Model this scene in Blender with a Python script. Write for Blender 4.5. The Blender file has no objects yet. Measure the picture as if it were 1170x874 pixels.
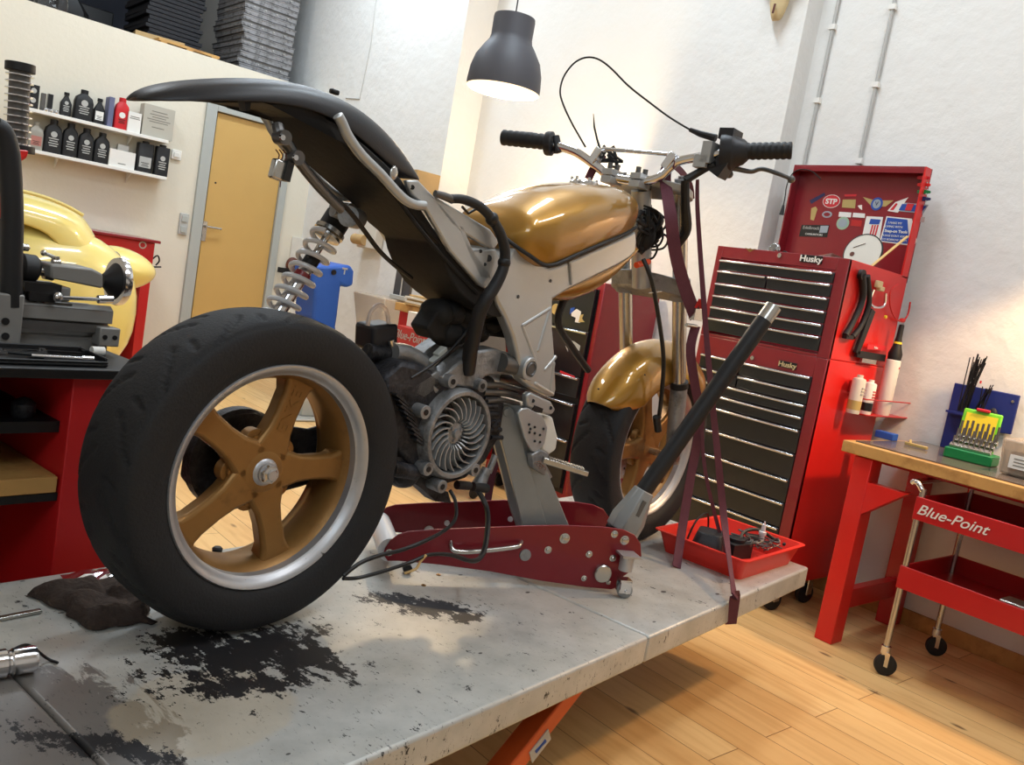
import bpy, bmesh, math, random
from mathutils import Vector as V, Matrix
random.seed(7)
PI = math.pi
rad = math.radians
SC = bpy.context.scene
COL = SC.collection

# ------------------------------------------------------------------ camera
F_PX, CX, CY = 976.0, 585.0, 437.0
CAM = V((0, 0, 1.2))
_p, _r, _y = rad(6.6), rad(10.0), rad(48.0)
FWD = V((math.cos(_y)*math.cos(_p), math.sin(_y)*math.cos(_p), -math.sin(_p)))
_rt = V((math.sin(_y), -math.cos(_y), 0)); _up = _rt.cross(FWD)
CU = _rt*math.cos(_r) + _up*math.sin(_r)
CV = -_rt*math.sin(_r) + _up*math.cos(_r)
cam = bpy.data.cameras.new('camera'); co = bpy.data.objects.new('camera', cam); COL.objects.link(co)
co.matrix_world = Matrix(((CU.x, CV.x, -FWD.x, 0), (CU.y, CV.y, -FWD.y, 0), (CU.z, CV.z, -FWD.z, 1.2), (0, 0, 0, 1)))
cam.sensor_fit = 'HORIZONTAL'; cam.sensor_width = 36; cam.lens = 36*F_PX/1170
cam.clip_start = 0.02
SC.camera = co


class Frame:
    """a local coordinate system; turns a point seen in the photo into a point on one of its planes"""
    def __init__(s, M): s.M = M; s.I = M.inverted()
    def _hit(s, x, y, ax, c):
        d = FWD + CU*((x-CX)/F_PX) - CV*((y-CY)/F_PX)
        o = s.I @ CAM; d = s.I.to_3x3() @ d
        k = (c-o[ax])/d[ax]
        return o + d*k
    def x(s, x, y, c): return s._hit(x, y, 0, c)
    def y(s, x, y, c): return s._hit(x, y, 1, c)
    def z(s, x, y, c): return s._hit(x, y, 2, c)


def fr(loc, rz=0.0): return Frame(Matrix.Translation(V(loc)) @ Matrix.Rotation(rz, 4, 'Z'))
ROOM = fr((0, 0, 0))
TZ = 0.423                                   # height of the table top
BIKE = fr((.783, 1.504, TZ), rad(9.0))       # x forward, y to its left, z up from the table
TABLE = fr((0, 0, TZ), rad(10.0))


def smooth_pts(pts, n=6):
    pts = [V(p) for p in pts]; out = []
    for i in range(len(pts)-1):
        p0 = pts[max(i-1, 0)]; p1 = pts[i]; p2 = pts[i+1]; p3 = pts[min(i+2, len(pts)-1)]
        for k in range(n):
            t = k/n
            out.append(0.5*((2*p1)+(p2-p0)*t+(2*p0-5*p1+4*p2-p3)*t*t+(3*p1-p0-3*p2+p3)*t**3))
    out.append(pts[-1]); return out


class MB:
    def __init__(s): s.v = []; s.f = []; s.mi = []; s.m = 0
    def add(s, vs, fs):
        o = len(s.v); s.v += [tuple(v) for v in vs]
        for f in fs: s.f.append([i+o for i in f]); s.mi.append(s.m)
        return s
    def box(s, c, d, R=None):
        c = V(c); vs = []
        for i in range(8):
            p = V([(((i >> k) & 1)-.5)*d[k] for k in range(3)])
            if R is not None: p = R @ p
            vs.append(c+p)
        return s.add(vs, [(0, 2, 3, 1), (4, 5, 7, 6), (0, 1, 5, 4), (2, 6, 7, 3), (0, 4, 6, 2), (1, 3, 7, 5)])
    def bx(s, x0, x1, y0, y1, z0, z1): return s.box(((x0+x1)/2, (y0+y1)/2, (z0+z1)/2), (x1-x0, y1-y0, z1-z0))
    def loft(s, rings, closed=True, caps=True, loop=False):
        n = len(rings[0]); vs = [p for r in rings for p in r]; fs = []
        m = len(rings)
        for i in range(m if loop else m-1):
            a = i*n; b = ((i+1) % m)*n
            for j in range(n if closed else n-1):
                k = (j+1) % n
                fs.append((a+j, a+k, b+k, b+j))
        if caps and closed and not loop:
            fs.append(list(range(n))[::-1]); fs.append([(m-1)*n+j for j in range(n)])
        return s.add(vs, fs)
    def tube(s, pts, r, n=10, sm=0, ends=True, sq=1.0):
        pts = smooth_pts(pts, sm) if sm else [V(p) for p in pts]
        pts = [p for i, p in enumerate(pts) if i == 0 or (p-pts[i-1]).length > 1e-6]
        R = r if isinstance(r, (list, tuple)) else [r]
        rings = []; N = None
        for i, p in enumerate(pts):
            T = (pts[min(i+1, len(pts)-1)]-pts[max(i-1, 0)]).normalized()
            if N is None:
                N = T.cross(V((0, 0, 1)));
                if N.length < .1: N = T.cross(V((1, 0, 0)))
                N.normalize()
            else:
                N = (N - T*N.dot(T)).normalized()
            Bn = T.cross(N)
            t = i/(len(pts)-1)*(len(R)-1); k = min(int(t), len(R)-2) if len(R) > 1 else 0
            rr = R[0] if len(R) == 1 else R[k]+(R[k+1]-R[k])*(t-k)
            rings.append([p+N*(rr*math.cos(2*PI*j/n))+Bn*(rr*sq*math.sin(2*PI*j/n)) for j in range(n)])
        return s.loft(rings, caps=ends)
    def cyl(s, p0, p1, r0, r1=None, n=20): return s.tube([p0, p1], [r0, r0 if r1 is None else r1], n)
    def lathe(s, prof, o=(0, 0, 0), ax=(0, 0, 1), n=32, loop=False, caps=True):
        """prof: (radius, height along ax)"""
        o = V(o); A = V(ax).normalized(); X = A.orthogonal().normalized(); Y = A.cross(X)
        rings = [[o+A*h+X*(r*math.cos(2*PI*j/n))+Y*(r*math.sin(2*PI*j/n)) for j in range(n)] for r, h in prof]
        return s.loft(rings, loop=loop, caps=caps)
    def prism(s, pts, e):
        """polygon of 3D points extruded by vector e"""
        pts = [V(p) for p in pts]; e = V(e); n = len(pts)
        return s.add(pts+[p+e for p in pts], [list(range(n))[::-1], [n+i for i in range(n)]]+[(i, (i+1) % n, n+(i+1) % n, n+i) for i in range(n)])
    def bar(s, p0, p1, w, h, up=(0, 0, 1), w1=None, h1=None):
        p0 = V(p0); p1 = V(p1); T = (p1-p0).normalized(); S = T.cross(V(up))
        if S.length < 1e-3: S = T.cross(V((0, 1, 0)))
        S.normalize(); U = S.cross(T)
        w1 = w if w1 is None else w1; h1 = h if h1 is None else h1
        q = lambda p, a, b: [p+S*a/2+U*b/2, p-S*a/2+U*b/2, p-S*a/2-U*b/2, p+S*a/2-U*b/2]
        return s.loft([q(p0, w, h), q(p1, w1, h1)])
    def ball(s, c, r, n=16, m=10):
        r = V(r) if not isinstance(r, (int, float)) else V((r, r, r)); c = V(c)
        rings = []
        for i in range(m+1):
            a = -PI/2+PI*i/m; k = max(math.cos(a), 1e-3)
            rings.append([c+V((r.x*k*math.cos(2*PI*j/n), r.y*k*math.sin(2*PI*j/n), r.z*math.sin(a))) for j in range(n)])
        return s.loft(rings)
    def ribbon(s, pts, w, nrm, th=.0016, sm=0):
        pts = smooth_pts(pts, sm) if sm else [V(p) for p in pts]
        rings = []; nrm = V(nrm)
        for i, p in enumerate(pts):
            T = (pts[min(i+1, len(pts)-1)]-pts[max(i-1, 0)]).normalized()
            S = T.cross(nrm).normalized(); U = S.cross(T)
            ww = w if isinstance(w, (int, float)) else w[0]+(w[1]-w[0])*i/(len(pts)-1)
            rings.append([p+S*ww/2+U*th/2, p-S*ww/2+U*th/2, p-S*ww/2-U*th/2, p+S*ww/2-U*th/2])
        return s.loft(rings)
    def pieces(s):
        par = list(range(len(s.v)))
        def find(a):
            while par[a] != a: par[a] = par[par[a]]; a = par[a]
            return a
        for f in s.f:
            for k in f[1:]: par[find(k)] = find(f[0])
        out = {}
        for f, m in zip(s.f, s.mi): out.setdefault(find(f[0]), []).append((f, m))
        res = []
        for fs in out.values():
            q = MB(); idx = {}
            for f, m in fs:
                for k in f:
                    if k not in idx: idx[k] = len(q.v); q.v.append(s.v[k])
                q.f.append([idx[k] for k in f]); q.mi.append(m)
            res.append(q)
        return res
    def each(s, name, mat, parent=None, **k):
        """every separate piece becomes an object of its own"""
        return [q.build(name, mat, parent, **k) for q in s.pieces()]
    def build(s, name, mat, parent=None, bevel=0, seg=2, smooth=True, ang=35, sub=0, frame=None):
        me = bpy.data.meshes.new(name); me.from_pydata(s.v, [], s.f)
        for m in (mat if isinstance(mat, (list, tuple)) else [mat]): me.materials.append(m)
        for p, k in zip(me.polygons, s.mi): p.material_index = k
        bm = bmesh.new(); bm.from_mesh(me); bmesh.ops.recalc_face_normals(bm, faces=bm.faces)
        bmesh.ops.triangulate(bm, faces=[f for f in bm.faces if len(f.verts) > 4]); bm.to_mesh(me); bm.free()
        o = bpy.data.objects.new(name, me); COL.objects.link(o)
        if smooth and len(me.polygons):
            me.shade_smooth() if hasattr(me, 'shade_smooth') else None
            me.set_sharp_from_angle(angle=rad(ang))
        if bevel:
            b = o.modifiers.new('b', 'BEVEL'); b.width = bevel; b.segments = seg; b.limit_method = 'ANGLE'; b.angle_limit = rad(40)
        if sub:
            b = o.modifiers.new('s', 'SUBSURF'); b.levels = sub; b.render_levels = sub
        if parent: o.parent = parent
        if frame: o.matrix_world = frame.M
        return o


def tag(o, label=None, cat=None, group=None, kind=None):
    if label: o['label'] = label
    if cat: o['category'] = cat
    if group: o['group'] = group
    if kind: o['kind'] = kind
    return o
def thing(name, label, cat, frame=None, group=None):
    o = bpy.data.objects.new(name, None); COL.objects.link(o); o.empty_display_size = .05
    if frame: o.matrix_world = frame.M
    return tag(o, label, cat, group)
def copy_tree(o, parent=None):
    c = o.copy(); COL.objects.link(c)
    if parent: c.parent = parent
    for ch in o.children: copy_tree(ch, c)
    return c
def text(s, name, mat, M, size, parent=None, ext=.0006, align='CENTER', shear=0, sx=1.0, bold=0):
    cu = bpy.data.curves.new(name, 'FONT'); cu.body = s; cu.size = size; cu.extrude = ext; cu.align_x = align; cu.align_y = 'CENTER'; cu.shear = shear; cu.offset = bold
    t = bpy.data.objects.new(name, cu); COL.objects.link(t)
    dg = bpy.context.evaluated_depsgraph_get(); me = bpy.data.meshes.new_from_object(t.evaluated_get(dg))
    COL.objects.unlink(t); bpy.data.objects.remove(t)
    me.materials.clear(); me.materials.append(mat)
    me.transform(Matrix.Diagonal((sx, 1, 1, 1))); me.transform(M)
    o = bpy.data.objects.new(name, me); COL.objects.link(o)
    if parent: o.parent = parent
    return o
def plane_M(o, x, y):
    """matrix with origin o, text running along x, upward along y"""
    x = V(x).normalized(); y = V(y).normalized(); z = x.cross(y).normalized(); y = z.cross(x)
    return Matrix(((x.x, y.x, z.x, o[0]), (x.y, y.y, z.y, o[1]), (x.z, y.z, z.z, o[2]), (0, 0, 0, 1)))

# ------------------------------------------------------------------ materials
def srgb(r, g, b):
    f = lambda c: (c/255/12.92) if c/255 <= .04045 else ((c/255+.055)/1.055)**2.4
    return (f(r), f(g), f(b), 1)
def mat(name, col, rough=.5, metal=0, var=.0, vs=20, bump=0, bs=80, coat=0, emit=None, trans=0, ior=1.45, dirt=None, ds=6, dlo=.5, dhi=.7, rv=0):
    m = bpy.data.materials.new(name); m.use_nodes = True; nt = m.node_tree; N = nt.nodes; L = nt.links
    b = N['Principled BSDF']; b.inputs['Base Color'].default_value = col; b.inputs['Roughness'].default_value = rough; b.inputs['Metallic'].default_value = metal
    b.inputs['Coat Weight'].default_value = coat; b.inputs['Coat Roughness'].default_value = .05
    b.inputs['Transmission Weight'].default_value = trans; b.inputs['IOR'].default_value = ior
    tc = N.new('ShaderNodeTexCoord')
    if var or dirt:
        nz = N.new('ShaderNodeTexNoise'); nz.inputs['Scale'].default_value = vs; nz.inputs['Detail'].default_value = 5; L.new(tc.outputs['Object'], nz.inputs['Vector'])
        mx = N.new('ShaderNodeMix'); mx.data_type = 'RGBA'
        mx.inputs[6].default_value = tuple(c*(1-var) for c in col[:3])+(1,); mx.inputs[7].default_value = tuple(min(1, c*(1+var)) for c in col[:3])+(1,)
        L.new(nz.outputs['Fac'], mx.inputs[0]); out = mx.outputs[2]
        if dirt:
            n2 = N.new('ShaderNodeTexNoise'); n2.inputs['Scale'].default_value = ds; n2.inputs['Detail'].default_value = 8; n2.inputs['Roughness'].default_value = .65; L.new(tc.outputs['Object'], n2.inputs['Vector'])
            mr = N.new('ShaderNodeMapRange'); mr.inputs[1].default_value = dlo; mr.inputs[2].default_value = dhi; L.new(n2.outputs['Fac'], mr.inputs[0])
            m2 = N.new('ShaderNodeMix'); m2.data_type = 'RGBA'; L.new(mr.outputs[0], m2.inputs[0]); L.new(out, m2.inputs[6]); m2.inputs[7].default_value = dirt; out = m2.outputs[2]
        L.new(out, b.inputs['Base Color'])
        if rv:
            mr2 = N.new('ShaderNodeMapRange'); mr2.inputs[3].default_value = rough-rv; mr2.inputs[4].default_value = rough+rv; L.new(nz.outputs['Fac'], mr2.inputs[0]); L.new(mr2.outputs[0], b.inputs['Roughness'])
    if bump:
        n3 = N.new('ShaderNodeTexNoise'); n3.inputs['Scale'].default_value = bs; n3.inputs['Detail'].default_value = 4; L.new(tc.outputs['Object'], n3.inputs['Vector'])
        bp = N.new('ShaderNodeBump'); bp.inputs['Strength'].default_value = bump; bp.inputs['Distance'].default_value = .01; L.new(n3.outputs['Fac'], bp.inputs['Height']); L.new(bp.outputs[0], b.inputs['Normal'])
    if emit:
        b.inputs['Emission Color'].default_value = emit[0]; b.inputs['Emission Strength'].default_value = emit[1]
    return m

M = {}
M['tyre'] = mat('tyre_rubber', srgb(21, 21, 23), .7, var=.25, vs=9, bump=.15, bs=200)
M['silver'] = mat('machined_alloy', srgb(178, 178, 180), .42, .7, var=.12, vs=30, dirt=srgb(70, 66, 60), ds=40, dlo=.66, dhi=.7)
M['alu'] = mat('frame_silver_paint', srgb(172, 174, 174), .36, .55, var=.05, vs=12, bump=.04, bs=300)
M['castalu'] = mat('cast_aluminium', srgb(142, 143, 144), .45, .6, var=.25, vs=25, bump=.25, bs=120, dirt=srgb(45, 43, 42), ds=14, dlo=.5, dhi=.75)
M['enginedark'] = mat('engine_dark_metal', srgb(60, 60, 64), .5, .6, var=.4, vs=30, bump=.4, bs=90, dirt=srgb(24, 23, 24), ds=18, dlo=.45, dhi=.65)
M['chrome'] = mat('chrome', srgb(214, 215, 218), .16, 1)
M['steel'] = mat('brushed_steel', srgb(185, 183, 178), .27, .95, var=.1, vs=60)
M['darksteel'] = mat('dark_steel', srgb(92, 90, 88), .4, .5, var=.2, vs=30)
M['goldwheel'] = mat('gold_wheel_paint', srgb(138, 101, 54), .42, .5, var=.1, vs=40, dirt=srgb(92, 64, 34), ds=12, dlo=.55, dhi=.75)
M['goldtank'] = mat('gold_metallic_tank', srgb(158, 114, 34), .40, .55, var=.06, vs=500, coat=1)
M['blackplastic'] = mat('black_satin_plastic', srgb(26, 26, 30), .45, 0, var=.1, vs=10, bump=.05, bs=300)
M['blackmatt'] = mat('black_matt_plastic', srgb(16, 15, 15), .75, 0, var=.2, vs=12, bump=.1, bs=60, dirt=srgb(30, 25, 22), ds=5, dlo=.55, dhi=.8)
M['rubber'] = mat('black_rubber', srgb(20, 20, 22), .55, 0, var=.1)
M['cable'] = mat('cable_black', srgb(16, 16, 17), .45)
M['maroon'] = mat('maroon_webbing', srgb(92, 46, 58), .8, 0, var=.15, vs=60, bump=.3, bs=500)
M['jackred'] = mat('jack_red_paint', srgb(122, 22, 34), .38, .25, var=.08, vs=20, coat=.3)
M['jackgrey'] = mat('jack_grey_arm', srgb(138, 140, 139), .45, .3, var=.08, vs=20, bump=.05)
M['red'] = mat('red_paint', srgb(178, 26, 28), .38, 0, var=.08, vs=6, coat=.3)
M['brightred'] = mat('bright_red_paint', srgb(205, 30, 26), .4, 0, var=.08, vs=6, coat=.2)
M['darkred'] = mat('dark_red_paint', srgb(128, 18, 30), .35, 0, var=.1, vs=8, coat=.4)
M['benchred'] = mat('bench_red_paint', srgb(190, 26, 28), .5, 0, var=.1, vs=5)
M['trayred'] = mat('tray_red_plastic', srgb(214, 48, 36), .4, 0, var=.05, vs=8)
M['drawer'] = mat('drawer_black', srgb(24, 25, 28), .3, .1, var=.15, vs=10, coat=.3)
M['black'] = mat('black', srgb(14, 14, 16), .5)
M['white'] = mat('white_plastic', srgb(226, 224, 218), .5)
M['paper'] = mat('paper', srgb(208, 203, 192), .8, var=.05)
M['label'] = mat('label_grey', srgb(172, 172, 168), .6)
M['yellowcar'] = mat('pale_yellow_car_paint', srgb(230, 212, 124), .3, 0, var=.03, vs=3, coat=.8)
M['bluepaint'] = mat('blue_paint', srgb(36, 84, 172), .5, 0, var=.1, vs=8)
M['blueplastic'] = mat('navy_plastic', srgb(28, 42, 112), .5, 0, var=.1)
M['oak'] = mat('bench_wood', srgb(190, 146, 84), .55, 0, var=.2, vs=14, dirt=srgb(150, 105, 55), ds=9)
M['doorwood'] = mat('door_wood', srgb(196, 158, 92), .5, 0, var=.05, vs=5)
M['doorframe'] = mat('door_frame_grey', srgb(168, 171, 166), .5)
M['cardboard'] = mat('cardboard', srgb(176, 146, 100), .8, var=.1)
M['lampgrey'] = mat('lamp_shade_grey', srgb(72, 71, 76), .55)
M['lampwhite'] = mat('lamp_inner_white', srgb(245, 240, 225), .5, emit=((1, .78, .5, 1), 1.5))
M['bulb'] = mat('bulb_glow', (1, .8, .5, 1), .3, emit=((1, .8, .52, 1), 30))
M['orange'] = mat('orange_paint', srgb(196, 84, 34), .4, .2, var=.1)
M['lathegrey'] = mat('lathe_grey', srgb(128, 126, 122), .45, .15, var=.15, vs=16)
M['clearplastic'] = mat('clear_plastic', srgb(215, 200, 180), .25, 0, trans=.6)
M['glass'] = mat('glass', (1, 1, 1, 1), .03, 0, trans=1)
M['pvc'] = mat('clear_hose', srgb(225, 210, 200), .2, 0, trans=.5)
M['brown'] = mat('brown_leather', srgb(92, 46, 32), .6)
M['yellow'] = mat('yellow', srgb(236, 208, 52), .45)
M['green'] = mat('green_plastic', srgb(20, 120, 62), .4)
M['lime'] = mat('lime_plastic', srgb(120, 205, 50), .35)
M['springwhite'] = mat('spring_white', srgb(214, 214, 216), .35, .1)
M['cloth'] = mat('oily_cloth', srgb(58, 46, 40), .95, 0, var=.3, vs=30, bump=.6, bs=90)
M['stackgrey'] = mat('frame_stack_grey', srgb(136, 136, 138), .6, .1, var=.25, vs=14, dirt=srgb(60, 58, 58), ds=22)
M['darkbox'] = mat('dark_box', srgb(34, 34, 38), .7, var=.2)
M['navywall'] = mat('dark_blue_grey_wall', srgb(62, 66, 78), .8, 0, var=.2, vs=3)
M['skull'] = mat('bone', srgb(200, 180, 136), .6, var=.1)
M['conduit'] = mat('conduit_grey', srgb(176, 176, 172), .5)
M['orangeplug'] = mat('orange_plug', srgb(230, 80, 30), .4)
M['stickyellow'] = mat('stick_wood', srgb(208, 170, 110), .6)
# ------------------------------------------------------------------ room materials
def wall_mat(name, col, bump=.35, bs=9):
    m = mat(name, col, .9, var=.035, vs=2.2)
    nt = m.node_tree; N = nt.nodes; L = nt.links; b = N['Principled BSDF']
    tc = N.new('ShaderNodeTexCoord'); a = N.new('ShaderNodeTexNoise'); a.inputs['Scale'].default_value = bs; a.inputs['Detail'].default_value = 6; a.inputs['Roughness'].default_value = .55
    L.new(tc.outputs['Object'], a.inputs['Vector']); bp = N.new('ShaderNodeBump'); bp.inputs['Strength'].default_value = bump; bp.inputs['Distance'].default_value = .02
    L.new(a.outputs['Fac'], bp.inputs['Height']); L.new(bp.outputs[0], b.inputs['Normal']); return m
M['wall'] = wall_mat('plaster_white', srgb(222, 221, 217))
M['partition'] = wall_mat('partition_cream', srgb(216, 209, 192), .08, 30)
M['ceiling'] = wall_mat('ceiling_white', srgb(225, 225, 222), .1)

def floor_mat():
    m = bpy.data.materials.new('pine_floor'); m.use_nodes = True; nt = m.node_tree; N = nt.nodes; L = nt.links; b = N['Principled BSDF']
    b.inputs['Roughness'].default_value = .42
    tc = N.new('ShaderNodeTexCoord')
    mp = N.new('ShaderNodeMapping'); mp.inputs['Rotation'].default_value = (0, 0, rad(90)); L.new(tc.outputs['Object'], mp.inputs[0])
    br = N.new('ShaderNodeTexBrick'); br.offset = .37; br.inputs['Scale'].default_value = 1; br.inputs['Brick Width'].default_value = 3.2; br.inputs['Row Height'].default_value = .145
    br.inputs['Mortar Size'].default_value = .0016; br.inputs['Mortar Smooth'].default_value = .2
    br.inputs['Color1'].default_value = srgb(214, 170, 110); br.inputs['Color2'].default_value = srgb(226, 190, 132); br.inputs['Mortar'].default_value = srgb(128, 88, 48)
    L.new(mp.outputs[0], br.inputs['Vector'])
    mp2 = N.new('ShaderNodeMapping'); mp2.inputs['Scale'].default_value = (11, 1.1, 1); L.new(tc.outputs['Object'], mp2.inputs[0])
    g = N.new('ShaderNodeTexNoise'); g.inputs['Scale'].default_value = 2.2; g.inputs['Detail'].default_value = 6; g.inputs['Distortion'].default_value = .8; L.new(mp2.outputs[0], g.inputs['Vector'])
    mr = N.new('ShaderNodeMapRange'); mr.inputs[1].default_value = .45; mr.inputs[2].default_value = .8; mr.inputs[4].default_value = .55; L.new(g.outputs['Fac'], mr.inputs[0])
    mx = N.new('ShaderNodeMix'); mx.data_type = 'RGBA'; L.new(mr.outputs[0], mx.inputs[0]); L.new(br.outputs['Color'], mx.inputs[6]); mx.inputs[7].default_value = srgb(178, 122, 64)
    mp3 = N.new('ShaderNodeMapping'); mp3.inputs['Scale'].default_value = (8, 3.2, 1); L.new(tc.outputs['Object'], mp3.inputs[0])
    vo = N.new('ShaderNodeTexVoronoi'); vo.inputs['Scale'].default_value = 1.0; L.new(mp3.outputs[0], vo.inputs['Vector'])
    mk = N.new('ShaderNodeMapRange'); mk.inputs[1].default_value = .05; mk.inputs[2].default_value = .11; mk.inputs[3].default_value = .85; mk.inputs[4].default_value = 0; L.new(vo.outputs['Distance'], mk.inputs[0])
    m2 = N.new('ShaderNodeMix'); m2.data_type = 'RGBA'; L.new(mk.outputs[0], m2.inputs[0]); L.new(mx.outputs[2], m2.inputs[6]); m2.inputs[7].default_value = srgb(96, 58, 30)
    L.new(m2.outputs[2], b.inputs['Base Color'])
    bp = N.new('ShaderNodeBump'); bp.inputs['Strength'].default_value = .4; bp.inputs['Distance'].default_value = .002; bp.invert = True; L.new(br.outputs['Fac'], bp.inputs['Height']); L.new(bp.outputs[0], b.inputs['Normal'])
    return m
M['floor'] = floor_mat()

def struct(name, mb, m, **k): return tag(mb.build(name, m, **k), kind='structure')
XW, XM, XL, YS, YP = 3.93, 3.80, 3.55, 5.06, 7.0     # wall planes: right, middle, left; step; partition
PT = 2.52                                            # top of the partition
struct('floor', MB().bx(-3.0, 4.3, -3.0, 11.0, -.05, 0), M['floor'])
w = MB(); w.bx(XW, 4.3, -3.0, 2.55, 0, 4.6); w.bx(XM, 4.3, 2.55, YS, 0, 4.6); w.bx(XL, 4.3, YS, 11.0, 0, 4.6)
struct('wall_right', w, M['wall'], smooth=False)
# partition with the doorway cut out
dl = ROOM.y(236, 118, YP); dr = ROOM.y(336, 145, YP)
D0, D1, DT = dl.x, dr.x-.0, 2.20
w = MB(); w.bx(-3.0, D0, YP, YP+.15, 0, PT); w.bx(D1, XL, YP, YP+.15, 0, PT); w.bx(D0, D1, YP, YP+.15, DT, PT)
struct('wall_back', w, M['partition'], smooth=False)
struct('wall_far', MB().bx(-3.0, 4.3, 10.8, 11.0, 0, 4.6), M['navywall'])
struct('wall_left', MB().bx(-3.15, -3.0, -3.0, 11.0, 0, 4.6), M['wall'])
struct('wall_front', MB().bx(-3.0, 4.3, -3.15, -3.0, 0, 4.6), M['wall'])
struct('ceiling', MB().bx(-3.0, 4.3, -3.0, 11.0, 4.6, 4.7), M['ceiling'])
struct('trim_1', MB().bx(-3.0, XL, YP+.15, 10.8, 2.36, 2.46), M['darkbox'])      # loft deck behind the partition
struct('baseboard_right', MB().bx(XW-.014, XW, -3.0, 2.55, 0, .07), M['oak'])

# door
fd = fr((D0, YP, 0)); W_ = D1-D0
t = thing('door_1', None, None, fd); t['kind'] = 'structure'
f = MB(); f.bx(0, .085, -.03, .14, 0, DT); f.bx(W_-.06, W_, -.03, .14, 0, DT); f.bx(.085, W_-.06, -.03, .14, DT-.07, DT)
f.build('door_frame', M['doorframe'], t, bevel=.004)
MB().bx(.10, W_-.063, .0, .045, .01, DT-.075).build('door_leaf', M['doorwood'], t, bevel=.003)
MB().bx(.086, .099, .01, .1, .01, DT-.075).build('door_gap', M['black'], t)
h = fd.y(237, 259, -.03)
g = MB(); g.bx(h.x-.028, h.x+.006, -.008, 0, h.z-.12, h.z+.04); g.cyl((h.x-.01, -.005, h.z), (h.x-.01, -.05, h.z), .009); g.cyl((h.x-.01, -.045, h.z), (h.x+.11, -.045, h.z), .009); g.cyl((h.x-.012, -.012, h.z-.075), (h.x-.012, 0, h.z-.075), .012)
g.build('door_handle', M['steel'], t)
MB().cyl((h.x+.03, -.002, h.z+.36), (h.x+.03, .01, h.z+.36), .008).build('door_hole', M['black'], t)

# light switch and socket plate
def plate(px, py, wd, hh, m, name, label, cat, marks):
    p = ROOM.y(px, py, YP); f_ = fr((p.x, YP, p.z)); t = thing(name, label, cat, f_)
    MB().bx(-wd/2, wd/2, -.018, 0, -hh/2, hh/2).build('cover_plate', m, t, bevel=.004)
    for k in range(marks):
        z = (k-(marks-1)/2)*.085
        MB().box((0, -.02, z), (wd*.6, .012, min(.05, hh*.5))).build('rocker', M['white'] if marks < 2 else M['doorframe'], t, bevel=.003)
plate(201, 177, .075, .075, M['white'], 'light_switch', 'square white light switch on cream wall right of the bottle shelves', 'light switch', 1)
plate(209, 256, .07, .17, M['conduit'], 'wall_socket', 'grey double wall socket beside the door frame', 'wall socket', 2)

# conduits on the right wall
for (a, b, label) in (((960, -8), (915, 205), 'thin white cable conduit running down the wall beside the corner of the recess'), ((1023, -8), (981, 192), 'thin white cable conduit running down the wall, ending behind the raised red lid')):
    p = ROOM.x(*a, XW-.012); q = ROOM.x(*b, XW-.012)
    y = (p.y+q.y)/2; fc = fr((XW-.012, y, q.z))
    t = thing('cable_conduit', label, 'conduit', fc, None)
    L_ = 2.6 if True else 0
    MB().cyl((0, 0, -.3), (0, 0, L_), .0085, n=10).build('pipe', M['conduit'], t)
    for k in range(4):
        MB().bx(-.013, .012, -.016, .016, .02+k*.36, .045+k*.36).build('clip', M['white'], t)
# crack-like cable on the left wall part
pts = [ROOM.x(x, y, XL-.004) for x, y in ((430, 0), (424, 50), (415, 95), (411, 113), (395, 112))]
tag(MB().tube([p-pts[0] for p in pts], .004, 6).build('wall_cable', M['conduit'], frame=fr(pts[0])), 'thin grey cable running down the white wall left of the pendant lamp', 'cable')

# skull on the wall
p = ROOM.x(890, 6, XM-.05); fs = fr(p)
t = thing('animal_skull', 'bone coloured animal skull hung high on the white wall', 'skull', fs)
k = MB(); sc = [(.06, .05, .10), (.055, .05, .05), (.05, .045, 0), (.035, .035, -.05), (.022, .02, -.075)]
k.loft([[V((b_*math.sin(2*PI*j/16)*.8, a_*math.cos(2*PI*j/16), z)) for j in range(16)] for a_, b_, z in sc])
k.build('cranium', M['skull'], t, sub=1)
for s_ in (-1, 1):
    MB().ball((-.032, s_*.03, .05), (.014, .014, .018), 10, 8).build('eye_socket', M['brown'], t)
    MB().tube([(0, s_*.05, .09), (-.01, s_*.12, .16), (-.01, s_*.14, .26)], [.02, .016, .006], 8, 4).build('horn', M['skull'], t)
MB().tube([(-.045, -.008, -.01), (-.05, -.008, -.055)], .006, 6).build('nasal_gap', M['brown'], t)

# pendant lamp
p = ROOM.z(575, 100, 2.0); d = (p-CAM).normalized()
k = 4.3/ (d.dot(FWD)); p = CAM+d*k
R_ = .187
fl = fr(p); p = p-V((0, 0, .015)); fl = fr(p); t = thing('pendant_lamp', 'dark grey bell shaped pendant lamp glowing warm inside, hanging before the white wall', 'lamp', fl)
prof = [(.62, .98), (.60, 1.02), (.0005, 1.02)]
outer = [(R_, 0), (R_*1.0, .03), (R_*.97, .09), (R_*.88, .15), (R_*.70, .205), (R_*.585, .235), (R_*.555, .26), (R_*.56, .345), (R_*.55, .358), (.004, .36)]
inner = [(r*.97-.003, h-.004) for r, h in outer[:-1]][::-1]+[(R_-.004, 0)]
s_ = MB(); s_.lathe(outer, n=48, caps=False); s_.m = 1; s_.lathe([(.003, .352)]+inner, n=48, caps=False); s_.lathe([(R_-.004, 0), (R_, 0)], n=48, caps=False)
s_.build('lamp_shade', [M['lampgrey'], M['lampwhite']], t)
MB().ball((0, 0, .12), .045, 20, 12).build('bulb', M['bulb'], t)
MB().cyl((0, 0, .16), (0, 0, .345), .025).build('bulb_holder', M['black'], t)
MB().cyl((0, 0, .385), (0, 0, 4.6-p.z), .0035, n=8).build('lamp_cord', M['black'], t)
LAMP = p

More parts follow.
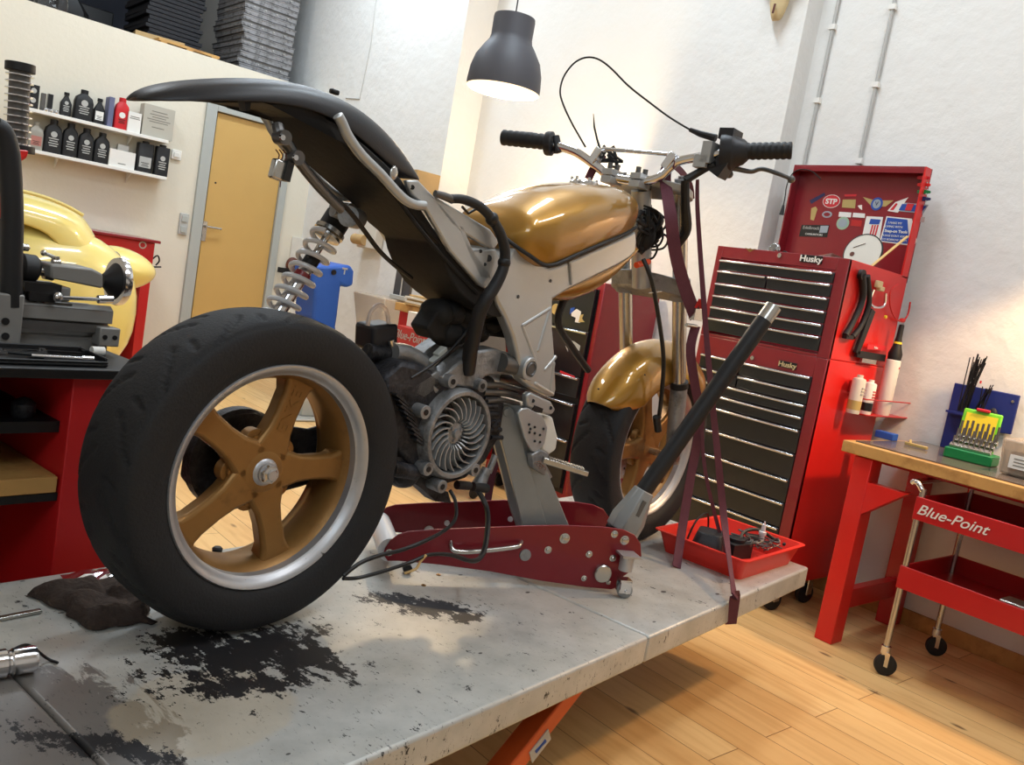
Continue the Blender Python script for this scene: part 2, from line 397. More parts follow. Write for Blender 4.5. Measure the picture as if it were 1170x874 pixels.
# shelves of bottles on the partition
def shelf(px0, py0, px1, py1, label, depth=.16):
    a = ROOM.y(px0, py0, YP-depth); b = ROOM.y(px1, py1, YP-depth); z = (a.z+b.z)/2
    f_ = fr((a.x, YP, z)); L_ = b.x-a.x
    t = thing('wall_shelf', label, 'shelf', f_, None)
    MB().bx(0, L_, -depth, -.001, -.024, 0).build('shelf_board', M['white'], t, bevel=.002)
    for k in (.25, .75): MB().prism([(L_*k, -.002, -.024), (L_*k, -depth*.7, -.024), (L_*k, -.002, -.1)], (.004, 0, 0)).build('bracket', M['white'], t)
    return a, b, z, depth
sh1 = shelf(24, 121, 193, 160, 'upper white wall shelf carrying bottles and boxes')
sh2 = shelf(24, 169, 191, 201, 'lower white wall shelf carrying black oil bottles')
M['labelink'] = mat('ink', srgb(120, 118, 112), .7)
def bottle(px0, px1, pyb, pyt, sh, body, label, style='oil', lab=None, mark='oval', group=None, name='oil_bottle', capm=None):
    """px0..px1 left and right edges; pyt top"""
    yb = YP-sh[3]*.55
    a = ROOM.y(px0, pyb, yb); b = ROOM.y(px1, pyb, yb); tp = ROOM.y((px0+px1)/2, pyt, yb)
    w = b.x-a.x; h = tp.z-sh[2]; cx_ = (a.x+b.x)/2
    f_ = fr((cx_, yb, sh[2])); t = thing(name, label, 'bottle' if name.endswith('bottle') else 'can', f_, group)
    def rr(sx, sy, z, n=20, e=.35):
        out = []
        for j in range(n):
            c = math.cos(2*PI*j/n); s = math.sin(2*PI*j/n)
            out.append(V((sx*math.copysign(abs(c)**e, c), sy*math.copysign(abs(s)**e, s), z)))
        return out
    hw = w/2; hd = min(.035, w*.3)
    nk = min(hw*.42, .022)
    if style == 'oil': rings = [rr(hw*.96, hd, 0), rr(hw, hd, h*.04), rr(hw, hd, h*.6), rr(hw*.86, hd*.9, h*.75), rr(nk*1.2, nk*1.1, h*.86, e=1), rr(nk, nk, h*.9, e=1)]
    elif style == 'slim': rings = [rr(hw*.96, hd, 0), rr(hw, hd, h*.05), rr(hw, hd, h*.55), rr(hw*.6, hd*.8, h*.72), rr(nk, nk, h*.82, e=1), rr(nk, nk, h*.86, e=1)]
    else: rings = [rr(hw, hd, 0), rr(hw, hd, h*.9), rr(hw*.95, hd*.9, h*.93), rr(nk, nk, h*.93, e=1)]
    MB().loft(rings).build('bottle_body', body, t, ang=50)
    MB().lathe([(nk*1.15, h*.88), (nk*1.15, h*.995), (nk*1.0, h)], n=16).build('cap', capm or M['black'], t)
    y = -hd-.0006
    if lab:
        q = MB()
        if mark == 'oval': q.lathe([(hw*.42, 0), (hw*.42, .0008)], (0, y, h*.45), (0, -1, 0), 20)
        else: q.bx(-hw*.72, hw*.72, y-.0008, y, h*.16, h*.5)
        q.build('bottle_label', lab, t)
        for k, (ww, zz) in enumerate(((.5, .3), (.35, .25), (.45, .2)) if mark != 'text' else ((.6, .42), (.5, .34), (.55, .28), (.3, .22))):
            MB().bx(-hw*ww, hw*ww, y-.0014, y-.0009, h*zz, h*(zz+.02)).build('label_line', M['black'] if mark == 'oval' or mark == 'panel' else M['label'], t)
    else:
        q = MB(); q.lathe([(hw*.36, 0), (hw*.36, .0008)], (0, y, h*.56), (0, -1, 0), 16)
        for k in range(4): q.bx(-hw*(.55-.1*(k % 2)), hw*(.55-.1*(k % 2)), y-.0008, y, h*(.42-.07*k), h*(.45-.07*k))
        q.build('bottle_print', M['label'], t)
    return t
BB = M['black']; sil = mat('silver_bottle', srgb(150, 146, 136), .4, .3); redb = mat('red_bottle', srgb(190, 26, 34), .35)
bottle(67, 80, 134, 105, sh1, BB, 'small slim black bottle on upper shelf left of the big black bottle', 'slim')
bottle(82, 104, 139, 102, sh1, BB, 'large broad black oil bottle on upper shelf', 'oil')
bottle(105, 118, 141, 112, sh1, BB, 'small black bottle with white label on upper shelf', 'slim', M['white'], 'panel')
bottle(128, 145, 147, 111, sh1, redb, 'red bottle with round white label on upper shelf', 'oil', M['white'], 'oval', capm=redb)
for k, (x0, x1, yt, lb) in enumerate(((48, 69, 136, 'first of the four alike black oil bottles from the left on lower shelf'), (69, 87, 140, 'second of the four alike black oil bottles on lower shelf'), (87, 105, 146, 'third of the four alike black oil bottles on lower shelf'), (105, 123, 151, 'fourth of the four alike black oil bottles on lower shelf, beside the white box'))):
    bottle(x0, x1, 172+k*4, yt, sh2, BB, lb, 'oil', group='row of four black oil bottles on the lower shelf')
bottle(31, 48, 168, 139, sh2, sil, 'silver grey oil bottle with red label on lower shelf', 'oil', mat('faded_red', srgb(170, 110, 100), .6), 'panel', capm=sil)
bottle(20, 32, 166, 136, sh2, sil, 'silver grey oil bottle partly hidden behind the ribbed column', 'oil', capm=sil)
bottle(154, 173, 190, 161, sh2, BB, 'black bottle with tall light label near the right end of lower shelf', 'can', M['label'], 'panel')
bottle(175, 191, 194, 165, sh2, BB, 'black square bottle with printed lines at the right end of lower shelf', 'can')
def shelf_box(px0, px1, pyb, pyt, sh, m, name, label, dep=.09, lines=(), inner=None):
    yb = YP-sh[3]*.85
    a = ROOM.y(px0, pyb, yb); b = ROOM.y(px1, pyb, yb); tp = ROOM.y((px0+px1)/2, pyt, yb)
    h = tp.z-sh[2]; f_ = fr(((a.x+b.x)/2, yb, sh[2])); w = b.x-a.x
    t = thing(name, label, 'box', f_)
    MB().bx(-w/2, w/2, 0, dep, .0, h).build('carton', m, t, bevel=.001)
    for k, (ww, zz) in enumerate(lines): MB().bx(-w*ww/2, w*ww/2, -.001, 0, h*zz, h*zz+.006).build('printed_line', M['labelink'], t)
    return t, h, w
greybox = mat('grey_carton', srgb(176, 172, 160), .8)
shelf_box(161, 197, 157, 121, sh1, greybox, 'cardboard_carton', 'large light grey carton with printed text at the right end of upper shelf', .1, ((.5, .8), (.6, .7), (.45, .62), (.75, .54), (.6, .47), (.4, .3)))
shelf_box(145, 160, 150, 128, sh1, M['white'], 'small_carton', 'small white carton with black print between red bottle and large grey carton', .06, ((.7, .75), (.8, .66)))
shelf_box(122, 128, 144, 110, sh1, mat('blue_grey_card', srgb(96, 100, 130), .6), 'book', 'upright blue grey booklet behind the red bottle on upper shelf', .1)
t, h, w = shelf_box(30, 43, 126, 96, sh1, M['drawer'], 'printed_carton', 'tall black carton with round white marks on upper shelf', .06)
for z in (.35, .75): MB().lathe([(w*.26, 0), (w*.26, .001)], (0, 0, h*z), (0, -1, 0), 16).build('round_mark', M['label'], t)
shelf_box(46, 51, 129, 106, sh1, M['darksteel'], 'metal_canister', 'narrow grey canister standing on upper shelf', .04)
shelf_box(53, 59, 131, 107, sh1, M['drawer'], 'black_canister', 'narrow black canister standing on upper shelf beside the grey one', .04)
for k, (x, lb) in enumerate(((52, 'leftmost of three shiny chrome caps lying on upper shelf'), (58, 'middle one of three shiny chrome caps lying on upper shelf'), (64, 'rightmost of three shiny chrome caps lying on upper shelf'))):
    q = ROOM.y(x, 131, YP-.14); tag(MB().lathe([(.018, 0), (.02, .006), (.018, .022), (.012, .026), (.001, .027)], n=20).build('chrome_cap', M['chrome'], frame=fr((q.x, YP-.14, sh1[2]))), lb, 'cap', 'chrome caps on the upper shelf')  # small closed chrome caps
shelf_box(124, 154, 187, 172, sh2, M['white'], 'white_carton', 'wide white carton on lower shelf', .09, ((.3, .2),))
t, h, w = shelf_box(137, 150, 187, 165, sh2, M['white'], 'white_small_carton', 'small white carton standing behind wide white carton on lower shelf', .02)
t.location.y += .1

# stack of grey picture-frame panels, wooden pallet and junk on the loft
a = ROOM.y(258, 55, YP+.12)
zb = 2.46
pR = ROOM.y(334, 92, YP+.25)
ORD = ['bottom', 'second', 'third', 'fourth', 'fifth', 'sixth', 'seventh', 'eighth', 'ninth', 'tenth', 'eleventh', 'twelfth', 'thirteenth', 'fourteenth', 'fifteenth', 'sixteenth', 'seventeenth', 'eighteenth', 'nineteenth', 'twentieth']+['twenty-'+w for w in ('first', 'second', 'third', 'fourth', 'fifth', 'sixth', 'seventh', 'eighth', 'ninth')]+['thirtieth']
for k in range(26):
    wd = .46+random.uniform(-.015, .015); th = .047
    f_ = fr((pR.x-wd/2-.035+random.uniform(-.012, .012), YP+.22+.32, zb+k*(th+.002)), random.uniform(-.015, .015))
    t = tag(f_ and bpy.data.objects.new('metal_tray', None), ('grey metal tray at the bottom of the tall stack on the loft' if k == 0 else 'grey metal tray in the tall stack on the loft'), 'tray', 'grey metal trays stacked on the loft')
    if k: t['label'] = 'grey metal tray, %s from the bottom of the tall stack on the loft' % ORD[k]
    COL.objects.link(t); t.matrix_world = f_.M
    q = MB(); q.bx(-wd/2, wd/2, -.3, .3, 0, .012); q.bx(-wd/2, wd/2, -.3, -.285, .012, th-.004); q.bx(-wd/2, wd/2, .285, .3, .012, th-.004); q.bx(-wd/2, -wd/2+.015, -.285, .285, .012, th-.004); q.bx(wd/2-.015, wd/2, -.285, .285, .012, th-.004)
    q.build('tray_shell', M['stackgrey'], t, bevel=.002, seg=1)
    q = MB(); q.bx(-wd/2-.006, wd/2+.006, -.306, .306, th-.012, th-.004); q.build('rim_edge', M['stackgrey'] if k % 3 else M['darksteel'], t)
    if k % 3 == 0:
        q = MB()
        for j in range(4): q.cyl((-wd/2+.08+j*.1, -.31, .02), (-wd/2+.08+j*.1, -.298, .02), .006, n=8)
        q.each('rivet', M['label'], t)
for k in range(30):
    f_ = fr((pR.x-.9+random.uniform(-.02, .02), YP+.95, zb+k*.034), random.uniform(-.03, .03))
    tag(MB().bx(-.22, .22, -.3, .3, 0, .030).build('flat_case', M['darkbox'], frame=f_, bevel=.003), 'dark flat case, %s in the stack behind the wooden pallet' % (ORD[k]+(' from bottom' if k else '')), 'case', 'dark flat cases stacked on the loft')
p0 = ROOM.y(213, 60, YP+.05)
f_ = fr((p0.x, YP+.31, zb), rad(2)); t = thing('wooden_pallet', 'small slatted wooden pallet lying on the loft beside the tray stack', 'pallet', f_)
for k in range(4): MB().bx(-.24, .24, -.30+k*.16, -.19+k*.16, .07, .09).build('slat', M['oak'], t, bevel=.002)
for x in (-.2, 0, .2): MB().bx(x-.025, x+.025, -.3, .3, 0, .07).build('bearer', M['oak'], t)
f_ = fr((p0.x-.12, YP+.35, zb+.092), rad(-9)); tag(MB().bx(-.2, .16, -.2, .2, 0, .035).build('wood_board', M['cardboard'], frame=f_, bevel=.002), 'loose wooden board lying on top of the small pallet', 'board')
p1 = ROOM.y(196, 45, YP+.5); f_ = fr((p1.x-.42, YP+1.5, zb)); tag(MB().bx(-.18, .18, -.2, .2, 0, .42).build('black_crate', M['black'], frame=f_, bevel=.01), 'plain black box standing on the loft beside the stack of dark cases', 'box')
# glass lamp bowl and draped black cloth on loft edge
p2 = ROOM.y(58, 8, YP+.2); f_ = fr((p2.x, YP+.2, p2.z)); t = thing('glass_bulb', 'large clear glass bulb hanging at the loft edge', 'lamp', f_)
MB().lathe([(.03, .25), (.05, .2), (.10, .1), (.115, .0), (.09, -.07), (.04, -.105), (.001, -.11)], n=28, caps=False).build('glass_globe', M['glass'], t)
MB().cyl((0, 0, .05), (0, 0, .25), .012).build('filament_stem', M['springwhite'], t)
MB().cyl((0, 0, .24), (0, 0, 4.6-p2.z), .03).build('fitting', M['black'], t)
p3 = ROOM.y(85, 30, YP+.4); f_ = fr((p3.x, YP+.85, zb)); q = MB()
q.loft([[V((-.35, y, 0)), V((-.12, y, .4)), V((0, y, .42)), V((.35, y, 0))] for y in (-.3, -.1, .1, .3)])
tag(q.build('black_tarpaulin', M['black'], frame=f_, sub=1), 'black tarpaulin heaped on the loft edge beside the glass bulb', 'tarpaulin')

# ------------------------------------------------------------------ lights
def area(loc, tgt, sx, sy, e, col=(1, 1, 1)):
    l = bpy.data.lights.new('area', 'AREA'); l.shape = 'RECTANGLE'; l.size = sx; l.size_y = sy; l.energy = e; l.color = col  # a white cap lying on its side
    o = bpy.data.objects.new('ceiling_and_fill_light', l); COL.objects.link(o); o.location = loc
    o.rotation_euler = (V(tgt)-V(loc)).to_track_quat('-Z', 'Y').to_euler(); return o
COOL = (.78, .90, 1); WARM = (1, .82, .6)
area((2.3, 2.6, 4.4), (2.6, 2.8, 0), .3, 1.5, 66, COOL)
area((2.6, 5.6, 4.4), (3.0, 5.6, 0), .3, 1.5, 84, (.76, .88, 1))
area((0.2, 5.0, 4.4), (0.4, 6.0, 0), .3, 1.5, 60, (.86, .93, 1))
area((2.8, .3, 4.3), (3.6, .3, 0), .3, 1.2, 30, (.86, .92, 1))
area((-1.6, -1.5, 3.6), (2.5, 4, 1.6), 1.6, 1.2, 48, COOL)
area((1.7, .2, 4.3), (1.9, .5, 0), .3, 1.5, 38, (.9, .95, 1))  # added above the table only to brighten it and the floor
pl = bpy.data.lights.new('lamp_bulb', 'POINT'); pl.energy = 45; pl.color = (1, .74, .45); pl.shadow_soft_size = .04
o = bpy.data.objects.new('lamp_bulb', pl); COL.objects.link(o); o.location = LAMP+V((0, 0, .06))
wd = bpy.data.worlds.new('w'); SC.world = wd; wd.use_nodes = True; wd.node_tree.nodes['Background'].inputs[0].default_value = (.6, .65, .75, 1); wd.node_tree.nodes['Background'].inputs[1].default_value = .3
SC.view_settings.view_transform = 'Standard'; SC.view_settings.look = 'None'; SC.view_settings.gamma = 1; SC.view_settings.exposure = -.1

# unseen lamp added on the far tool cabinet for the warm glow on the wall
wl = fr((3.50, 3.62, 1.281)); t = thing('added_lamp', 'small black unseen lamp added on the far tool cabinet, lighting the wall behind the handlebar', 'lamp', wl)
MB().lathe([(.06, 0), (.06, .012), (.012, .018), (.010, .10), (.001, .10)], n=24).build('lamp_base', M['black'], t)
dL = (V((3.8, 4.0, 2.0))-V((3.50, 3.62, 1.42))).normalized()
MB().lathe([(.02, -.03), (.03, 0), (.055, .05), (.052, .05), (.026, .002)], (0, 0, .13), dL, 24, caps=False).build('reflector', M['black'], t)
MB().ball(V((0, 0, .13))+dL*.02, .018, 12, 8).build('bulb', M['bulb'], t)
sl = bpy.data.lights.new('added_lamp_spot', 'SPOT'); sl.energy = 85; sl.color = (1, .74, .44); sl.spot_size = rad(110); sl.spot_blend = .5; sl.shadow_soft_size = .03
o = bpy.data.objects.new('added_lamp_spot', sl); COL.objects.link(o); o.location = V((3.50, 3.62, 1.411))+dL*.06; o.rotation_euler = dL.to_track_quat('-Z', 'Y').to_euler()

# second hanging lamp over the right workbench (outside the picture): its warm cone falls on the wall
sl = bpy.data.lights.new('bench_lamp', 'SPOT'); sl.energy = 105; sl.color = (1, .62, .32); sl.spot_size = rad(122); sl.spot_blend = .25; sl.shadow_soft_size = .06
o = bpy.data.objects.new('bench_lamp', sl); COL.objects.link(o); o.location = (3.58, .70, 1.97)
# ------------------------------------------------------------------ motorcycle
bike = thing('motorcycle', 'gold and silver custom motorcycle stripped of its front fairing, standing on the grey table', 'motorcycle', BIKE)
b = BIKE.y
TC = .057                                            # centre plane of the motorcycle

def make_wheel(name, c, hw, rt, tw, spoke_ang, mark=None):
    """c centre, hw rim half width, rt tyre radius, tw tyre half width; axle along y"""
    cx, cyy, cz = c; A = (0, 1, 0)
    # lathe runs about +y through c
    def lat(prof, m, nm, par, n=96, loop=False):
        q = MB(); q.lathe(prof, c, A, n, loop=loop, caps=not loop); return q.build(nm, m, par)
    barrel = [(.2285, -hw-.004), (.226, -hw-.008), (.221, -hw-.007), (.216, -hw-.002), (.2125, -hw+.001), (.210, -hw+.006), (.2045, -hw+.010), (.203, -hw+.030), (.208, -hw+.034), (.222, -hw+.012), (.2285, -hw)]
    gold = [(.2035, -hw+.026), (.197, -hw+.034), (.190, -hw+.05), (.189, hw-.05), (.197, hw-.034), (.2035, hw-.02), (.2035, hw-.012), (.2095, hw-.012), (.2095, hw-.03), (.2, 0), (.2095, -hw+.026)]
    rim = lat(gold, M['goldwheel'], name, bike, loop=True)
    lat(barrel, M['silver'], 'rim_lip', rim, loop=True)
    lat([(r, -h) for r, h in barrel], M['silver'], 'rim_lip', rim, loop=True)
    # tyre with cut grooves
    n = 540; P = []
    K = 26
    for i in range(K+1):
        u = -1+2*i/K; a = abs(u)
        h = tw*math.sin(min(a, 1)*PI/2*.90)*math.copysign(1, u)
        r = rt-.020*a**2.4
        P.append((r, h))
    side = [(rt-.028, tw*1.01), (rt-.042, tw*1.02), (.256, tw*1.0), (.240, tw*.95), (.228, hw+.004), (.219, hw-.006)]
    prof = [(r, -h) for r, h in side[::-1]]+P+side
    o = V(c); X = V((1, 0, 0)); Y = V((0, 0, 1)); rings = []
    for k, (r, h) in enumerate(prof):
        ring = []
        for j in range(n):
            th = 2*PI*j/n; g = 0
            u = h/tw
            if 6 <= k < len(prof)-6 and .12 < abs(u) < .93:
                ph = (th*14/(2*PI) + (0.5 if u > 0 else 0)) % 1.0
                v = (abs(u)-.12)/.81
                d1 = abs(ph-(.15+.6*v**1.4)); d2 = abs(((ph+.5) % 1)-(.35+.25*v))
                if d1 < .05 or (d2 < .04 and .25 < v < .75): g = .0038
            ring.append(o+V((0, h, 0))+X*((r-g)*math.cos(th))+Y*((r-g)*math.sin(th)))
        rings.append(ring)
    q = MB(); q.loft(rings, loop=False, caps=False); q.build('tyre', M['tyre'], rim, ang=50)
    # spokes and hub
    for k in range(5):
        a = rad(spoke_ang+72*k); D = V((math.cos(a), 0, math.sin(a))); S = V((-math.sin(a), 0, math.cos(a)))
        q = MB(); y0 = -hw*.42
        st = [(.030, .050, .046), (.060, .040, .045), (.085, .031, .044), (.12, .0275, .042), (.165, .029, .042), (.185, .034, .05), (.196, .046, .056)]
        rings = []
        for r, w, dpt in st:
            cc = V(c)+D*r+V((0, y0, 0))
            rings.append([cc+S*w+V((0, .004, 0)), cc+S*w*.8-V((0, .004, 0)), cc-S*w*.8-V((0, .004, 0)), cc-S*w+V((0, .004, 0)), cc-S*w*.75+V((0, dpt, 0)), cc+S*w*.75+V((0, dpt, 0))])
        q.loft(rings); q.build('spoke', M['goldwheel'], rim, bevel=.003, ang=40)
        if mark and k == 1:
            T = plane_M(V(c)+D*.135+V((0, y0-.0042, 0)), D, -S if True else S)
            if T.col[2].y > 0: T = plane_M(V(c)+D*.135+V((0, y0-.0042, 0)), D, S)
            text(mark, 'cast_lettering', M['goldwheel'], T, .034, rim, ext=.0012, sx=1.1)
    q = MB(); q.lathe([(.03, -hw*.5), (.052, -hw*.5+.004), (.056, -hw*.4), (.056, hw*.5), (.03, hw*.6)], c, A, 40)
    for k in range(5):
        a = rad(spoke_ang+36+72*k); p = V(c)+V((math.cos(a), 0, math.sin(a)))*.064
        q.cyl(p+V((0, -hw*.25, 0)), p+V((0, .005, 0)), .024, n=18)
    q.build('hub', M['goldwheel'], rim, bevel=.002)
    q = MB()
    for k in range(5):
        a = rad(spoke_ang+36+72*k); p = V(c)+V((math.cos(a), 0, math.sin(a)))*.068
        q.cyl(p+V((0, -hw*.25-.007, 0)), p+V((0, -hw*.25, 0)), .0085, n=8)
    q.each('hub_bolt', M['goldwheel'], rim)
    return rim
RC = (0, .078, .320); FC = (1.487, .058, .317)
rw = make_wheel('rear_wheel', RC, .078, .3215, .094, 0, 'ENKEI')
MB().lathe([(.029, -.030), (.029, -.038), (.026, -.042), (.021, -.044), (.021, -.050), (.0175, -.0505), (.0175, -.060), (.010, -.060), (.010, -.066), (.001, -.066)], RC, (0, 1, 0), 24).build('axle_nut', M['silver'], rw)
q = MB(); q.lathe([(.0195, -.050), (.0195, -.059), (.011, -.0615), (.011, -.055)], RC, (0, 1, 0), 6); q.build('hex_nut', M['steel'], rw, smooth=False)
MB().lathe([(.03, .050), (.10, .050), (.108, .058), (.108, .085), (.03, .095)], RC, (0, 1, 0), 48).build('brake_drum', M['enginedark'], rw)
fw = make_wheel('front_wheel', FC, .058, .3165, .078, 40)
q = MB(); q.lathe([(.055, .05), (.13, .05), (.13, .055), (.055, .055)], FC, (0, 1, 0), 64)
q.build('brake_disc', M['steel'], fw)
q = MB()
for k in range(36):
    a = 2*PI*k/36; rr = .095 if k % 2 else .115
    p = V(FC)+V((rr*math.cos(a), .0495, rr*math.sin(a))); q.cyl(p, p+V((0, .0065, 0)), .0045, n=8)
q.build('disc_holes', M['black'], fw)

# --- forks
FT = b(777, 214, -.05); FB = b(776, 440, -.05); fd_ = (FB-FT).normalized()
for t, nm in ((-.05, 0), (.15, 1)):
    top = V((FT.x, t, FT.z+.012)); mid = V((FB.x, t, FB.z)); bot = V((FB.x+.055, t, .285))
    q = MB(); q.cyl(top, mid+V((0, 0, -.01)), .0225, n=28); f = q.build('fork_tube', M['steel'], bike)
    q = MB(); q.tube([mid+(top-mid)*.0, mid+(bot-mid)*.25, bot], [.0275, .0275, .024], 28); q.build('fork_slider', M['castalu'], f)
    q = MB(); q.cyl(mid-fd_*.012, mid+fd_*.008, .0295, n=28); q.build('fork_seal', M['rubber'], f)
    q = MB(); q.cyl(top, top+V((-.004, 0, .012)), .019, n=24); q.cyl(top, top+V((-.006, 0, .02)), .009, n=6); q.build('fork_cap', M['castalu'], f)
MB().cyl((bot.x-.012, -.075, .305), (bot.x-.012, .175, .305), .012).build('front_axle', M['steel'], bike)
ax_ = fd_
# yokes
tz = FT.z-.004
def yoke(cs, z, th, mt, nm, wr):
    pts = [(-.062, .0), (-.05, .03), (.0, .042), (.05, .03), (.062, 0)]
    o = []
    # outline in the local plane (forward offset, side offset)
    for sx, sy in ((.034, -.118), (.018, -.138), (-.018, -.138), (-.036, -.118), (-.060, -.045), (-.060, .045), (-.036, .118), (-.018, .138), (.018, .138), (.034, .118), (.030, .05), (.030, -.05)):
        o.append(V((cs.x+sx, .05+sy, z-sx*.30)))
    q = MB(); q.prism(o, (.3*th, 0, -th)); return q.build(nm, mt, bike, bevel=.004)
yoke(V((FT.x, 0, 0)), tz, .024, M['alu'], 'top_yoke', 1)
lowk = FT+(FB-FT)*.46
yk = yoke(V((lowk.x-.008, 0, 0)), lowk.z, .05, M['castalu'], 'lower_yoke', 1)
q = MB(); q.cyl((FT.x-.048, .05, tz-.02), (lowk.x-.05, .05, lowk.z-.03), .03, n=24); q.build('head_tube', M['alu'], bike)
q = MB()
for t in (-.05, .15): q.cyl(lowk*1+V((0, t+.05, .012)), lowk+V((.02, t+.05, -.05)), .031, n=24)
q.build('yoke_clamp', M['castalu'], bike)
# risers and bar clamps
BR = b(905, 172, -.343); BL = b(574, 157, .457)
bn = V(((BL-BR).y, -(BL-BR).x, 0)).normalized()
def bp(x, y, off=0):
    d = BIKE.I.to_3x3() @ (FWD+CU*((x-CX)/F_PX)-CV*((y-CY)/F_PX)); o = BIKE.I @ CAM
    return o+d*(((BR-o).dot(bn)+off)/d.dot(bn))
r1 = bp(699, 203); r2 = bp(731, 208)
for p in (r1, r2):
    q = MB(); q.cyl((p.x, p.y, tz-.002), (p.x, p.y, p.z-.004), .021, .018, n=20); q.box((p.x, p.y, p.z-.009), (.062, .036, .02)); q.box((p.x, p.y, p.z+.013), (.062, .036, .018))
    o_ = q.build('bar_riser', M['alu'], bike, bevel=.003)
    for s_ in (-.019, .019):
        MB().cyl((p.x+s_, p.y, p.z-.012), (p.x+s_, p.y, p.z+.040), .0075, n=12).build('riser_bolt', M['darksteel'], o_)
bars = [bp(880, 172), bp(845, 173), bp(808, 178), bp(776, 184), bp(766, 191), bp(752, 203), V((r2.x, r2.y, r2.z+.002)), V((r1.x, r1.y, r1.z+.002)), bp(684, 192), bp(668, 180), bp(654, 172), bp(630, 165), bp(600, 160)]
hb = MB().tube(bars, .0132, 16, 6).build('handlebar', M['chrome'], bike)
MB().tube([bp(688, 170), bp(762, 176)], .006, 12).build('crossbar', M['chrome'], hb)
q = MB()
for (x, y) in ((766, 186), (682, 180)):
    p = bp(x, y); q.box(p+V((0, 0, .004)), (.03, .026, .05), Matrix.Rotation(.5, 3, 'X'))
q.each('crossbar_clamp', M['chrome'], hb, bevel=.003)
def grip(p0, p1, n, nm):
    T = (p1-p0); L_ = T.length; T.normalize(); prof = []
    N_ = 22
    for k in range(N_+1):
        prof.append((.0215+(.0024 if k % 3 else 0), L_*(.04+.9*k/N_)))
    q = MB(); q.lathe([(.012, 0), (.027, .0), (.0275, .004), (.0222, .007)]+prof+[(.0235, L_*.985), (.021, L_), (.001, L_)], p0, T, 28); return q.build(nm, M['rubber'], hb, ang=60)
grip(bp(848, 173), BR, 0, 'right_grip'); grip(bp(631, 163), BL, 0, 'left_grip')
# throttle housing, master cylinder and lever on the right; small perch on the left
q = MB(); a_ = bp(829, 173); c_ = bp(843, 173); T = (c_-a_).normalized()
q.lathe([(.024, -.014), (.050, -.012), (.052, 0), (.051, .020), (.042, .030), (.035, .05), (.024, .062)], a_+V((0, 0, -.002)), T, 32)
q.box(a_+V((0, 0, .044))+T*.005, (.06, .044, .030)); q.box(a_+V((-.004, 0, -.048)), (.05, .04, .046), Matrix.Rotation(.5, 3, 'X'))
q.build('throttle_housing', M['blackplastic'], hb, bevel=.003)
p = bp(812, 176); q = MB(); q.box(p, (.06, .030, .060)); q.box(p+V((-.005, .014, -.026)), (.05, .04, .034)); q.cyl(p+V((-.028, 0, .022)), p+V((.02, 0, .022)), .007); q.cyl(p+V((-.028, 0, -.02)), p+V((.02, 0, -.02)), .006)
q.build('lever_perch', M['alu'], hb, bevel=.010, seg=3)
q = MB(); q.tube([bp(826, 190, .02), bp(842, 193, .03), bp(858, 196, .035), bp(870, 193, .035), bp(885, 197, .03), bp(903, 204, .02)], [.013, .011, .0095, .0092, .0088, .0075], 12, 5, sq=.7); q.ball(bp(904, 205, .02), .0105)
q.build('brake_lever', M['darksteel'], hb)
q = MB()
for (x, y) in ((824, 196), (833, 199)): q.ball(bp(x, y, .03), .012)
q.build('lever_pivot', M['darksteel'], hb)
q = MB(); p = bp(626, 164); q.lathe([(.016, -.006), (.034, -.006), (.036, .0), (.036, .014), (.020, .020)], p, (BL-BR).normalized()*-1, 28); q.cyl(bp(634, 156), bp(638, 174), .014)
q.build('left_perch', M['blackplastic'], hb, bevel=.002)
MB().box(bp(602, 152), (.016, .05, .006), Matrix.Rotation(.2, 3, 'Z')).build('switch_tab', M['castalu'], hb, bevel=.002)
# cable loop above the bars
q = MB(); q.tube([bp(806, 156, .02), bp(790, 149, .02), bp(765, 134), bp(742, 117), bp(718, 98), bp(697, 77), bp(682, 67), bp(668, 66), bp(655, 73), bp(644, 88), bp(640, 104), bp(643, 118), bp(652, 138), bp(662, 156), bp(669, 168)], .0028, 8, 5)
q.tube([bp(788, 148, .02), bp(800, 153, .02), bp(818, 158, .01)], [.006, .009, .011], 10)
q.build('clutch_cable', M['cable'], hb)
q = MB(); q.tube([bp(678, 130), bp(679, 145), bp(682, 158), bp(686, 172)], [.001, .003, .003, .004], 8); q.build('cable_tie', M['cable'], hb)
q = MB()
random.seed(3)
for k in range(9):
    x0 = random.uniform(683, 705); y0 = random.uniform(166, 180)
    q.tube([bp(x0, y0, .02), bp(x0+random.uniform(-8, 8), y0+random.uniform(4, 12), .02), bp(random.uniform(690, 712), random.uniform(180, 190), .02)], .0045, 6, 3)
q.build('bar_wiring', M['cable'], hb)
# --- wiring behind the head
q = MB(); random.seed(11)
for k in range(16):
    pts = [b(random.uniform(732, 746), random.uniform(232, 245), .06), b(random.uniform(728, 756), random.uniform(245, 262), .0), b(random.uniform(728, 752), random.uniform(262, 280), .02), b(random.uniform(728, 745), random.uniform(280, 292), .03)]
    q.tube(pts, random.choice((.004, .006, .008)), 7, 5)
for k in range(8):
    x0 = random.uniform(744, 762); y0 = random.uniform(240, 285)
    q.tube([b(735, y0-8, .03), b(x0, y0, .0), b(x0-4, y0+14, .01), b(736, y0+16, .04)], .0035, 7, 5)
q.ball(b(738, 268, .03), (.03, .03, .05), 12, 8); q.ball(b(748, 252, .05), (.025, .03, .03), 12, 8)
q.build('wiring_loom', M['rubber'], bike)
q = MB(); q.cyl(b(727, 303, .0), b(741, 299, .0), .009); q.build('orange_connector', M['orangeplug'], bike)
q = MB(); q.tube([b(783, 206, -.09), b(800, 196, -.12), b(818, 187, -.17)], [.013, .011, .008], 10, 4); q.tube([b(783, 206, -.09), b(783, 235, -.09), b(785, 262, -.09), b(776, 278, -.07), b(770, 290, -.02)], [.012, .014, .012, .008], 10, 4)
q.build('brake_hose', M['cable'], bike)
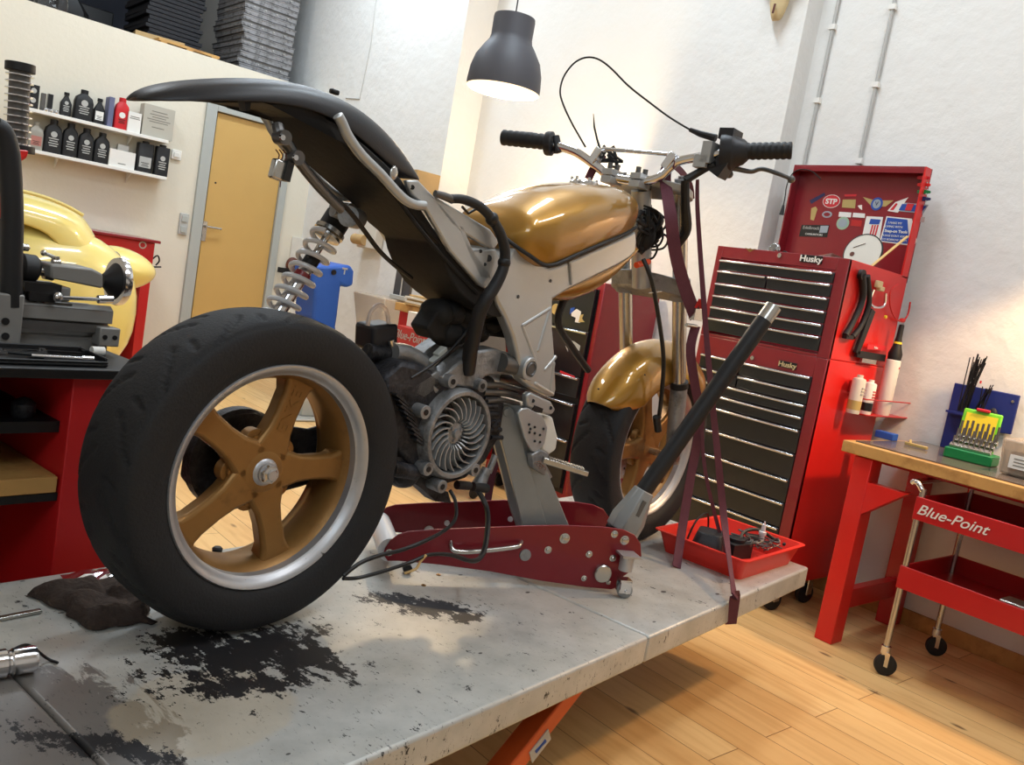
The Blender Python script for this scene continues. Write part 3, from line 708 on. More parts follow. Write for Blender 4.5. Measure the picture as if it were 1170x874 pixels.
q = MB(); q.tube([b(735, 296, -.03), b(741, 310, -.05), b(746.5, 329, -.06), b(754, 372, -.075), b(758, 407, -.075), b(757, 440, -.075), b(752, 485, -.07)], .0068, 9, 6)
q.tube([b(750, 476, -.07), b(752, 492, -.07)], .012, 10)
q.build('speedometer_cable', M['cable'], bike)
MB().tube([b(748, 333, -.062), b(741, 335, -.055), b(756, 333, -.075)], .002, 6).build('cable_clip', M['steel'], bike)
q = MB(); q.tube([b(650, 335, .04), b(641, 350, .04), b(638.5, 372, .04), b(655, 399, .05), b(672, 423, .06)], .0105, 10, 6); q.build('coolant_hose', M['rubber'], bike)
# --- front mudguard
q = MB(); cF = V(FC)
def ang(p): return math.atan2(p.z-FC[2], p.x-FC[0])
a0 = ang(b(668, 438, -.0)); a0 = a0 if a0 > 0 else a0+2*PI
a1 = rad(38)
rings = []; NA = 30
for i in range(NA+1):
    u = i/NA; a = a0+(a1-a0)*u; e = min(1, u/.12)**.5*min(1, (1-u)/.10)**.5
    ring = []; hw_ = .096*(.45+.55*e); dep = (.012+.085*e*(.75+.25*math.sin(PI*u)))
    for j in range(17):
        v = -1+2*j/16; c_ = math.cos(v*PI/2)
        r = .331+.030*max(c_, 0)**.6-dep*(1-max(c_, 0)**.8)+.0
        ring.append(V((FC[0]+r*math.cos(a), FC[1]+hw_*math.sin(v*PI/2), FC[2]+r*math.sin(a))))
    rings.append(ring)
q.loft(rings, closed=False, caps=False); mg = q.build('front_mudguard', M['goldtank'], bike, ang=60)
s_ = mg.modifiers.new('t', 'SOLIDIFY'); s_.thickness = .003; s_.offset = -1
sb = mg.modifiers.new('s', 'SUBSURF'); sb.levels = 1; sb.render_levels = 1
q = MB()
for (x, y) in ((731, 427), (678, 443)):
    p = b(x, y, -.0); d = (p-V((FC[0], 0, FC[2]))); q.ball(p+V((0, -.018, 0)), .003)
q.each('mudguard_hole', M['black'], mg)
# --- tank
def interp(x, xs, ys):
    if x <= xs[0]: return ys[0]
    for i in range(len(xs)-1):
        if x <= xs[i+1]: return ys[i]+(ys[i+1]-ys[i])*(x-xs[i])/(xs[i+1]-xs[i])
    return ys[-1]
tp = [b(x, y, TC) for x, y in ((556, 243), (572, 231), (598, 218), (625, 211), (650, 208), (675, 209), (695, 213), (710, 222), (720, 236), (725, 252))]
bt = [b(x, y, t) for x, y, t in ((557, 252, .02), (570, 265, -.01), (584, 277, -.04), (604, 291, -.065), (627, 303, -.078), (660, 290, -.082), (690, 277, -.08), (712, 268, -.068), (727, 259, -.03))]
xs, zt = [p.x for p in tp], [p.z for p in tp]; xb = [p.x for p in bt]
rings = []; x0, x1 = max(xs[0], xb[0]), min(xs[-1], xb[-1]); NS = 26
for i in range(NS+1):
    s = x0+(x1-x0)*i/NS
    hb_ = TC-interp(s, xb, [p.y for p in bt]); zb_ = interp(s, xb, [p.z for p in bt]); z_ = interp(s, xs, zt)
    if i == 0 or i == NS: z_ = zb_+(z_-zb_)*.55; hb_ *= .8
    ring = []
    ring.append(V((s, TC-hb_*.88, zb_-.012))); ring.append(V((s, TC-hb_*.97, zb_-.006)))
    for j in range(25):
        th = PI*j/24; c = math.cos(th); sn = math.sin(th)
        w = hb_*(math.copysign(abs(c)**.72, c))*(1+.22*math.sin(2*min(th, PI-th))*(1 if i not in (0, NS) else .3))
        ring.append(V((s, TC-w, zb_+(z_-zb_)*sn**.85)))
    ring.append(V((s, TC+hb_*.97, zb_-.006))); ring.append(V((s, TC+hb_*.88, zb_-.012)))
    rings.append(ring)
tank = MB().loft(rings).build('fuel_tank', M['goldtank'], bike, ang=60)
sb = tank.modifiers.new('s', 'SUBSURF'); sb.levels = 1; sb.render_levels = 1
pc = b(668, 203, TC); q = MB(); pc = pc-V((0, 0, .012)); q.lathe([(.040, -.02), (.040, .0), (.036, .004), (.028, .006), (.001, .007)], pc, V((-.1, 0, 1)), 32)
for k in range(6):
    a = k*PI/3; q.cyl(pc+V((.034*math.cos(a), .034*math.sin(a), .0)), pc+V((.034*math.cos(a), .034*math.sin(a), .010)), .004, n=8)
q.build('filler_cap', M['chrome'], tank)
# black gasket line under the tank edge
q = MB(); q.tube([V((p.x, p.y-.001, p.z-.001)) for p in bt], .0048, 8, 4); q.build('tank_gasket', M['rubber'], bike)
# lower gold cover
lo = [b(x, y, -.02) for x, y in ((627, 343), (640, 348), (660, 348), (680, 341), (697, 329), (712, 311), (724, 292))]
up_ = [b(x, y, -.02) for x, y in ((627, 330), (726, 280))]
rings = []
for i in range(15):
    s = lo[0].x+(lo[-1].x-lo[0].x)*i/14; zl = interp(s, [p.x for p in lo], [p.z for p in lo]); zu = interp(s, [p.x for p in up_], [p.z for p in up_]); zl = min(zl, zu-.004)
    rings.append([V((s, TC-.095*math.cos(PI*j/14), zu-(zu-zl)*math.sin(PI*j/14)**.6)) for j in range(15)])
MB().loft(rings).build('belly_cover', M['goldtank'], bike, ang=60, sub=1)
# --- main frame (two cast sides)
OUT = ((588, 283), (607, 296), (627, 306), (640, 303), (717, 269), (727, 264), (728, 276), (727, 287), (720, 295), (708, 302.5), (650, 331), (632, 342), (632, 375), (634, 400), (636, 445), (634, 452), (629, 454), (607, 443), (598, 436), (594, 428), (592, 408), (586.5, 385), (578, 364), (569, 348), (566, 336), (571, 322), (580, 300))
def frame_side(t0, th, nm):
    o_ = [b(x, y, -.045) for x, y in OUT]; o_ = [V((p.x, t0, p.z)) for p in o_]
    return MB().prism(o_, (0, th, 0)).build(nm, M['alu'], bike, bevel=.0075, seg=3)
fs_ = frame_side(-.045, .036, 'frame_side'); frame_side(.123, .036, 'frame_side')
def ribs(par, segs, r, mt, t=-.0425, nm='cast_rib'):
    q = MB()
    for a, c in segs:
        q.cyl(b(*a, t), b(*c, t), r, n=10); q.ball(b(*a, t), r, 10, 6); q.ball(b(*c, t), r, 10, 6)
    q.build(nm, mt, par)
ribs(fs_, [((596, 372), (628, 352)), ((596, 372), (611, 412)), ((628, 352), (614, 400)), ((622, 422), (634, 408)), ((611, 438), (631, 450)), ((628, 445), (632, 415))], .0058, M['alu'])
q = MB(); q.tube([b(651, 298.5, -.047), b(653, 325, -.047)], .0035, 8); q.build('weld_seam', M['alu'], fs_)
q = MB()
for x, y in ((592, 339), (629, 321)): q.lathe([(.0045, 0), (.004, .002), (.001, .0025)], b(x, y, -.0455), (0, -1, 0), 10)
q.each('frame_rivet', M['darksteel'], fs_)
pv = b(604, 421, -.05); q = MB(); q.lathe([(.030, -.01), (.030, .006), (.027, .009), (.021, .009), (.0205, .005), (.001, .005)], pv, (0, -1, 0), 32); q.build('pivot_boss', M['alu'], fs_)
MB().lathe([(.018, .004), (.018, .009), (.015, .012), (.013, .009), (.001, .009)], pv, (0, -1, 0), 28).build('pivot_bolt', M['darksteel'], fs_)
q = MB()
for (x, y) in ((604, 421), (580, 312), (700, 290), (625, 445)):
    p = b(x, y, -.03); q.cyl((p.x, -.02, p.z), (p.x, .135, p.z), .016)
q.each('frame_crossmember', M['darksteel'], bike)
# raised rear shoulder of the frame under the tank
q = MB(); q.prism([b(x, y, -.02) for x, y in ((566, 300), (583, 283), (600, 296), (590, 318), (572, 328))], (0, .16, 0)); q.build('frame_shoulder', M['alu'], bike, bevel=.01, seg=3)
# --- rear subframe rails
RAIL = [((464, 206), (478, 206), (500, 229), (519, 251), (538, 282), (566, 322), (562, 334), (548, 326), (514, 287), (485, 237), (470, 222)),
        ((497, 224), (508, 231), (560, 262), (570, 276), (564, 286), (552, 280), (516, 258), (500, 238)),
        ((521, 252), (528, 257), (540, 286), (566, 284), (572, 300), (566, 322), (548, 318), (534, 290))]
for t0 in (-.052, .150):
    q = MB()
    for poly in RAIL:
        o_ = [b(x, y, -.05) for x, y in poly]; q.prism([V((p.x, t0, p.z)) for p in o_], (0, .015, 0))
    sr = q.build('subframe_rail', M['alu'], bike, bevel=.004)
    if t0 < 0:
        q = MB()
        for x, y, r in ((549, 287, .0045), (558, 295, .008), (554, 302, .004), (471, 214, .005)): q.cyl(b(x, y, -.0535), b(x, y, -.05), r, n=14)
        q.each('rail_hole', M['black'], sr)
    q = MB(); g_ = [b(x, y, -.06) for x, y in ((386, 132), (391, 141), (398, 156), (413, 177), (434, 198), (452, 218), (464, 229), (475, 234), (485, 235))]
    q.tube([V((p.x, p.y if t0 < 0 else .174, p.z)) for p in g_], .0098, 12, 5); q.build('grab_rail', M['alu'], bike)
# --- tail cover and black underbody
CR = ((153, 110), (165, 102.5), (185, 96), (210, 92), (245, 89), (290, 88), (325, 91), (355, 98), (385, 110), (412, 126), (436, 147), (455, 169), (468, 190), (476, 205))
ED = ((154, 112), (165, 113.5), (185, 115), (212, 115.5), (247, 115), (290, 115.5), (325, 119), (352, 124), (376, 133), (398, 147), (420, 165), (440, 184), (459, 200), (474, 206))
WD = (.012, .035, .055, .072, .088, .098, .10, .10, .10, .099, .095, .088, .075, .055)
rings = []
for (cx_, cy_), (ex, ey), w in zip(CR, ED, WD):
    c0 = b(cx_, cy_, TC-w*.35); e0 = b(ex, ey, TC-w)
    ring = []
    for j in range(15):
        v = -1+2*j/14; k = abs(v); t = math.copysign(math.sin(k*PI/2)**1.0, v)*w
        q_ = (1-k**2.4)
        ring.append(V((e0.x+(c0.x-e0.x)*q_, TC+t, e0.z+(c0.z-e0.z)*q_)))
    rings.append(ring)
tc_ = MB().loft(rings, closed=False, caps=False).build('tail_cover', M['blackplastic'], bike, ang=70)
s_ = tc_.modifiers.new('t', 'SOLIDIFY'); s_.thickness = .004; s_.offset = -1; sb = tc_.modifiers.new('s', 'SUBSURF'); sb.levels = 2; sb.render_levels = 2
UB = ((283, 116), (297, 124), (311, 131), (317, 142), (332, 163), (347, 181), (374, 205), (404, 231), (425, 255), (443, 270), (446, 284), (454, 304), (466, 322), (478, 333), (492, 343), (505, 350), (530, 353), (548, 345), (556, 334), (546, 318), (515, 288), (492, 255), (474, 228), (459, 205), (440, 186), (420, 168), (398, 150), (376, 136), (352, 126), (325, 121), (300, 117))
o_ = [b(x, y, (.135 if i_ < 16 else .135-.17*(i_-15)/4 if i_ < 19 else -.035)) for i_, (x, y) in enumerate(UB)]
q = MB(); q.prism([V((p.x, -.035, p.z)) for p in o_], (0, .184, 0)); ub = q.build('seat_underbody', M['blackmatt'], bike, bevel=.016, seg=3)
# hollow upper channel with raised lip, tab, hook hole
q = MB(); q.tube([b(x, y, -.037) for x, y in ((398, 160), (425, 190), (450, 222), (480, 262), (512, 300), (545, 335))], .005, 8, 4); q.build('underbody_seam', M['blackmatt'], ub)
MB().prism([b(x, y, -.0) for x, y in ((279, 113), (287, 113), (286, 126), (281, 127))], (0, .02, 0)).build('tail_tab', M['blackplastic'], tc_)
q = MB(); q.ball(b(450, 198, -.05), (.01, .004, .014), 12, 8); q.build('seat_latch', M['steel'], ub)
MB().box(b(382, 105, .1), (.02, .012, .01)).build('seat_knob', M['black'], tc_, bevel=.003)
# rear hinge bracket
q = MB(); q.tube([b(317, 144, -.02), b(320, 154, -.03), b(331, 169, -.03), b(337, 179, -.03), b(352, 199, -.02), b(370, 220, -.01), b(390, 240, .0)], [.011, .011, .009, .009, .009, .008], 10, 4)
for x, y in ((322, 157), (337, 180)): q.lathe([(.013, -.012), (.013, .012)], b(x, y, -.035), (0, 1, 0), 20)
q.build('tail_bracket', M['darksteel'], bike)
q = MB()
for x, y in ((322, 157), (337, 180)): q.lathe([(.006, 0), (.005, .004), (.001, .004)], b(x, y, -.047), (0, -1, 0), 10)
q.each('bracket_bolt', M['chrome'], bike)
q = MB(); q.box(b(317, 194, -.03), (.024, .018, .036), Matrix.Rotation(.12, 3, 'Y')); cn = q.build('flasher_relay', M['steel'], bike, bevel=.004)
q = MB(); q.box(b(323, 195, -.03)+V((.004, -.004, 0)), (.014, .02, .034), Matrix.Rotation(.12, 3, 'Y')); q.build('relay_band', M['black'], cn)
q = MB()
for x0 in (317, 321, 325): q.tube([b(x0, 184, -.03), b(x0+2, 177, -.03), b(x0-2, 171, -.03)], .0012, 5, 3)
q.tube([b(321, 205, -.03), b(320, 214, -.03)], .001, 5)
q.each('relay_wire', M['brown'], cn)
q = MB(); q.tube([b(330, 160, -.0), b(347, 186, -.0), b(365, 209, .0), b(382, 226, .0), b(398, 240, .0), b(415, 262, .02), b(433, 286, .03), b(452, 304, .04), b(470, 318, .05)], .0052, 8, 5); q.build('tail_wire', M['cable'], bike)
# --- thick black loom hose
q = MB(); q.tube([b(x, y, t) for x, y, t in ((515, 227, -.062), (530, 228, -.064), (548, 236, -.068), (562, 250, -.072), (572, 268, -.075), (577, 287, -.076), (575, 306, -.076), (567, 324, -.075), (556, 341, -.07), (548, 357, -.06), (543, 375, -.05), (538, 398, -.03))], [.0095, .0105, .011, .012, .0125, .014, .016, .017, .018], 14, 6); lh = q.build('loom_hose', M['rubber'], bike)
MB().tube([b(497, 221, -.058), b(507, 224, -.06), b(517, 228, -.062)], [.007, .0085, .0095], 12).build('hose_end', M['darksteel'], lh)
q = MB()
for x, y, t in ((562, 250, -.072), (576, 300, -.076), (556, 341, -.07)): q.ball(b(x, y, t), .0155, 12, 8)
q.each('tape_wrap', M['cable'], lh)
MB().tube([b(528, 236, -.06), b(535, 244, -.06), b(545, 238, -.05)], .003, 6).build('zip_tie', M['cable'], lh)

# --- rear shock absorber (left side)
sA = b(392, 240, .17); sB = b(318, 358, .17); T = (sB-sA); L_ = T.length; T.normalize()
at = lambda u: sA+T*L_*u
q = MB(); q.cyl(at(.13), at(1.05), .008); q.cyl(at(.5), at(1.1), .015); sh = q.build('shock_absorber', M['chrome'], bike)
q = MB(); q.cyl(at(.06), at(.2), .030, n=28); q.build('shock_collar', M['rubber'], sh, bevel=.004)
q = MB(); q.cyl(at(.2), at(.235), .034, n=28); q.cyl(at(.25), at(.27), .031, n=28); q.build('preload_ring', M['steel'], sh)
X = T.orthogonal().normalized(); Y = T.cross(X); turns = 7.3; pts = []
for k in range(int(turns*22)+1):
    a = 2*PI*k/22; pts.append(at(.26+.80*k/(turns*22))+X*.0315*math.cos(a)+Y*.0315*math.sin(a))
MB().tube(pts, .0056, 8).build('coil_spring', M['springwhite'], sh)
q = MB(); q.cyl(at(.44), at(.58), .017); q.build('bump_stop', M['black'], sh)
q = MB(); q.cyl(at(.62), at(.68), .0175); q.build('maker_label', M['darkred'], sh)
q = MB(); q.cyl(at(0)+V((0, -.03, 0)), at(0)+V((0, .03, 0)), .017); q.cyl(at(-.0), at(.1), .012); q.cyl(b(380, 241, .12), b(402, 250, .12), .012); q.cyl(b(398, 247, .05), b(408, 250, .1), .022); q.build('shock_mount', M['castalu'], sh, bevel=.002)

# --- engine
E_ = M['enginedark']; fc = b(523, 496, -.02)
def rel(x, y, t): return b(x, y, t)
q = MB(); o_ = [b(x, y, -.0) for x, y in ((440, 432), (462, 412), (486, 418), (505, 430), (540, 420), (566, 432), (578, 460), (572, 500), (556, 528), (532, 548), (505, 556), (482, 545), (462, 525), (447, 500), (440, 465))]
q.prism([V((p.x, .0, p.z)) for p in o_], (0, .14, 0)); eng = q.build('engine', E_, bike, bevel=.012, seg=2)
# shroud flange around the cooling fan
q = MB(); ring = []
for ro, y0, y1 in ((.104, -.03, .01),):
    q.lathe([(.096, y0), (ro+.002, y0), (ro+.005, y0+.006), (ro+.012, y1), (.098, y1+.02), (.094, y0+.006)], (fc.x, 0, fc.z), (0, 1, 0), 56, loop=True)
lug = [(486, 471), (489, 536), (505, 556), (543, 537), (551, 441), (517, 436)]
for x, y in lug:
    p = b(x, y, -.03); q.cyl((p.x, -.032, p.z), (p.x, .02, p.z), .016, n=18)
fl_ = q.build('fan_shroud', M['castalu'], eng, bevel=.002)
q = MB()
for x, y in lug:
    p = b(x, y, -.03); q.cyl((p.x, -.0335, p.z), (p.x, -.03, p.z), .007, n=12)
q.each('shroud_bolt_hole', M['black'], fl_)
MB().lathe([(.001, .015), (.095, .015), (.095, .012), (.03, .008), (.001, .004)], (fc.x, 0, fc.z), (0, 1, 0), 40).build('fan_back_plate', M['black'], eng)
bl = None
fanp = V((fc.x, 0, fc.z))
for k in range(21):
    a0_ = 2*PI*k/21; pts = []
    for i in range(7):
        r = .028+.062*i/6; a = a0_+.55*(i/6)**1.5
        pts.append((r, a))
    q = MB(); rings = []
    for r, a in pts:
        D = V((math.cos(a), 0, math.sin(a))); S = V((-math.sin(a), 0, math.cos(a)))
        dpt = -.026 if r > .034 else -.016
        rings.append([fanp+D*r+S*.0016+V((0, dpt, 0)), fanp+D*r-S*.0016+V((0, dpt, 0)), fanp+D*r-S*.0016+V((0, .012, 0)), fanp+D*r+S*.0016+V((0, .012, 0))])
    q.loft(rings); q.build('fan_blade', M['alu'], fl_)
q = MB(); q.lathe([(.001, -.020), (.010, -.02), (.012, -.012), (.026, -.010), (.028, .01)], fanp, (0, 1, 0), 24)
for k in range(3):
    a = 2*PI*k/3+.4; p = fanp+V((.018*math.cos(a), -.016, .018*math.sin(a))); q.cyl(p, p+V((0, .01, 0)), .004, n=8)
q.build('fan_hub', M['castalu'], fl_)
# swingarm casting to the pivot, upper deck
q = MB()
q.prism([V((p.x, -.015, p.z)) for p in [b(x, y, -.015) for x, y in ((505, 432), (520, 418), (540, 402), (566, 398), (585, 404), (600, 410), (600, 430), (572, 428), (556, 430), (540, 444), (516, 440))]], (0, .05, 0))
q.prism([V((p.x, .08, p.z)) for p in [b(x, y, .05) for x, y in ((480, 424), (500, 402), (525, 385), (545, 388), (560, 400), (560, 415), (505, 440))]], (0, .05, 0))
q.build('engine_mount_arm', M['castalu'], eng, bevel=.006)
q = MB(); q.cyl(b(572, 414, -.02), b(598, 420, -.02), .0235, n=28); q.build('pivot_bush', M['darksteel'], eng)
q = MB(); q.tube([b(449, 402, .05), b(462, 403, .05), b(478, 411, .045), b(490, 424, .04), b(489, 440, .03)], [.021, .0205, .020, .019], 16, 6); q.build('intake_pipe', M['castalu'], eng)
q = MB(); q.lathe([(.034, 0), (.034, .012)], b(487, 440, .03), V((.5, -.4, 1)), 6)
q.prism([b(x, y, .0) for x, y in ((474, 440), (500, 424), (512, 427), (508, 438), (485, 455), (474, 450))], (0, .03, 0)); q.build('reed_flange', M['castalu'], eng, bevel=.003)
q = MB(); q.box(b(430, 383, .10), (.075, .07, .06), Matrix.Rotation(-.15, 3, 'Y')); cb = q.build('carburettor_cap', M['blackplastic'], eng, bevel=.010, seg=3)
q = MB(); q.cyl(b(430, 396, .10), b(432, 425, .10), .034, .026, n=24); q.cyl(b(420, 402, .07), b(446, 404, .07), .019); q.box(b(440, 418, .08), (.04, .05, .045)); q.cyl(b(432, 425, .1), b(434, 440, .1), .02, .018); q.build('carburettor_body', E_, cb, bevel=.003)
q = MB(); q.cyl(b(446, 388, .06), b(449, 400, .06), .009); q.cyl(b(443, 425, .05), b(441, 434, .05), .006); q.each('carburettor_fitting', M['chrome'], cb)
MB().tube([b(420, 372, .08), b(423, 358, .08), b(431, 349, .08), b(439, 351, .08), b(443, 362, .08), b(445, 386, .07)], .0048, 10, 6).build('breather_hose', M['pvc'], cb)
q = MB()
for k in range(7):
    x = 445+k*1.5; q.tube([b(436+k*2, 420+k*2, .06), b(446+k*3, 432+k*1, .04), b(452+k*4, 446-k, .03), b(462+k*5, 452-k*2, .02)], .004, 6, 4)
q.build('engine_hoses', M['cable'], eng)
# cylinder fins and lower gearcase, exhaust stub
q = MB()
for k in range(9):
    p = b(444+k*2.6, 452+k*6, .03); q.box(p, (.055-.002*k, .10, .0045), Matrix.Rotation(.5, 3, 'Y'))
q.build('cylinder_fins', E_, eng)
q = MB(); q.loft([[V((s, .15+y, z+zz)) for y, zz in ((0, -r), (.035, -r*.8), (.035, r*.8), (0, r))] for s, z, r in ((-.10, .31, .04), (-.05, .31, .085), (.05, .31, .09), (.18, .31, .07), (.36, .35, .07), (.45, .39, .08))]); q.build('transmission_case', E_, eng, bevel=.008)
q = MB(); q.ball(b(458, 540, .05), (.035, .05, .035), 20, 12); q.cyl(b(447, 535, .0), b(475, 540, .0), .018); q.prism([b(x, y, .01) for x, y in ((446, 520), (470, 525), (492, 545), (496, 560), (512, 562), (516, 575), (498, 573), (484, 560), (470, 550), (452, 545))], (0, .04, 0)); q.build('lower_bracket', E_, eng, bevel=.004)
q = MB()
for (pa, pb, r) in (((548, 440), (598, 447), .008), ((552, 448), (600, 456), .009), ((556, 458), (592, 462), .007)): q.tube([b(*pa, -.0), b((pa[0]+pb[0])/2, (pa[1]+pb[1])/2-3, .0), b(*pb, .02)], r, 10, 4)
q.build('control_rod', M['darksteel'], eng)
q = MB(); q.ball(b(548, 441, -.02), .013, 14, 10); q.cyl(b(543, 437, -.0), b(553, 444, -.03), .008); q.build('rubber_bolt', M['chrome'], eng)
q = MB()
for k in range(6): q.cyl(b(553+k*1.5, 455+k*9, -.0), b(566+k*1.5, 455+k*9, -.0), .006)
q.ball(b(562, 485, .01), (.016, .02, .02)); q.build('cooling_fins', E_, eng)
# black rubber under the seat
q = MB(); random.seed(5)
for k in range(10): q.ball(b(random.uniform(498, 556), random.uniform(350, 382), .05), (random.uniform(.025, .045), .05, random.uniform(.018, .035)), 12, 8)
q.prism([b(x, y, .02) for x, y in ((488, 375), (500, 356), (556, 350), (585, 372), (588, 388), (560, 384), (520, 390), (495, 388))], (0, .06, 0))
q.build('airbox_boot', M['blackmatt'], bike, bevel=.006)
q = MB(); q.tube([b(535, 376, .0), b(515, 400, .0), b(492, 418, .0), b(470, 432, .0)], .0035, 7, 5); q.tube([b(538, 396, -.03), b(536, 412, -.02), b(534, 425, -.01)], .018, 12, 3); q.build('throttle_cable', M['cable'], bike)
q = MB(); q.box(b(503, 402, .02), (.03, .02, .012), Matrix.Rotation(-.7, 3, 'Y')); q.box(b(497, 411, .02), (.028, .02, .012), Matrix.Rotation(-.7, 3, 'Y')); q.each('connector', M['doorframe'], bike, bevel=.002)
# --- footrest hanger
q = MB(); q.prism([b(x, y, -.055) for x, y in ((592, 472), (597, 467), (603, 466), (620, 475), (626, 488), (623, 506), (614, 517), (608, 516), (600, 500))], (0, .008, 0)); hg = q.build('footrest_hanger', M['alu'], bike, bevel=.003)
q = MB()
for x, y in ((604.5, 485), (611, 488), (621, 490), (605, 494), (611, 495), (617, 497), (611, 504), (617, 505), (606, 490)): q.cyl(b(x, y, -.0575), b(x, y, -.05), .0036, n=10)
q.each('hanger_hole', M['black'], hg)
q = MB(); q.prism([b(x, y, -.045) for x, y in ((602, 452), (607, 448), (630, 459), (635, 468), (631, 474), (624, 474), (603, 465))], (0, .02, 0)); mb_ = q.build('hanger_mount', M['alu'], bike, bevel=.005)
q = MB(); q.prism([b(x, y, -.047) for x, y in ((611, 463), (621, 467), (619, 472), (609, 468))], (0, .004, 0))
for x, y in ((609, 458), (629, 466)): q.cyl(b(x, y, -.047), b(x, y, -.03), .005)
q.each('mount_slot', M['black'], mb_)
q = MB(); q.prism([b(x, y, -.03) for x, y in ((622, 475), (632, 476), (638, 500), (636, 514), (626, 521), (618, 516))], (0, .05, 0)); q.build('silencer_bracket', M['paper'], bike, bevel=.008)
q = MB(); q.prism([b(x, y, -.06) for x, y in ((608, 520), (618, 514), (628, 518), (624, 530), (632, 545), (628, 548), (610, 534))], (0, .02, 0)); pb_ = q.build('footrest_clevis', M['castalu'], bike, bevel=.003)
p0 = b(620, 525, -.07); p1 = b(671, 541, -.15)
q = MB(); q.bar(p0, p1, .020, .016, w1=.024, h1=.013)
for k in range(13):
    p = p0+(p1-p0)*(.12+.062*k); q.bar(p+V((0, 0, .010)), p+V((0, 0, .010))+(p1-p0)*.035, .024, .006)
q.build('footrest', M['steel'], bike, bevel=.002)
q = MB()
for k in range(40): pass
sp = [b(612+3*math.cos(k*.8)+k*.35, 527+k*.35+2*math.sin(k*.8), -.07) for k in range(26)]
q.tube(sp, .0014, 5); q.build('return_spring', M['steel'], pb_)
# --- loose cables under the engine
q = MB(); q.tube([b(514, 560, .0), b(520, 572, -.02), b(521, 590, -.04), b(512, 603, -.07), b(490, 616, -.10), b(460, 628, -.1), b(436, 634, -.1), b(412, 643, -.1), b(392, 658, -.1)], .0045, 8, 6)
q.tube([b(546, 560, .0), b(556, 580, -.03), b(557, 605, -.08), b(552, 632, -.12), b(540, 641, -.14), b(515, 634, -.14), b(490, 634, -.14), b(470, 642, -.14), b(440, 652, -.12), b(410, 660, -.1), b(392, 661, -.1)], [.007, .007, .007, .006, .005, .004, .004, .004, .004], 8, 6)
q.build('loose_cable', M['cable'], bike)
q = MB(); q.cyl(b(522, 554, .0), b(536, 555, .0), .011); q.cyl(b(540, 556, .0), b(556, 558, .0), .012); q.each('cable_connector', M['rubber'], bike, bevel=.002)
q = MB(); q.cyl(b(546, 556, .02), b(556, 535, .02), .020, .013, n=14); q.cyl(b(558, 540, .02), b(566, 520, .02), .009); q.build('stand_lug', M['castalu'], bike)
q = MB(); q.tube([b(487, 634, -.145), b(480, 642, -.14), b(475, 650, -.14), b(462, 655, -.13)], .003, 6, 4); q.build('bare_wire', M['stickyellow'], bike)
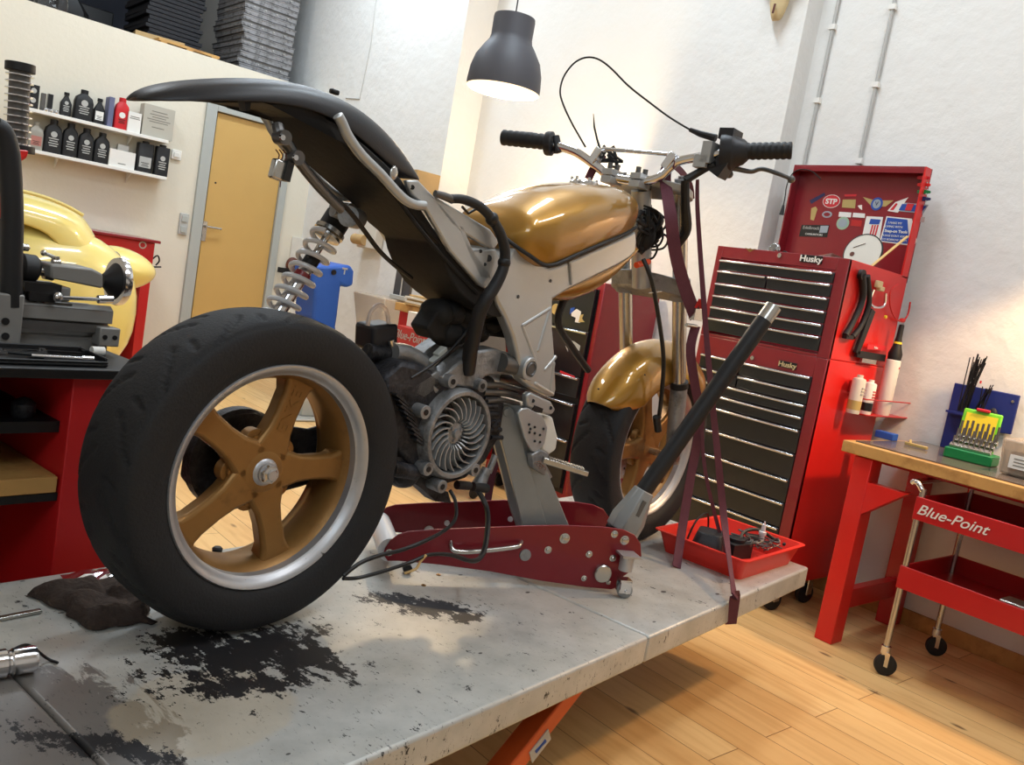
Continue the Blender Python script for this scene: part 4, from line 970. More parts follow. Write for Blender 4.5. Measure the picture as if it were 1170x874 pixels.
# ------------------------------------------------------------------ table
def table_mat():
    m = bpy.data.materials.new('worn_grey_table'); m.use_nodes = True; nt = m.node_tree; N = nt.nodes; L = nt.links; b_ = N['Principled BSDF']
    tc = N.new('ShaderNodeTexCoord'); P = tc.outputs['Object']
    def noise(s, d=6, r=.6, vec=P, dist=0):
        n = N.new('ShaderNodeTexNoise'); n.inputs['Scale'].default_value = s; n.inputs['Detail'].default_value = d; n.inputs['Roughness'].default_value = r; n.inputs['Distortion'].default_value = dist; L.new(vec, n.inputs['Vector']); return n.outputs['Fac']
    def math_(op, a, c):
        n = N.new('ShaderNodeMath'); n.operation = op
        for k, v in enumerate((a, c)):
            if isinstance(v, (int, float)): n.inputs[k].default_value = v
            else: L.new(v, n.inputs[k])
        return n.outputs[0]
    def rng(v, a, c, lo=0, hi=1):
        n = N.new('ShaderNodeMapRange'); n.inputs[1].default_value = a; n.inputs[2].default_value = c; n.inputs[3].default_value = lo; n.inputs[4].default_value = hi; L.new(v, n.inputs[0]); return n.outputs[0]
    def blob(px, py, sx, sy, rot=0):
        c = TABLE.z(px, py, 0)
        mp = N.new('ShaderNodeMapping'); mp.vector_type = 'TEXTURE'; mp.inputs['Location'].default_value = (c.x, c.y, 0); mp.inputs['Rotation'].default_value = (0, 0, rot); mp.inputs['Scale'].default_value = (sx, sy, 1); L.new(P, mp.inputs[0])
        ln = N.new('ShaderNodeVectorMath'); ln.operation = 'LENGTH'; L.new(mp.outputs[0], ln.inputs[0]); return rng(ln.outputs['Value'], 0, 1, 1, 0)
    def mix(f, a, c):
        n = N.new('ShaderNodeMix'); n.data_type = 'RGBA'; L.new(f, n.inputs[0])
        for k, v in ((6, a), (7, c)):
            if isinstance(v, tuple): n.inputs[k].default_value = v
            else: L.new(v, n.inputs[k])
        return n.outputs[2]
    mp = N.new('ShaderNodeMapping'); mp.inputs['Rotation'].default_value = (0, 0, .12); mp.inputs['Scale'].default_value = (3.2, 1, 1); L.new(P, mp.inputs[0])
    streak = noise(7, 8, .7, mp.outputs[0], .6); fine = noise(46, 8, .75); mid = noise(9, 6, .6)
    base = mix(rng(mid, .35, .65), srgb(160, 161, 158), srgb(184, 184, 180))
    base = mix(math_('MULTIPLY', rng(noise(2.4, 5), .35, .75), .3), base, srgb(190, 180, 158))
    # worn brown-grey field at the near left end
    end = blob(20, 860, .34, .5)
    base = mix(math_('MULTIPLY', rng(math_('ADD', end, math_('MULTIPLY', streak, 1.0)), .86, .92), .85), base, srgb(92, 86, 82))
    # tan patch
    base = mix(math_('MULTIPLY', rng(math_('ADD', blob(235, 810, .19, .16), math_('MULTIPLY', mid, .5)), .42, .5), .38), base, srgb(184, 168, 138))
    # black paint stains
    fs = None
    for args, wgt in (((285, 745, .26, .115, .1), 1), ((215, 735, .12, .1), .95), ((345, 752, .12, .09), .95), ((375, 760, .05, .1), .9), ((500, 695, .16, .085, -.5), .85), ((530, 705, .07, .05), 1), ((455, 685, .14, .06, -.6), .8), ((110, 850, .2, .05, -.9), .75), ((290, 780, .3, .07, -.3), .75)):
        v = math_('MULTIPLY', blob(*args), wgt); fs = v if fs is None else math_('MAXIMUM', fs, v)
    streak2 = noise(9, 10, .78, mp.outputs[0], .2)
    edge = math_('ADD', math_('MULTIPLY', streak2, 2.2), math_('MULTIPLY', fine, 1.5))
    stain = rng(math_('ADD', math_('MULTIPLY', fs, .85), edge), 2.16, 2.19)
    base = mix(stain, base, srgb(26, 25, 27))
    # scattered specks, drops and scratches
    vo = N.new('ShaderNodeTexVoronoi'); vo.inputs['Scale'].default_value = 13; vo.inputs['Randomness'].default_value = 1; mpv = N.new('ShaderNodeMapping'); mpv.inputs['Scale'].default_value = (1, 1.8, 1); L.new(P, mpv.inputs[0]); L.new(mpv.outputs[0], vo.inputs['Vector'])
    sep = N.new('ShaderNodeSeparateColor'); L.new(vo.outputs['Color'], sep.inputs[0])
    rr = math_('MULTIPLY', math_('SUBTRACT', sep.outputs[0], .72), .55)
    drops = rng(math_('SUBTRACT', rr, math_('ADD', vo.outputs['Distance'], math_('MULTIPLY', fine, .06))), -.035, -.03)
    base = mix(math_('MULTIPLY', drops, .85), base, srgb(48, 44, 42))
    spk = math_('MULTIPLY', rng(noise(42, 5, .8, mp.outputs[0]), .612, .63), rng(noise(3, 3), .30, .5))
    base = mix(spk, base, srgb(52, 50, 50))
    L.new(base, b_.inputs['Base Color'])
    L.new(rng(stain, 0, 1, .36, .55), b_.inputs['Roughness']); b_.inputs['Metallic'].default_value = .12
    bm = N.new('ShaderNodeBump'); bm.inputs['Strength'].default_value = .12; bm.inputs['Distance'].default_value = .004; L.new(mid, bm.inputs['Height']); L.new(bm.outputs[0], b_.inputs['Normal'])
    return m
M['table'] = table_mat()
tb = thing('workshop_table', 'long grey paint-stained low table on orange legs carrying the motorcycle', 'table', TABLE)
TN, TF, TE = .878, 1.776, 2.923
for s0, s1 in ((-1.1, .6005), (.6025, 1.823), (1.8255, TE)):
    MB().bx(s0, s1, TN, TF, -.07, 0).build('tabletop_panel', M['table'], tb, bevel=.008, seg=3)
MB().bx(-1.05, TE-.06, TN+.08, TF-.08, -.11, -.071).build('table_frame', M['darksteel'], tb)
g = TABLE.y(655, 806, TN+.10); h = TABLE.y(588, 880, TN+.10); dd = (h-g); dd = dd*((g.z+TZ)/-dd.z) if dd.z < 0 else dd
foot = g+dd*1.0; foot.z = -TZ+.0
for (a_, c_) in ((g, foot), (V((g.x, TF-.12, g.z)), V((foot.x, TF-.12, foot.z))), (V((2.15, TF-.45, -.11)), V((2.15, TF-.45, -TZ))), (V((2.45, TF-.12, -.11)), V((2.45, TF-.12, -TZ)))):
    a_ = V(a_); a_.z = -.105
    lg = MB().bar(a_, c_, .05, .05, up=(1, 0, 0)).build('leg', M['orange'], tb, bevel=.004)
    if a_.x < 2 and abs(a_.y-g.y) < .01:
        p = TABLE.y(617, 852, TN+.074); T = (c_-a_).normalized()
        q = MB(); q.bar(p-T*.035, p+T*.035, .003, .036, up=(1, 0, 0)); q.build('leg_sticker', M['label'], lg)
        q = MB(); q.bar(p-T*.018+V((0, -.002, 0)), p+T*.018+V((.0, -.002, 0)), .003, .006, up=(1, 0, 0)); q.bar(p-T*.012+V((.008, -.002, 0)), p+T*.012+V((-.008, -.002, 0)), .003, .005, up=(1, 0, 0)); q.each('sticker_print', M['bluepaint'], lg)

# ------------------------------------------------------------------ motorcycle jack
A = BIKE.z(440, 636, .05); Bq = BIKE.z(700, 672, .01); yaw = math.atan2((Bq-A).y, (Bq-A).x)
JM = BIKE.M @ Matrix.Translation(V((A.x, A.y, 0))) @ Matrix.Rotation(yaw, 4, 'Z'); JACK = Frame(JM)
jk = thing('motorcycle_jack', 'dark red rolling motorcycle jack with grey lifting arm and long black handle under the bike', 'jack', JACK)
j = JACK.y; JW = .235
OUTJ = ((438, 634), (440, 627), (446, 618), (455, 611), (466, 607.5), (500, 605), (560, 602.5), (600, 600.5), (640, 600), (690, 602), (712, 605), (725, 611), (732, 621), (733, 636), (722, 640), (719, 654), (712, 659), (706, 671), (698, 674), (670, 671), (620, 664), (560, 653), (500, 645), (456, 641), (443, 641))
o_ = [j(x, y, 0) for x, y in OUTJ]
for y0, nm in ((-.0, 'side_plate'), (JW-.006, 'side_plate')):
    MB().prism([V((p.x, y0, max(p.z, .006))) for p in o_], (0, .006, 0)).build(nm, M['jackred'], jk, bevel=.0015)
c0 = j(447, 628, 0)
q = MB(); q.cyl((c0.x-.002, .008, c0.z-.004), (c0.x-.002, JW-.008, c0.z-.004), .030, n=28); q.build('front_roller', M['springwhite'], jk)
q = MB()
for px, py, r in ((645, 615, .0125), (626, 628, .009), (673, 633, .0085), (700, 637.5, .0085), (667, 660.5, .007), (695, 665, .006), (702, 610, .009), (713.5, 617, .0115), (444.5, 631, .008)):
    p = j(px, py, 0); q.lathe([(r*1.15, 0), (r*1.15, .002), (r*.75, .003), (r*.75, .007), (r*.5, .0085), (.001, .0085)], (p.x, 0, p.z), (0, -1, 0), 18)
q.each('bolt', M['steel'], jk)
p = j(687.5, 654, 0); MB().lathe([(.0245, 0), (.0245, .012), (.022, .015), (.001, .0155)], (p.x, 0, p.z), (0, -1, 0), 36).build('pump_piston_cap', M['steel'], jk)
p = j(600, 634, 0); q = MB(); q.lathe([(.016, 0), (.015, .004), (.001, .005)], (p.x, 0, p.z), (0, -1, 0), 28); q.build('knob', M['castalu'], jk)
q = MB()
for px, py in ((510.6, 597.5), (583, 593)): 
    u = j(px, py, JW-.008); q.lathe([(.008, 0), (.007, .005), (.001, .006)], u, (0, -1, 0), 16)
u = j(490, 606, JW-.008); q.lathe([(.014, 0), (.013, .006), (.001, .007)], u, (0, -1, 0), 20)
q.each('inner_bolt', M['springwhite'], jk)
q = MB(); q.tube([j(515, 619, .0), j(515.5, 625, -.016), j(520, 629.5, -.024), j(535, 630.5, -.024), j(560, 628.5, -.024), j(585, 625.5, -.024), j(593, 623.5, -.018), j(596, 619, .0)], .0062, 12, 5); q.build('grab_handle', M['steel'], jk)
# lift arm
ARM = ((568, 484), (567, 474), (572, 466), (580, 463.5), (590, 467), (598, 474), (603, 484), (622, 530), (650, 600), (658, 622), (606, 622), (598, 600), (580, 530))
for y0 in (.05, .165):
    o_ = [j(x, y, .05) for x, y in ARM]; am = MB().prism([V((p.x, y0, p.z)) for p in o_], (0, .022, 0)).build('lift_arm', M['jackgrey'], jk, bevel=.002)
    if y0 < .1:
        o_ = [j(x, y, .042) for x, y in ((568, 484), (567, 474), (572, 466), (580, 463.5), (587, 468), (589, 478), (626, 603), (628, 616), (601, 616), (597, 600), (580, 530))]
        MB().prism([V((p.x, .042, p.z)) for p in o_], (0, .008, 0)).build('arm_flange', M['jackgrey'], am, bevel=.0015)
        p = j(579.5, 471, .04); MB().lathe([(.011, 0), (.010, .004), (.001, .005)], (p.x, .042, p.z), (0, -1, 0), 24).build('arm_pivot', M['jackgrey'], am)
p = j(585, 470, .05); q = MB(); q.cyl((p.x, .05, p.z), (p.x, .187, p.z), .010); q.bx(p.x-.05, p.x+.05, .05, .18, p.z+.005, p.z+.017); q.build('lift_saddle', M['jackgrey'], jk)
# handle socket, handle
ym = JW/2
s0 = j(712, 603, ym); s1 = j(736, 560, ym); s2 = j(884, 350, ym); T = (s1-s0).normalized(); T2 = (s2-s1).normalized()
X = T.cross(V((0, 1, 0))).normalized(); Y = V((0, 1, 0))
rings = []
for u, a_, c_ in ((-.06, .045, .042), (.25, .046, .042), (.7, .034, .034), (1.0, .027, .027)):
    p = s0+(s1-s0)*u; rings.append([p+X*a_+Y*c_*.5, p+X*a_*.5+Y*c_, p-X*a_*.5+Y*c_, p-X*a_+Y*c_*.5, p-X*a_-Y*c_*.5, p-X*a_*.5-Y*c_, p+X*a_*.5-Y*c_, p+X*a_-Y*c_*.5])
q = MB(); q.loft(rings); sk = q.build('handle_socket', M['jackgrey'], jk, bevel=.003)
q = MB(); q.cyl(s0+V((-.02, -.048, -.012)), s0+V((-.02, .048, -.012)), .012); q.build('socket_bolt', M['black'], sk)
q = MB(); p = s0+(s1-s0)*.55; q.bar(p-T*.03-Y*.034, p+T*.03-Y*.030, .012, .012, up=(0, 1, 0)); q.build('release_lever', M['darksteel'], sk)
LH = (s2-s1).length
q = MB(); q.cyl(s1-T2*.01, s1+T2*LH*.925, .0245, n=32); hd_ = q.build('handle', M['rubber'], jk)
q = MB(); q.cyl(s1+T2*LH*.92, s2, .0232, n=32); q.build('handle_tip', M['steel'], hd_, bevel=.002)
q = MB(); q.cyl(s1-T2*.014, s1-T2*.002, .0255, n=32); q.build('handle_collar', M['steel'], hd_)
q = MB(); q.bx(j(590, 630, .06).x, j(705, 640, .06).x, .06, .17, .02, .07); q.cyl((j(600, 620, .1).x, ym, .06), (s0.x, ym, .06), .028); q.build('hydraulic_pump', M['darkred'], jk, bevel=.004)
q = MB()
# rear caster
pc = j(717, 650, -.045); cz = pc.z
q.bx(pc.x-.022, pc.x+.030, -.052, .0, cz+.030, cz+.036); q.cyl((pc.x, -.032, cz+.031), (pc.x, -.032, cz-.008), .019, n=28); q.build('caster_mount', M['silver'], jk)
for (cxx, cyy) in ((pc.x, -.035), (pc.x, JW+.035)):
    q = MB(); q.lathe([(.017, -.009), (.0215, -.007), (.0215, .007), (.017, .009)], (cxx+.008, cyy, .0215), (0.35, 1, 0), 28); cw = q.build('caster_wheel', M['castalu'], jk)
    q = MB(); q.bx(cxx-.012, cxx+.02, cyy-.015, cyy-.011, .016, .05); q.bx(cxx-.012, cxx+.02, cyy+.011, cyy+.015, .016, .05); q.bx(cxx-.014, cxx+.02, cyy-.015, cyy+.015, .046, .052); q.cyl((cxx+.008, cyy-.019, .021), (cxx+.008, cyy+.019, .021), .005)
    q.build('caster_fork', M['chrome'], cw)
q = MB()
for yy in (.03, JW-.03): q.lathe([(.008, -.008), (.012, -.007), (.012, .007), (.008, .008)], (j(470, 640, 0).x, yy, .012), (0, 1, 0), 20)
q.each('small_wheel', M['rubber'], jk)

# ------------------------------------------------------------------ straps
def strap(pts, w, label, nrm=(0.6, 1, 0), name='tie_down_strap'):
    P = [BIKE.M @ V(p) for p in pts]; f_ = fr(P[-1])
    return tag(MB().ribbon([p-P[-1] for p in P], w, nrm, .002, 5).build(name, M['maroon'], frame=f_), label, 'strap'), f_
e0 = TABLE.y(838, 678, TN-.004); e1 = TABLE.y(835, 713, TN-.006)
tb2 = lambda p: BIKE.I @ (TABLE.M @ p)
t1, f1 = strap([bp(764, 188, .03), bp(760, 203, .03), b(766, 245, -.09), b(772, 290, -.10), b(783, 330, -.11), b(795, 362, -.12)], [.034, .042], 'wide maroon tie-down strap hanging from the handlebar to a metal buckle')
P = [f1.I @ (BIKE.M @ b(x, y, -.12)) for x, y in ((789, 372), (797, 352), (800, 385))]
q = MB(); q.box(P[1]+V((0, 0, -.02)), (.04, .02, .035)); q.cyl(P[0]+V((-.02, 0, 0)), P[0]+V((.03, 0, 0)), .006); q.build('ratchet_buckle', M['steel'], t1, bevel=.003)
q = MB()
for k in range(9): q.cyl(P[1]+V((-.02+.004*k, -.005, .0)), P[1]+V((-.02+.004*k, -.015, .028)), .002, n=6)
q.build('buckle_spring', M['brightred'], t1)
strap([b(795, 372, -.12), b(789, 400, -.12), b(794, 440, -.13), b(800, 480, -.14), b(790, 540, -.15), b(780, 600, -.17), BIKE.z(773, 648, .004)], [.030, .030], 'maroon strap end trailing from the buckle past the jack handle to the tabletop')
strap([b(797, 205, -.09), b(797, 240, -.10), b(803, 330, -.14), b(811, 430, -.18), b(820, 520, -.23), b(828, 600, -.28), tb2(e0+V((0, .0, .006))), tb2(e0+V((0, -.006, -.004))), tb2(e1)], [.010, .034], 'long maroon strap running from the handlebar down over the near edge of the table')
strap([bp(672, 205, .0)-V((0, 0, .0)), bp(682, 185, .02), bp(690, 176, .03)], .024, 'short maroon strap loop at the left handlebar clamp')
strap([bp(770, 188, -.02), b(780, 198, .0), b(788, 212, .02), b(790, 228, .03)], .022, 'maroon strap loop folded behind the right handlebar clamp')
strap([b(801, 482, -.15), b(806, 540, -.18), b(820, 600, -.22), b(836, 655, -.26)], .012, 'thin maroon strap tail twisting down beside the red tray')
strap([b(600, 440, .17), b(578, 492, .18), b(563, 540, .2), b(556, 580, .22)], .022, 'maroon strap passing behind the engine between fan and lifting arm')

# ------------------------------------------------------------------ red tray with parts
P0 = BIKE.z(844, 663, 0); TR = Frame(BIKE.M @ Matrix.Translation(P0) @ Matrix.Rotation(rad(-1.5), 4, 'Z'))
L1, L2, HT, O1 = .385, .275, .068, .030
def rect(x0, x1, y0, y1, z, r=.02):
    out = []
    for cx_, cy_, a0_ in ((x1-r, y1-r, 0), (x0+r, y1-r, PI/2), (x0+r, y0+r, PI), (x1-r, y0+r, 1.5*PI)):
        for k in range(5): a = a0_+PI/2*k/4; out.append(V((cx_+r*math.cos(a), cy_+r*math.sin(a), z)))
    return out
q = MB(); q.loft([rect(.004, L1-.004, .004, L2-.004, .003), rect(0, L1, 0, L2, 0.0), rect(-O1*.85, L1+O1*.85, -O1*.6, L2+O1*.6, HT), rect(-O1*1.25, L1+O1*1.25, -O1, L2+O1, HT+.002), rect(-O1*1.25, L1+O1*1.25, -O1, L2+O1, HT+.005), rect(-O1*.8, L1+O1*.8, -O1*.55, L2+O1*.55, HT+.005), rect(.005, L1-.005, .005, L2-.005, .005)])
tag(q.build('parts_tray', M['trayred'], frame=TR), 'bright red plastic tray of small parts at the far end of the table', 'tray')
def put(mb, name, m, x, y, z, label, cat, rz=0, **k):
    f_ = Frame(TR.M @ Matrix.Translation(V((x, y, z))) @ Matrix.Rotation(rz, 4, 'Z'))
    return tag(mb.build(name, m, frame=f_, **k), label, cat)
q = MB(); q.loft([rect(-.07, .07, -.05, .05, 0), rect(-.07, .07, -.05, .05, .05), rect(-.05, .045, -.04, .04, .085)]); put(q, 'black_cover', M['blackplastic'], .10, .17, .006, 'domed black plastic cover lying in the red tray', 'cover', .4, bevel=.004)
q = MB(); q.bx(-.05, .05, -.035, .035, 0, .05); q.lathe([(.03, .05), (.03, .062), (.02, .064), (.001, .064)]); put(q, 'black_switch_box', M['rubber'], .215, .13, .006, 'black box with round cap in the middle of the red tray', 'part', -.2, bevel=.004)
random.seed(21)
q = MB()
for k in range(16):
    c = V((random.uniform(-.05, .06), random.uniform(-.06, .06), random.uniform(.01, .05)))
    q.tube([c+V((random.uniform(-.06, .06), random.uniform(-.05, .05), random.uniform(-.005, .02))) for _ in range(5)], random.choice((.002, .003, .0045)), 6, 5)
put(q, 'cable_tangle', M['darksteel'], .30, .12, .010, 'tangle of thin grey wires heaped in the red tray', 'wires')
q = MB(); q.tube([(-.09, .0, .03), (-.04, .02, .075), (.03, .0, .085), (.08, -.04, .06), (.09, -.08, .05)], .006, 8, 6); q.ball((.09, -.08, .05), .012); put(q, 'rubber_hose', M['rubber'], .32, .12, .0, 'black rubber hose looped over the right end of the red tray', 'hose')
q = MB(); q.lathe([(.009, 0), (.009, .02), (.013, .02), (.013, .03), (.008, .032), (.007, .055), (.003, .056), (.003, .066), (.001, .066)]); put(q, 'spark_plug', M['springwhite'], .345, .10, .055, 'white and silver spark plug standing up in the red tray', 'spark plug')
q = MB(); q.tube([(-.08, 0, 0), (-.04, 0, .07), (.03, .0, .09), (.08, .01, .03)], .0035, 7, 6); put(q, 'thin_black_cable', M['cable'], .16, .24, .03, 'thin black cable arching out at the back of the red tray', 'cable')

# ------------------------------------------------------------------ odds and ends on the table
c = TABLE.z(105, 690, 0); random.seed(4); f_ = Frame(TABLE.M @ Matrix.Translation(c))
dirA = (TABLE.z(178, 715, 0)-TABLE.z(35, 682, 0))
q = MB(); nx, ny = 26, 16; v0 = TABLE.z(32, 680, 0)-c; v1 = TABLE.z(105, 722, 0)-c; v2 = TABLE.z(180, 712, 0)-c; v3 = TABLE.z(130, 668, 0)-c
vs = []
from mathutils import noise as mno
for i in range(nx+1):
    for k in range(ny+1):
        u, w = i/nx, k/ny; p = (v0*(1-u)+v1*u)*(1-w)+(v3*(1-u)+v2*u)*w
        ed = min(u, 1-u, w, 1-w); n_ = mno.noise(V((u*4, w*3, 1.3)))
        p = p+V((.018*mno.noise(V((u*5, w*5, 7))), .018*mno.noise(V((u*5, w*5, 3))), 0)); p.z = .004+min(1, ed*7)*(.016+.03*abs(n_)+.014*(1-u))
        vs.append(p)
q.add(vs, [(i*(ny+1)+k, (i+1)*(ny+1)+k, (i+1)*(ny+1)+k+1, i*(ny+1)+k+1) for i in range(nx) for k in range(ny)])
rg = q.build('oily_rag', M['cloth'], frame=f_, ang=70); tag(rg, 'dark brown oily rag lying on the table behind the rear wheel', 'rag'); s_ = rg.modifiers.new('t', 'SOLIDIFY'); s_.thickness = .003
c = TABLE.z(12, 772, 0); f_ = Frame(TABLE.M @ Matrix.Translation(c)); t = thing('chrome_socket', 'chrome cylindrical socket with a black cord lying on the table near the oily rag', 'socket', f_)
axs = (TABLE.z(30, 768, 0)-TABLE.z(-30, 778, 0)).normalized()
MB().lathe([(.012, .035), (.021, .035), (.0225, .03), (.0225, .0), (.020, -.003), (.020, -.006), (.0235, -.010), (.0235, -.06), (.001, -.06)], (0, 0, .024), axs, 32, caps=False).build('socket_body', M['chrome'], t)
MB().tube([V((0, 0, .046)), axs*.03+V((.0, .02, .04)), axs*.065+V((0, .03, .006)), axs*.075+V((0, .01, .004))], .0025, 6, 5).build('socket_leash', M['cable'], t)
p = TABLE.z(15, 706, 0); f_ = Frame(TABLE.M @ Matrix.Translation(p)); dA = (TABLE.z(42, 700, 0)-TABLE.z(-20, 712, 0)).normalized()
tag(MB().bar(-dA*.07+V((0, 0, .004)), dA*.05+V((0, 0, .004)), .014, .007).build('flat_spanner', M['steel'], frame=f_, bevel=.002), 'flat steel spanner half hidden under the oily rag', 'spanner')
c = TABLE.z(100, 664, 0); f_ = Frame(TABLE.M @ Matrix.Translation(c))
q = MB(); vs = []
for i in range(9):
    for k in range(6): vs.append(V((-.04+.02*i, -.02+.012*k, .002+.008*random.random())))
q.add(vs, [(i*6+k, (i+1)*6+k, (i+1)*6+k+1, i*6+k+1) for i in range(8) for k in range(5)]); fo = q.build('foil_wrapper', M['chrome'], frame=f_, smooth=False); tag(fo, 'crumpled shiny foil behind the oily rag', 'foil'); s_ = fo.modifiers.new('t', 'SOLIDIFY'); s_.thickness = .001
for x, y, lb in ((484, 669, 'small brass washer on the table in front of the jack, the nearer to the camera'), (501, 657, 'small brass washer on the table close to the red jack plate')):
    p = TABLE.z(x, y, 0); tag(MB().lathe([(.003, 0), (.006, 0), (.006, .002), (.003, .002)], n=16, loop=True).build('brass_washer', M['goldwheel'], frame=Frame(TABLE.M @ Matrix.Translation(p))), lb, 'washer')
p = TABLE.z(248, 630, 0); tag(MB().lathe([(.012, 0), (.013, .008), (.009, .012), (.001, .012)], n=16).build('rubber_plug', M['black'], frame=Frame(TABLE.M @ Matrix.Translation(p))), 'small black rubber plug on the table seen through the rear wheel', 'plug')
# ------------------------------------------------------------------ red tool chest on roller cabinet (front faces -x)
XF = 3.30; YC0, YC1 = 1.775, 2.425
CH = fr((XF, YC0, 0)); W_ = YC1-YC0; DP = .54
def cyz(x, y): p = CH.x(x, y, 0); return p.y, p.z
Zct = cyz(972, 296)[1]; Zcb = cyz(938, 409)[1]; 
cab = thing('roller_cabinet', 'tall red roller cabinet with black drawers on castors under the red tool chest', 'tool cabinet', CH, None)
def shell(par, z0, z1, m, sidem, fr_l=.03, top_h=.045, bot=.03, open_top=False, side_r=.045):
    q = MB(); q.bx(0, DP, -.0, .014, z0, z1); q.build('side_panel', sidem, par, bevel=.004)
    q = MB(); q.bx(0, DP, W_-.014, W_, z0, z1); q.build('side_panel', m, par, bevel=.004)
    q = MB(); q.bx(DP-.012, DP, .014, W_-.014, z0, z1); q.bx(.02, DP-.012, .014, W_-.014, z0, z0+.015)
    if not open_top: q.bx(.0, DP-.012, .014, W_-.014, z1-.014, z1)
    q.build('body_panel', m, par)
    q = MB(); q.bx(-.003, .02, .0, side_r, z0, z1); q.bx(-.003, .02, W_-fr_l, W_, z0, z1); q.bx(-.003, .02, side_r, W_-fr_l, z1-top_h, z1); q.bx(-.003, .02, side_r, W_-fr_l, z0, z0+bot)
    q.build('front_frame', m, par, bevel=.002)
def drawers(par, rows, y0, y1, split=None):
    """rows: list of (z_top, z_bottom)"""
    for k, (zt_, zb_) in enumerate(rows):
        segs = [(y0, y1)] if not (split and k in split) else [(y0, split[k]-.003), (split[k]+.003, y1)]
        for a_, c_ in segs:
            d = MB().bx(-.008, .012, a_, c_, zb_+.003, zt_-.002).build('drawer', M['drawer'], par, bevel=.002)
            q = MB(); q.bx(-.020, -.008, a_+.004, c_-.004, zt_-.012, zt_-.003); q.build('drawer_pull', M['chrome'], d, bevel=.002)
# cabinet
z0c = .13; zbt = Zcb
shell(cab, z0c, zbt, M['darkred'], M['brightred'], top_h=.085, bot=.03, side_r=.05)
zz = lambda x, y: cyz(x, y)[1]
tops = [zz(926, 430), zz(925.6, 448), zz(922, 463), zz(919.8, 477), zz(917, 492), zz(912, 520), zz(905, 549), zz(900, 576), zz(893, 604), z0c+.03]
tops = sorted(tops, reverse=True)
drawers(cab, [(tops[i], tops[i+1]) for i in range(len(tops)-1)], .05, W_-.03, {0: W_*.62, 1: W_*.62})
for x in (.06, .33):
    for y in (.05, W_-.05):
        q = MB(); q.lathe([(.035, -.013), (.045, -.010), (.045, .010), (.035, .013)], (x, y, .0455), (0.3, 1, 0), 28); cw = q.build('castor_wheel', M['rubber'], cab)
        q = MB(); q.bx(x-.03, x+.03, y-.03, y+.03, .12, .13); q.bx(x-.02, x+.02, y-.024, y-.019, .045, .12); q.bx(x-.02, x+.02, y+.019, y+.024, .045, .12); q.build('castor_fork', M['steel'], cw)
fx = V((0, -1, 0)); fz = V((0, 0, 1))
def badge(par, x, y, s, wd_, lit):
    p = CH.x(x, y, -.005); q = MB(); q.bx(-.008, -.003, p.y-wd_/2, p.y+wd_/2, p.z-.014, p.z+.014); q.build('badge_plate', M['black'], par, bevel=.001)
    text(s, 'badge_lettering', M[lit], plane_M((-.0088, p.y, p.z-.001), fx, fz), .03, par, bold=.0006, sx=1.15)
badge(cab, 900, 417, 'Husky', .085, 'skull')
p = CH.x(860, 409, -.004); MB().lathe([(.010, 0), (.009, .006), (.001, .006)], p, (-1, 0, 0), 20).build('cabinet_lock', M['steel'], cab)
# chest
chest = thing('tool_chest', 'red tool chest with black drawers and open stickered lid standing on the roller cabinet', 'tool chest', fr((XF, YC0, Zcb+.001)))
CH2 = fr((XF, YC0, Zcb+.001)); hz = Zct-Zcb
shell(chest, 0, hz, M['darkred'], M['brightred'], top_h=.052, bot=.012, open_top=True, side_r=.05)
ct = sorted([zz(x, y)-Zcb for x, y in ((958.5, 312), (958.5, 326), (955, 342), (944, 356), (948, 372), (944, 386))], reverse=True)
rows = [(ct[0], ct[1]), (ct[1], ct[2]), (ct[2], ct[3]), (ct[3], ct[4]), (ct[4], ct[5]), (ct[5], ct[5]-.065)]
drawers(chest, rows, .05, W_-.03, {1: W_*.55})
c_ = CH2.x(927, 296, -.005)
q = MB(); q.bx(-.008, -.003, c_.y-.05, c_.y+.05, c_.z-.016, c_.z+.016); q.build('badge_plate', M['black'], chest)
text('Husky', 'badge_lettering', M['white'], plane_M((-.0088, c_.y, c_.z-.001), fx, fz), .036, chest, bold=.0008, sx=1.15)
p = CH2.x(891, 292, -.004); MB().lathe([(.011, 0), (.010, .006), (.001, .006)], p, (-1, 0, 0), 20).build('chest_lock', M['steel'], chest)
p = CH2.x(857, 286, -.004); q = MB(); q.prism([p+V((0, y, z)) for y, z in ((0, -.008), (-.03, .010), (-.008, .006), (0, .010), (.008, .006), (.03, .010))], (-.001, 0, 0)); q.build('wing_sticker', M['goldwheel'], chest)
# lid, hinged at the back and raised upright; opening faces the room
LX = DP-.008; lh0 = hz-.03
lt = CH2.x(921, 188, LX); rt_ = CH2.x(1079, 197, LX); lb = CH2.x(893, 283, LX)
zt_ = (lt.z+rt_.z)/2; ly0, ly1 = .0, W_; DL = .055
q = MB(); q.bx(LX, LX+.008, ly0, ly1, lh0, zt_); lid = q.build('lid', M['darkred'], chest)
q = MB(); q.bx(LX-DL, LX, ly0, ly0+.008, lh0+.02, zt_); q.build('lid_rim', M['brightred'], lid, bevel=.001)
q = MB(); q.bx(LX-DL, LX, ly1-.008, ly1, lh0+.02, zt_); q.bx(LX-DL, LX, ly0+.008, ly1-.008, zt_-.008, zt_); q.bx(LX-DL-.001, LX-DL+.004, ly0+.008, ly1-.008, zt_-.03, zt_-.008); q.build('lid_rim', M['darkred'], lid, bevel=.001)
q = MB(); q.bar((.18, .012, hz-.02), (LX-.06, .012, hz+.17), .004, .012, up=(0, 1, 0)); q.build('lid_stay', M['stickyellow'], chest)
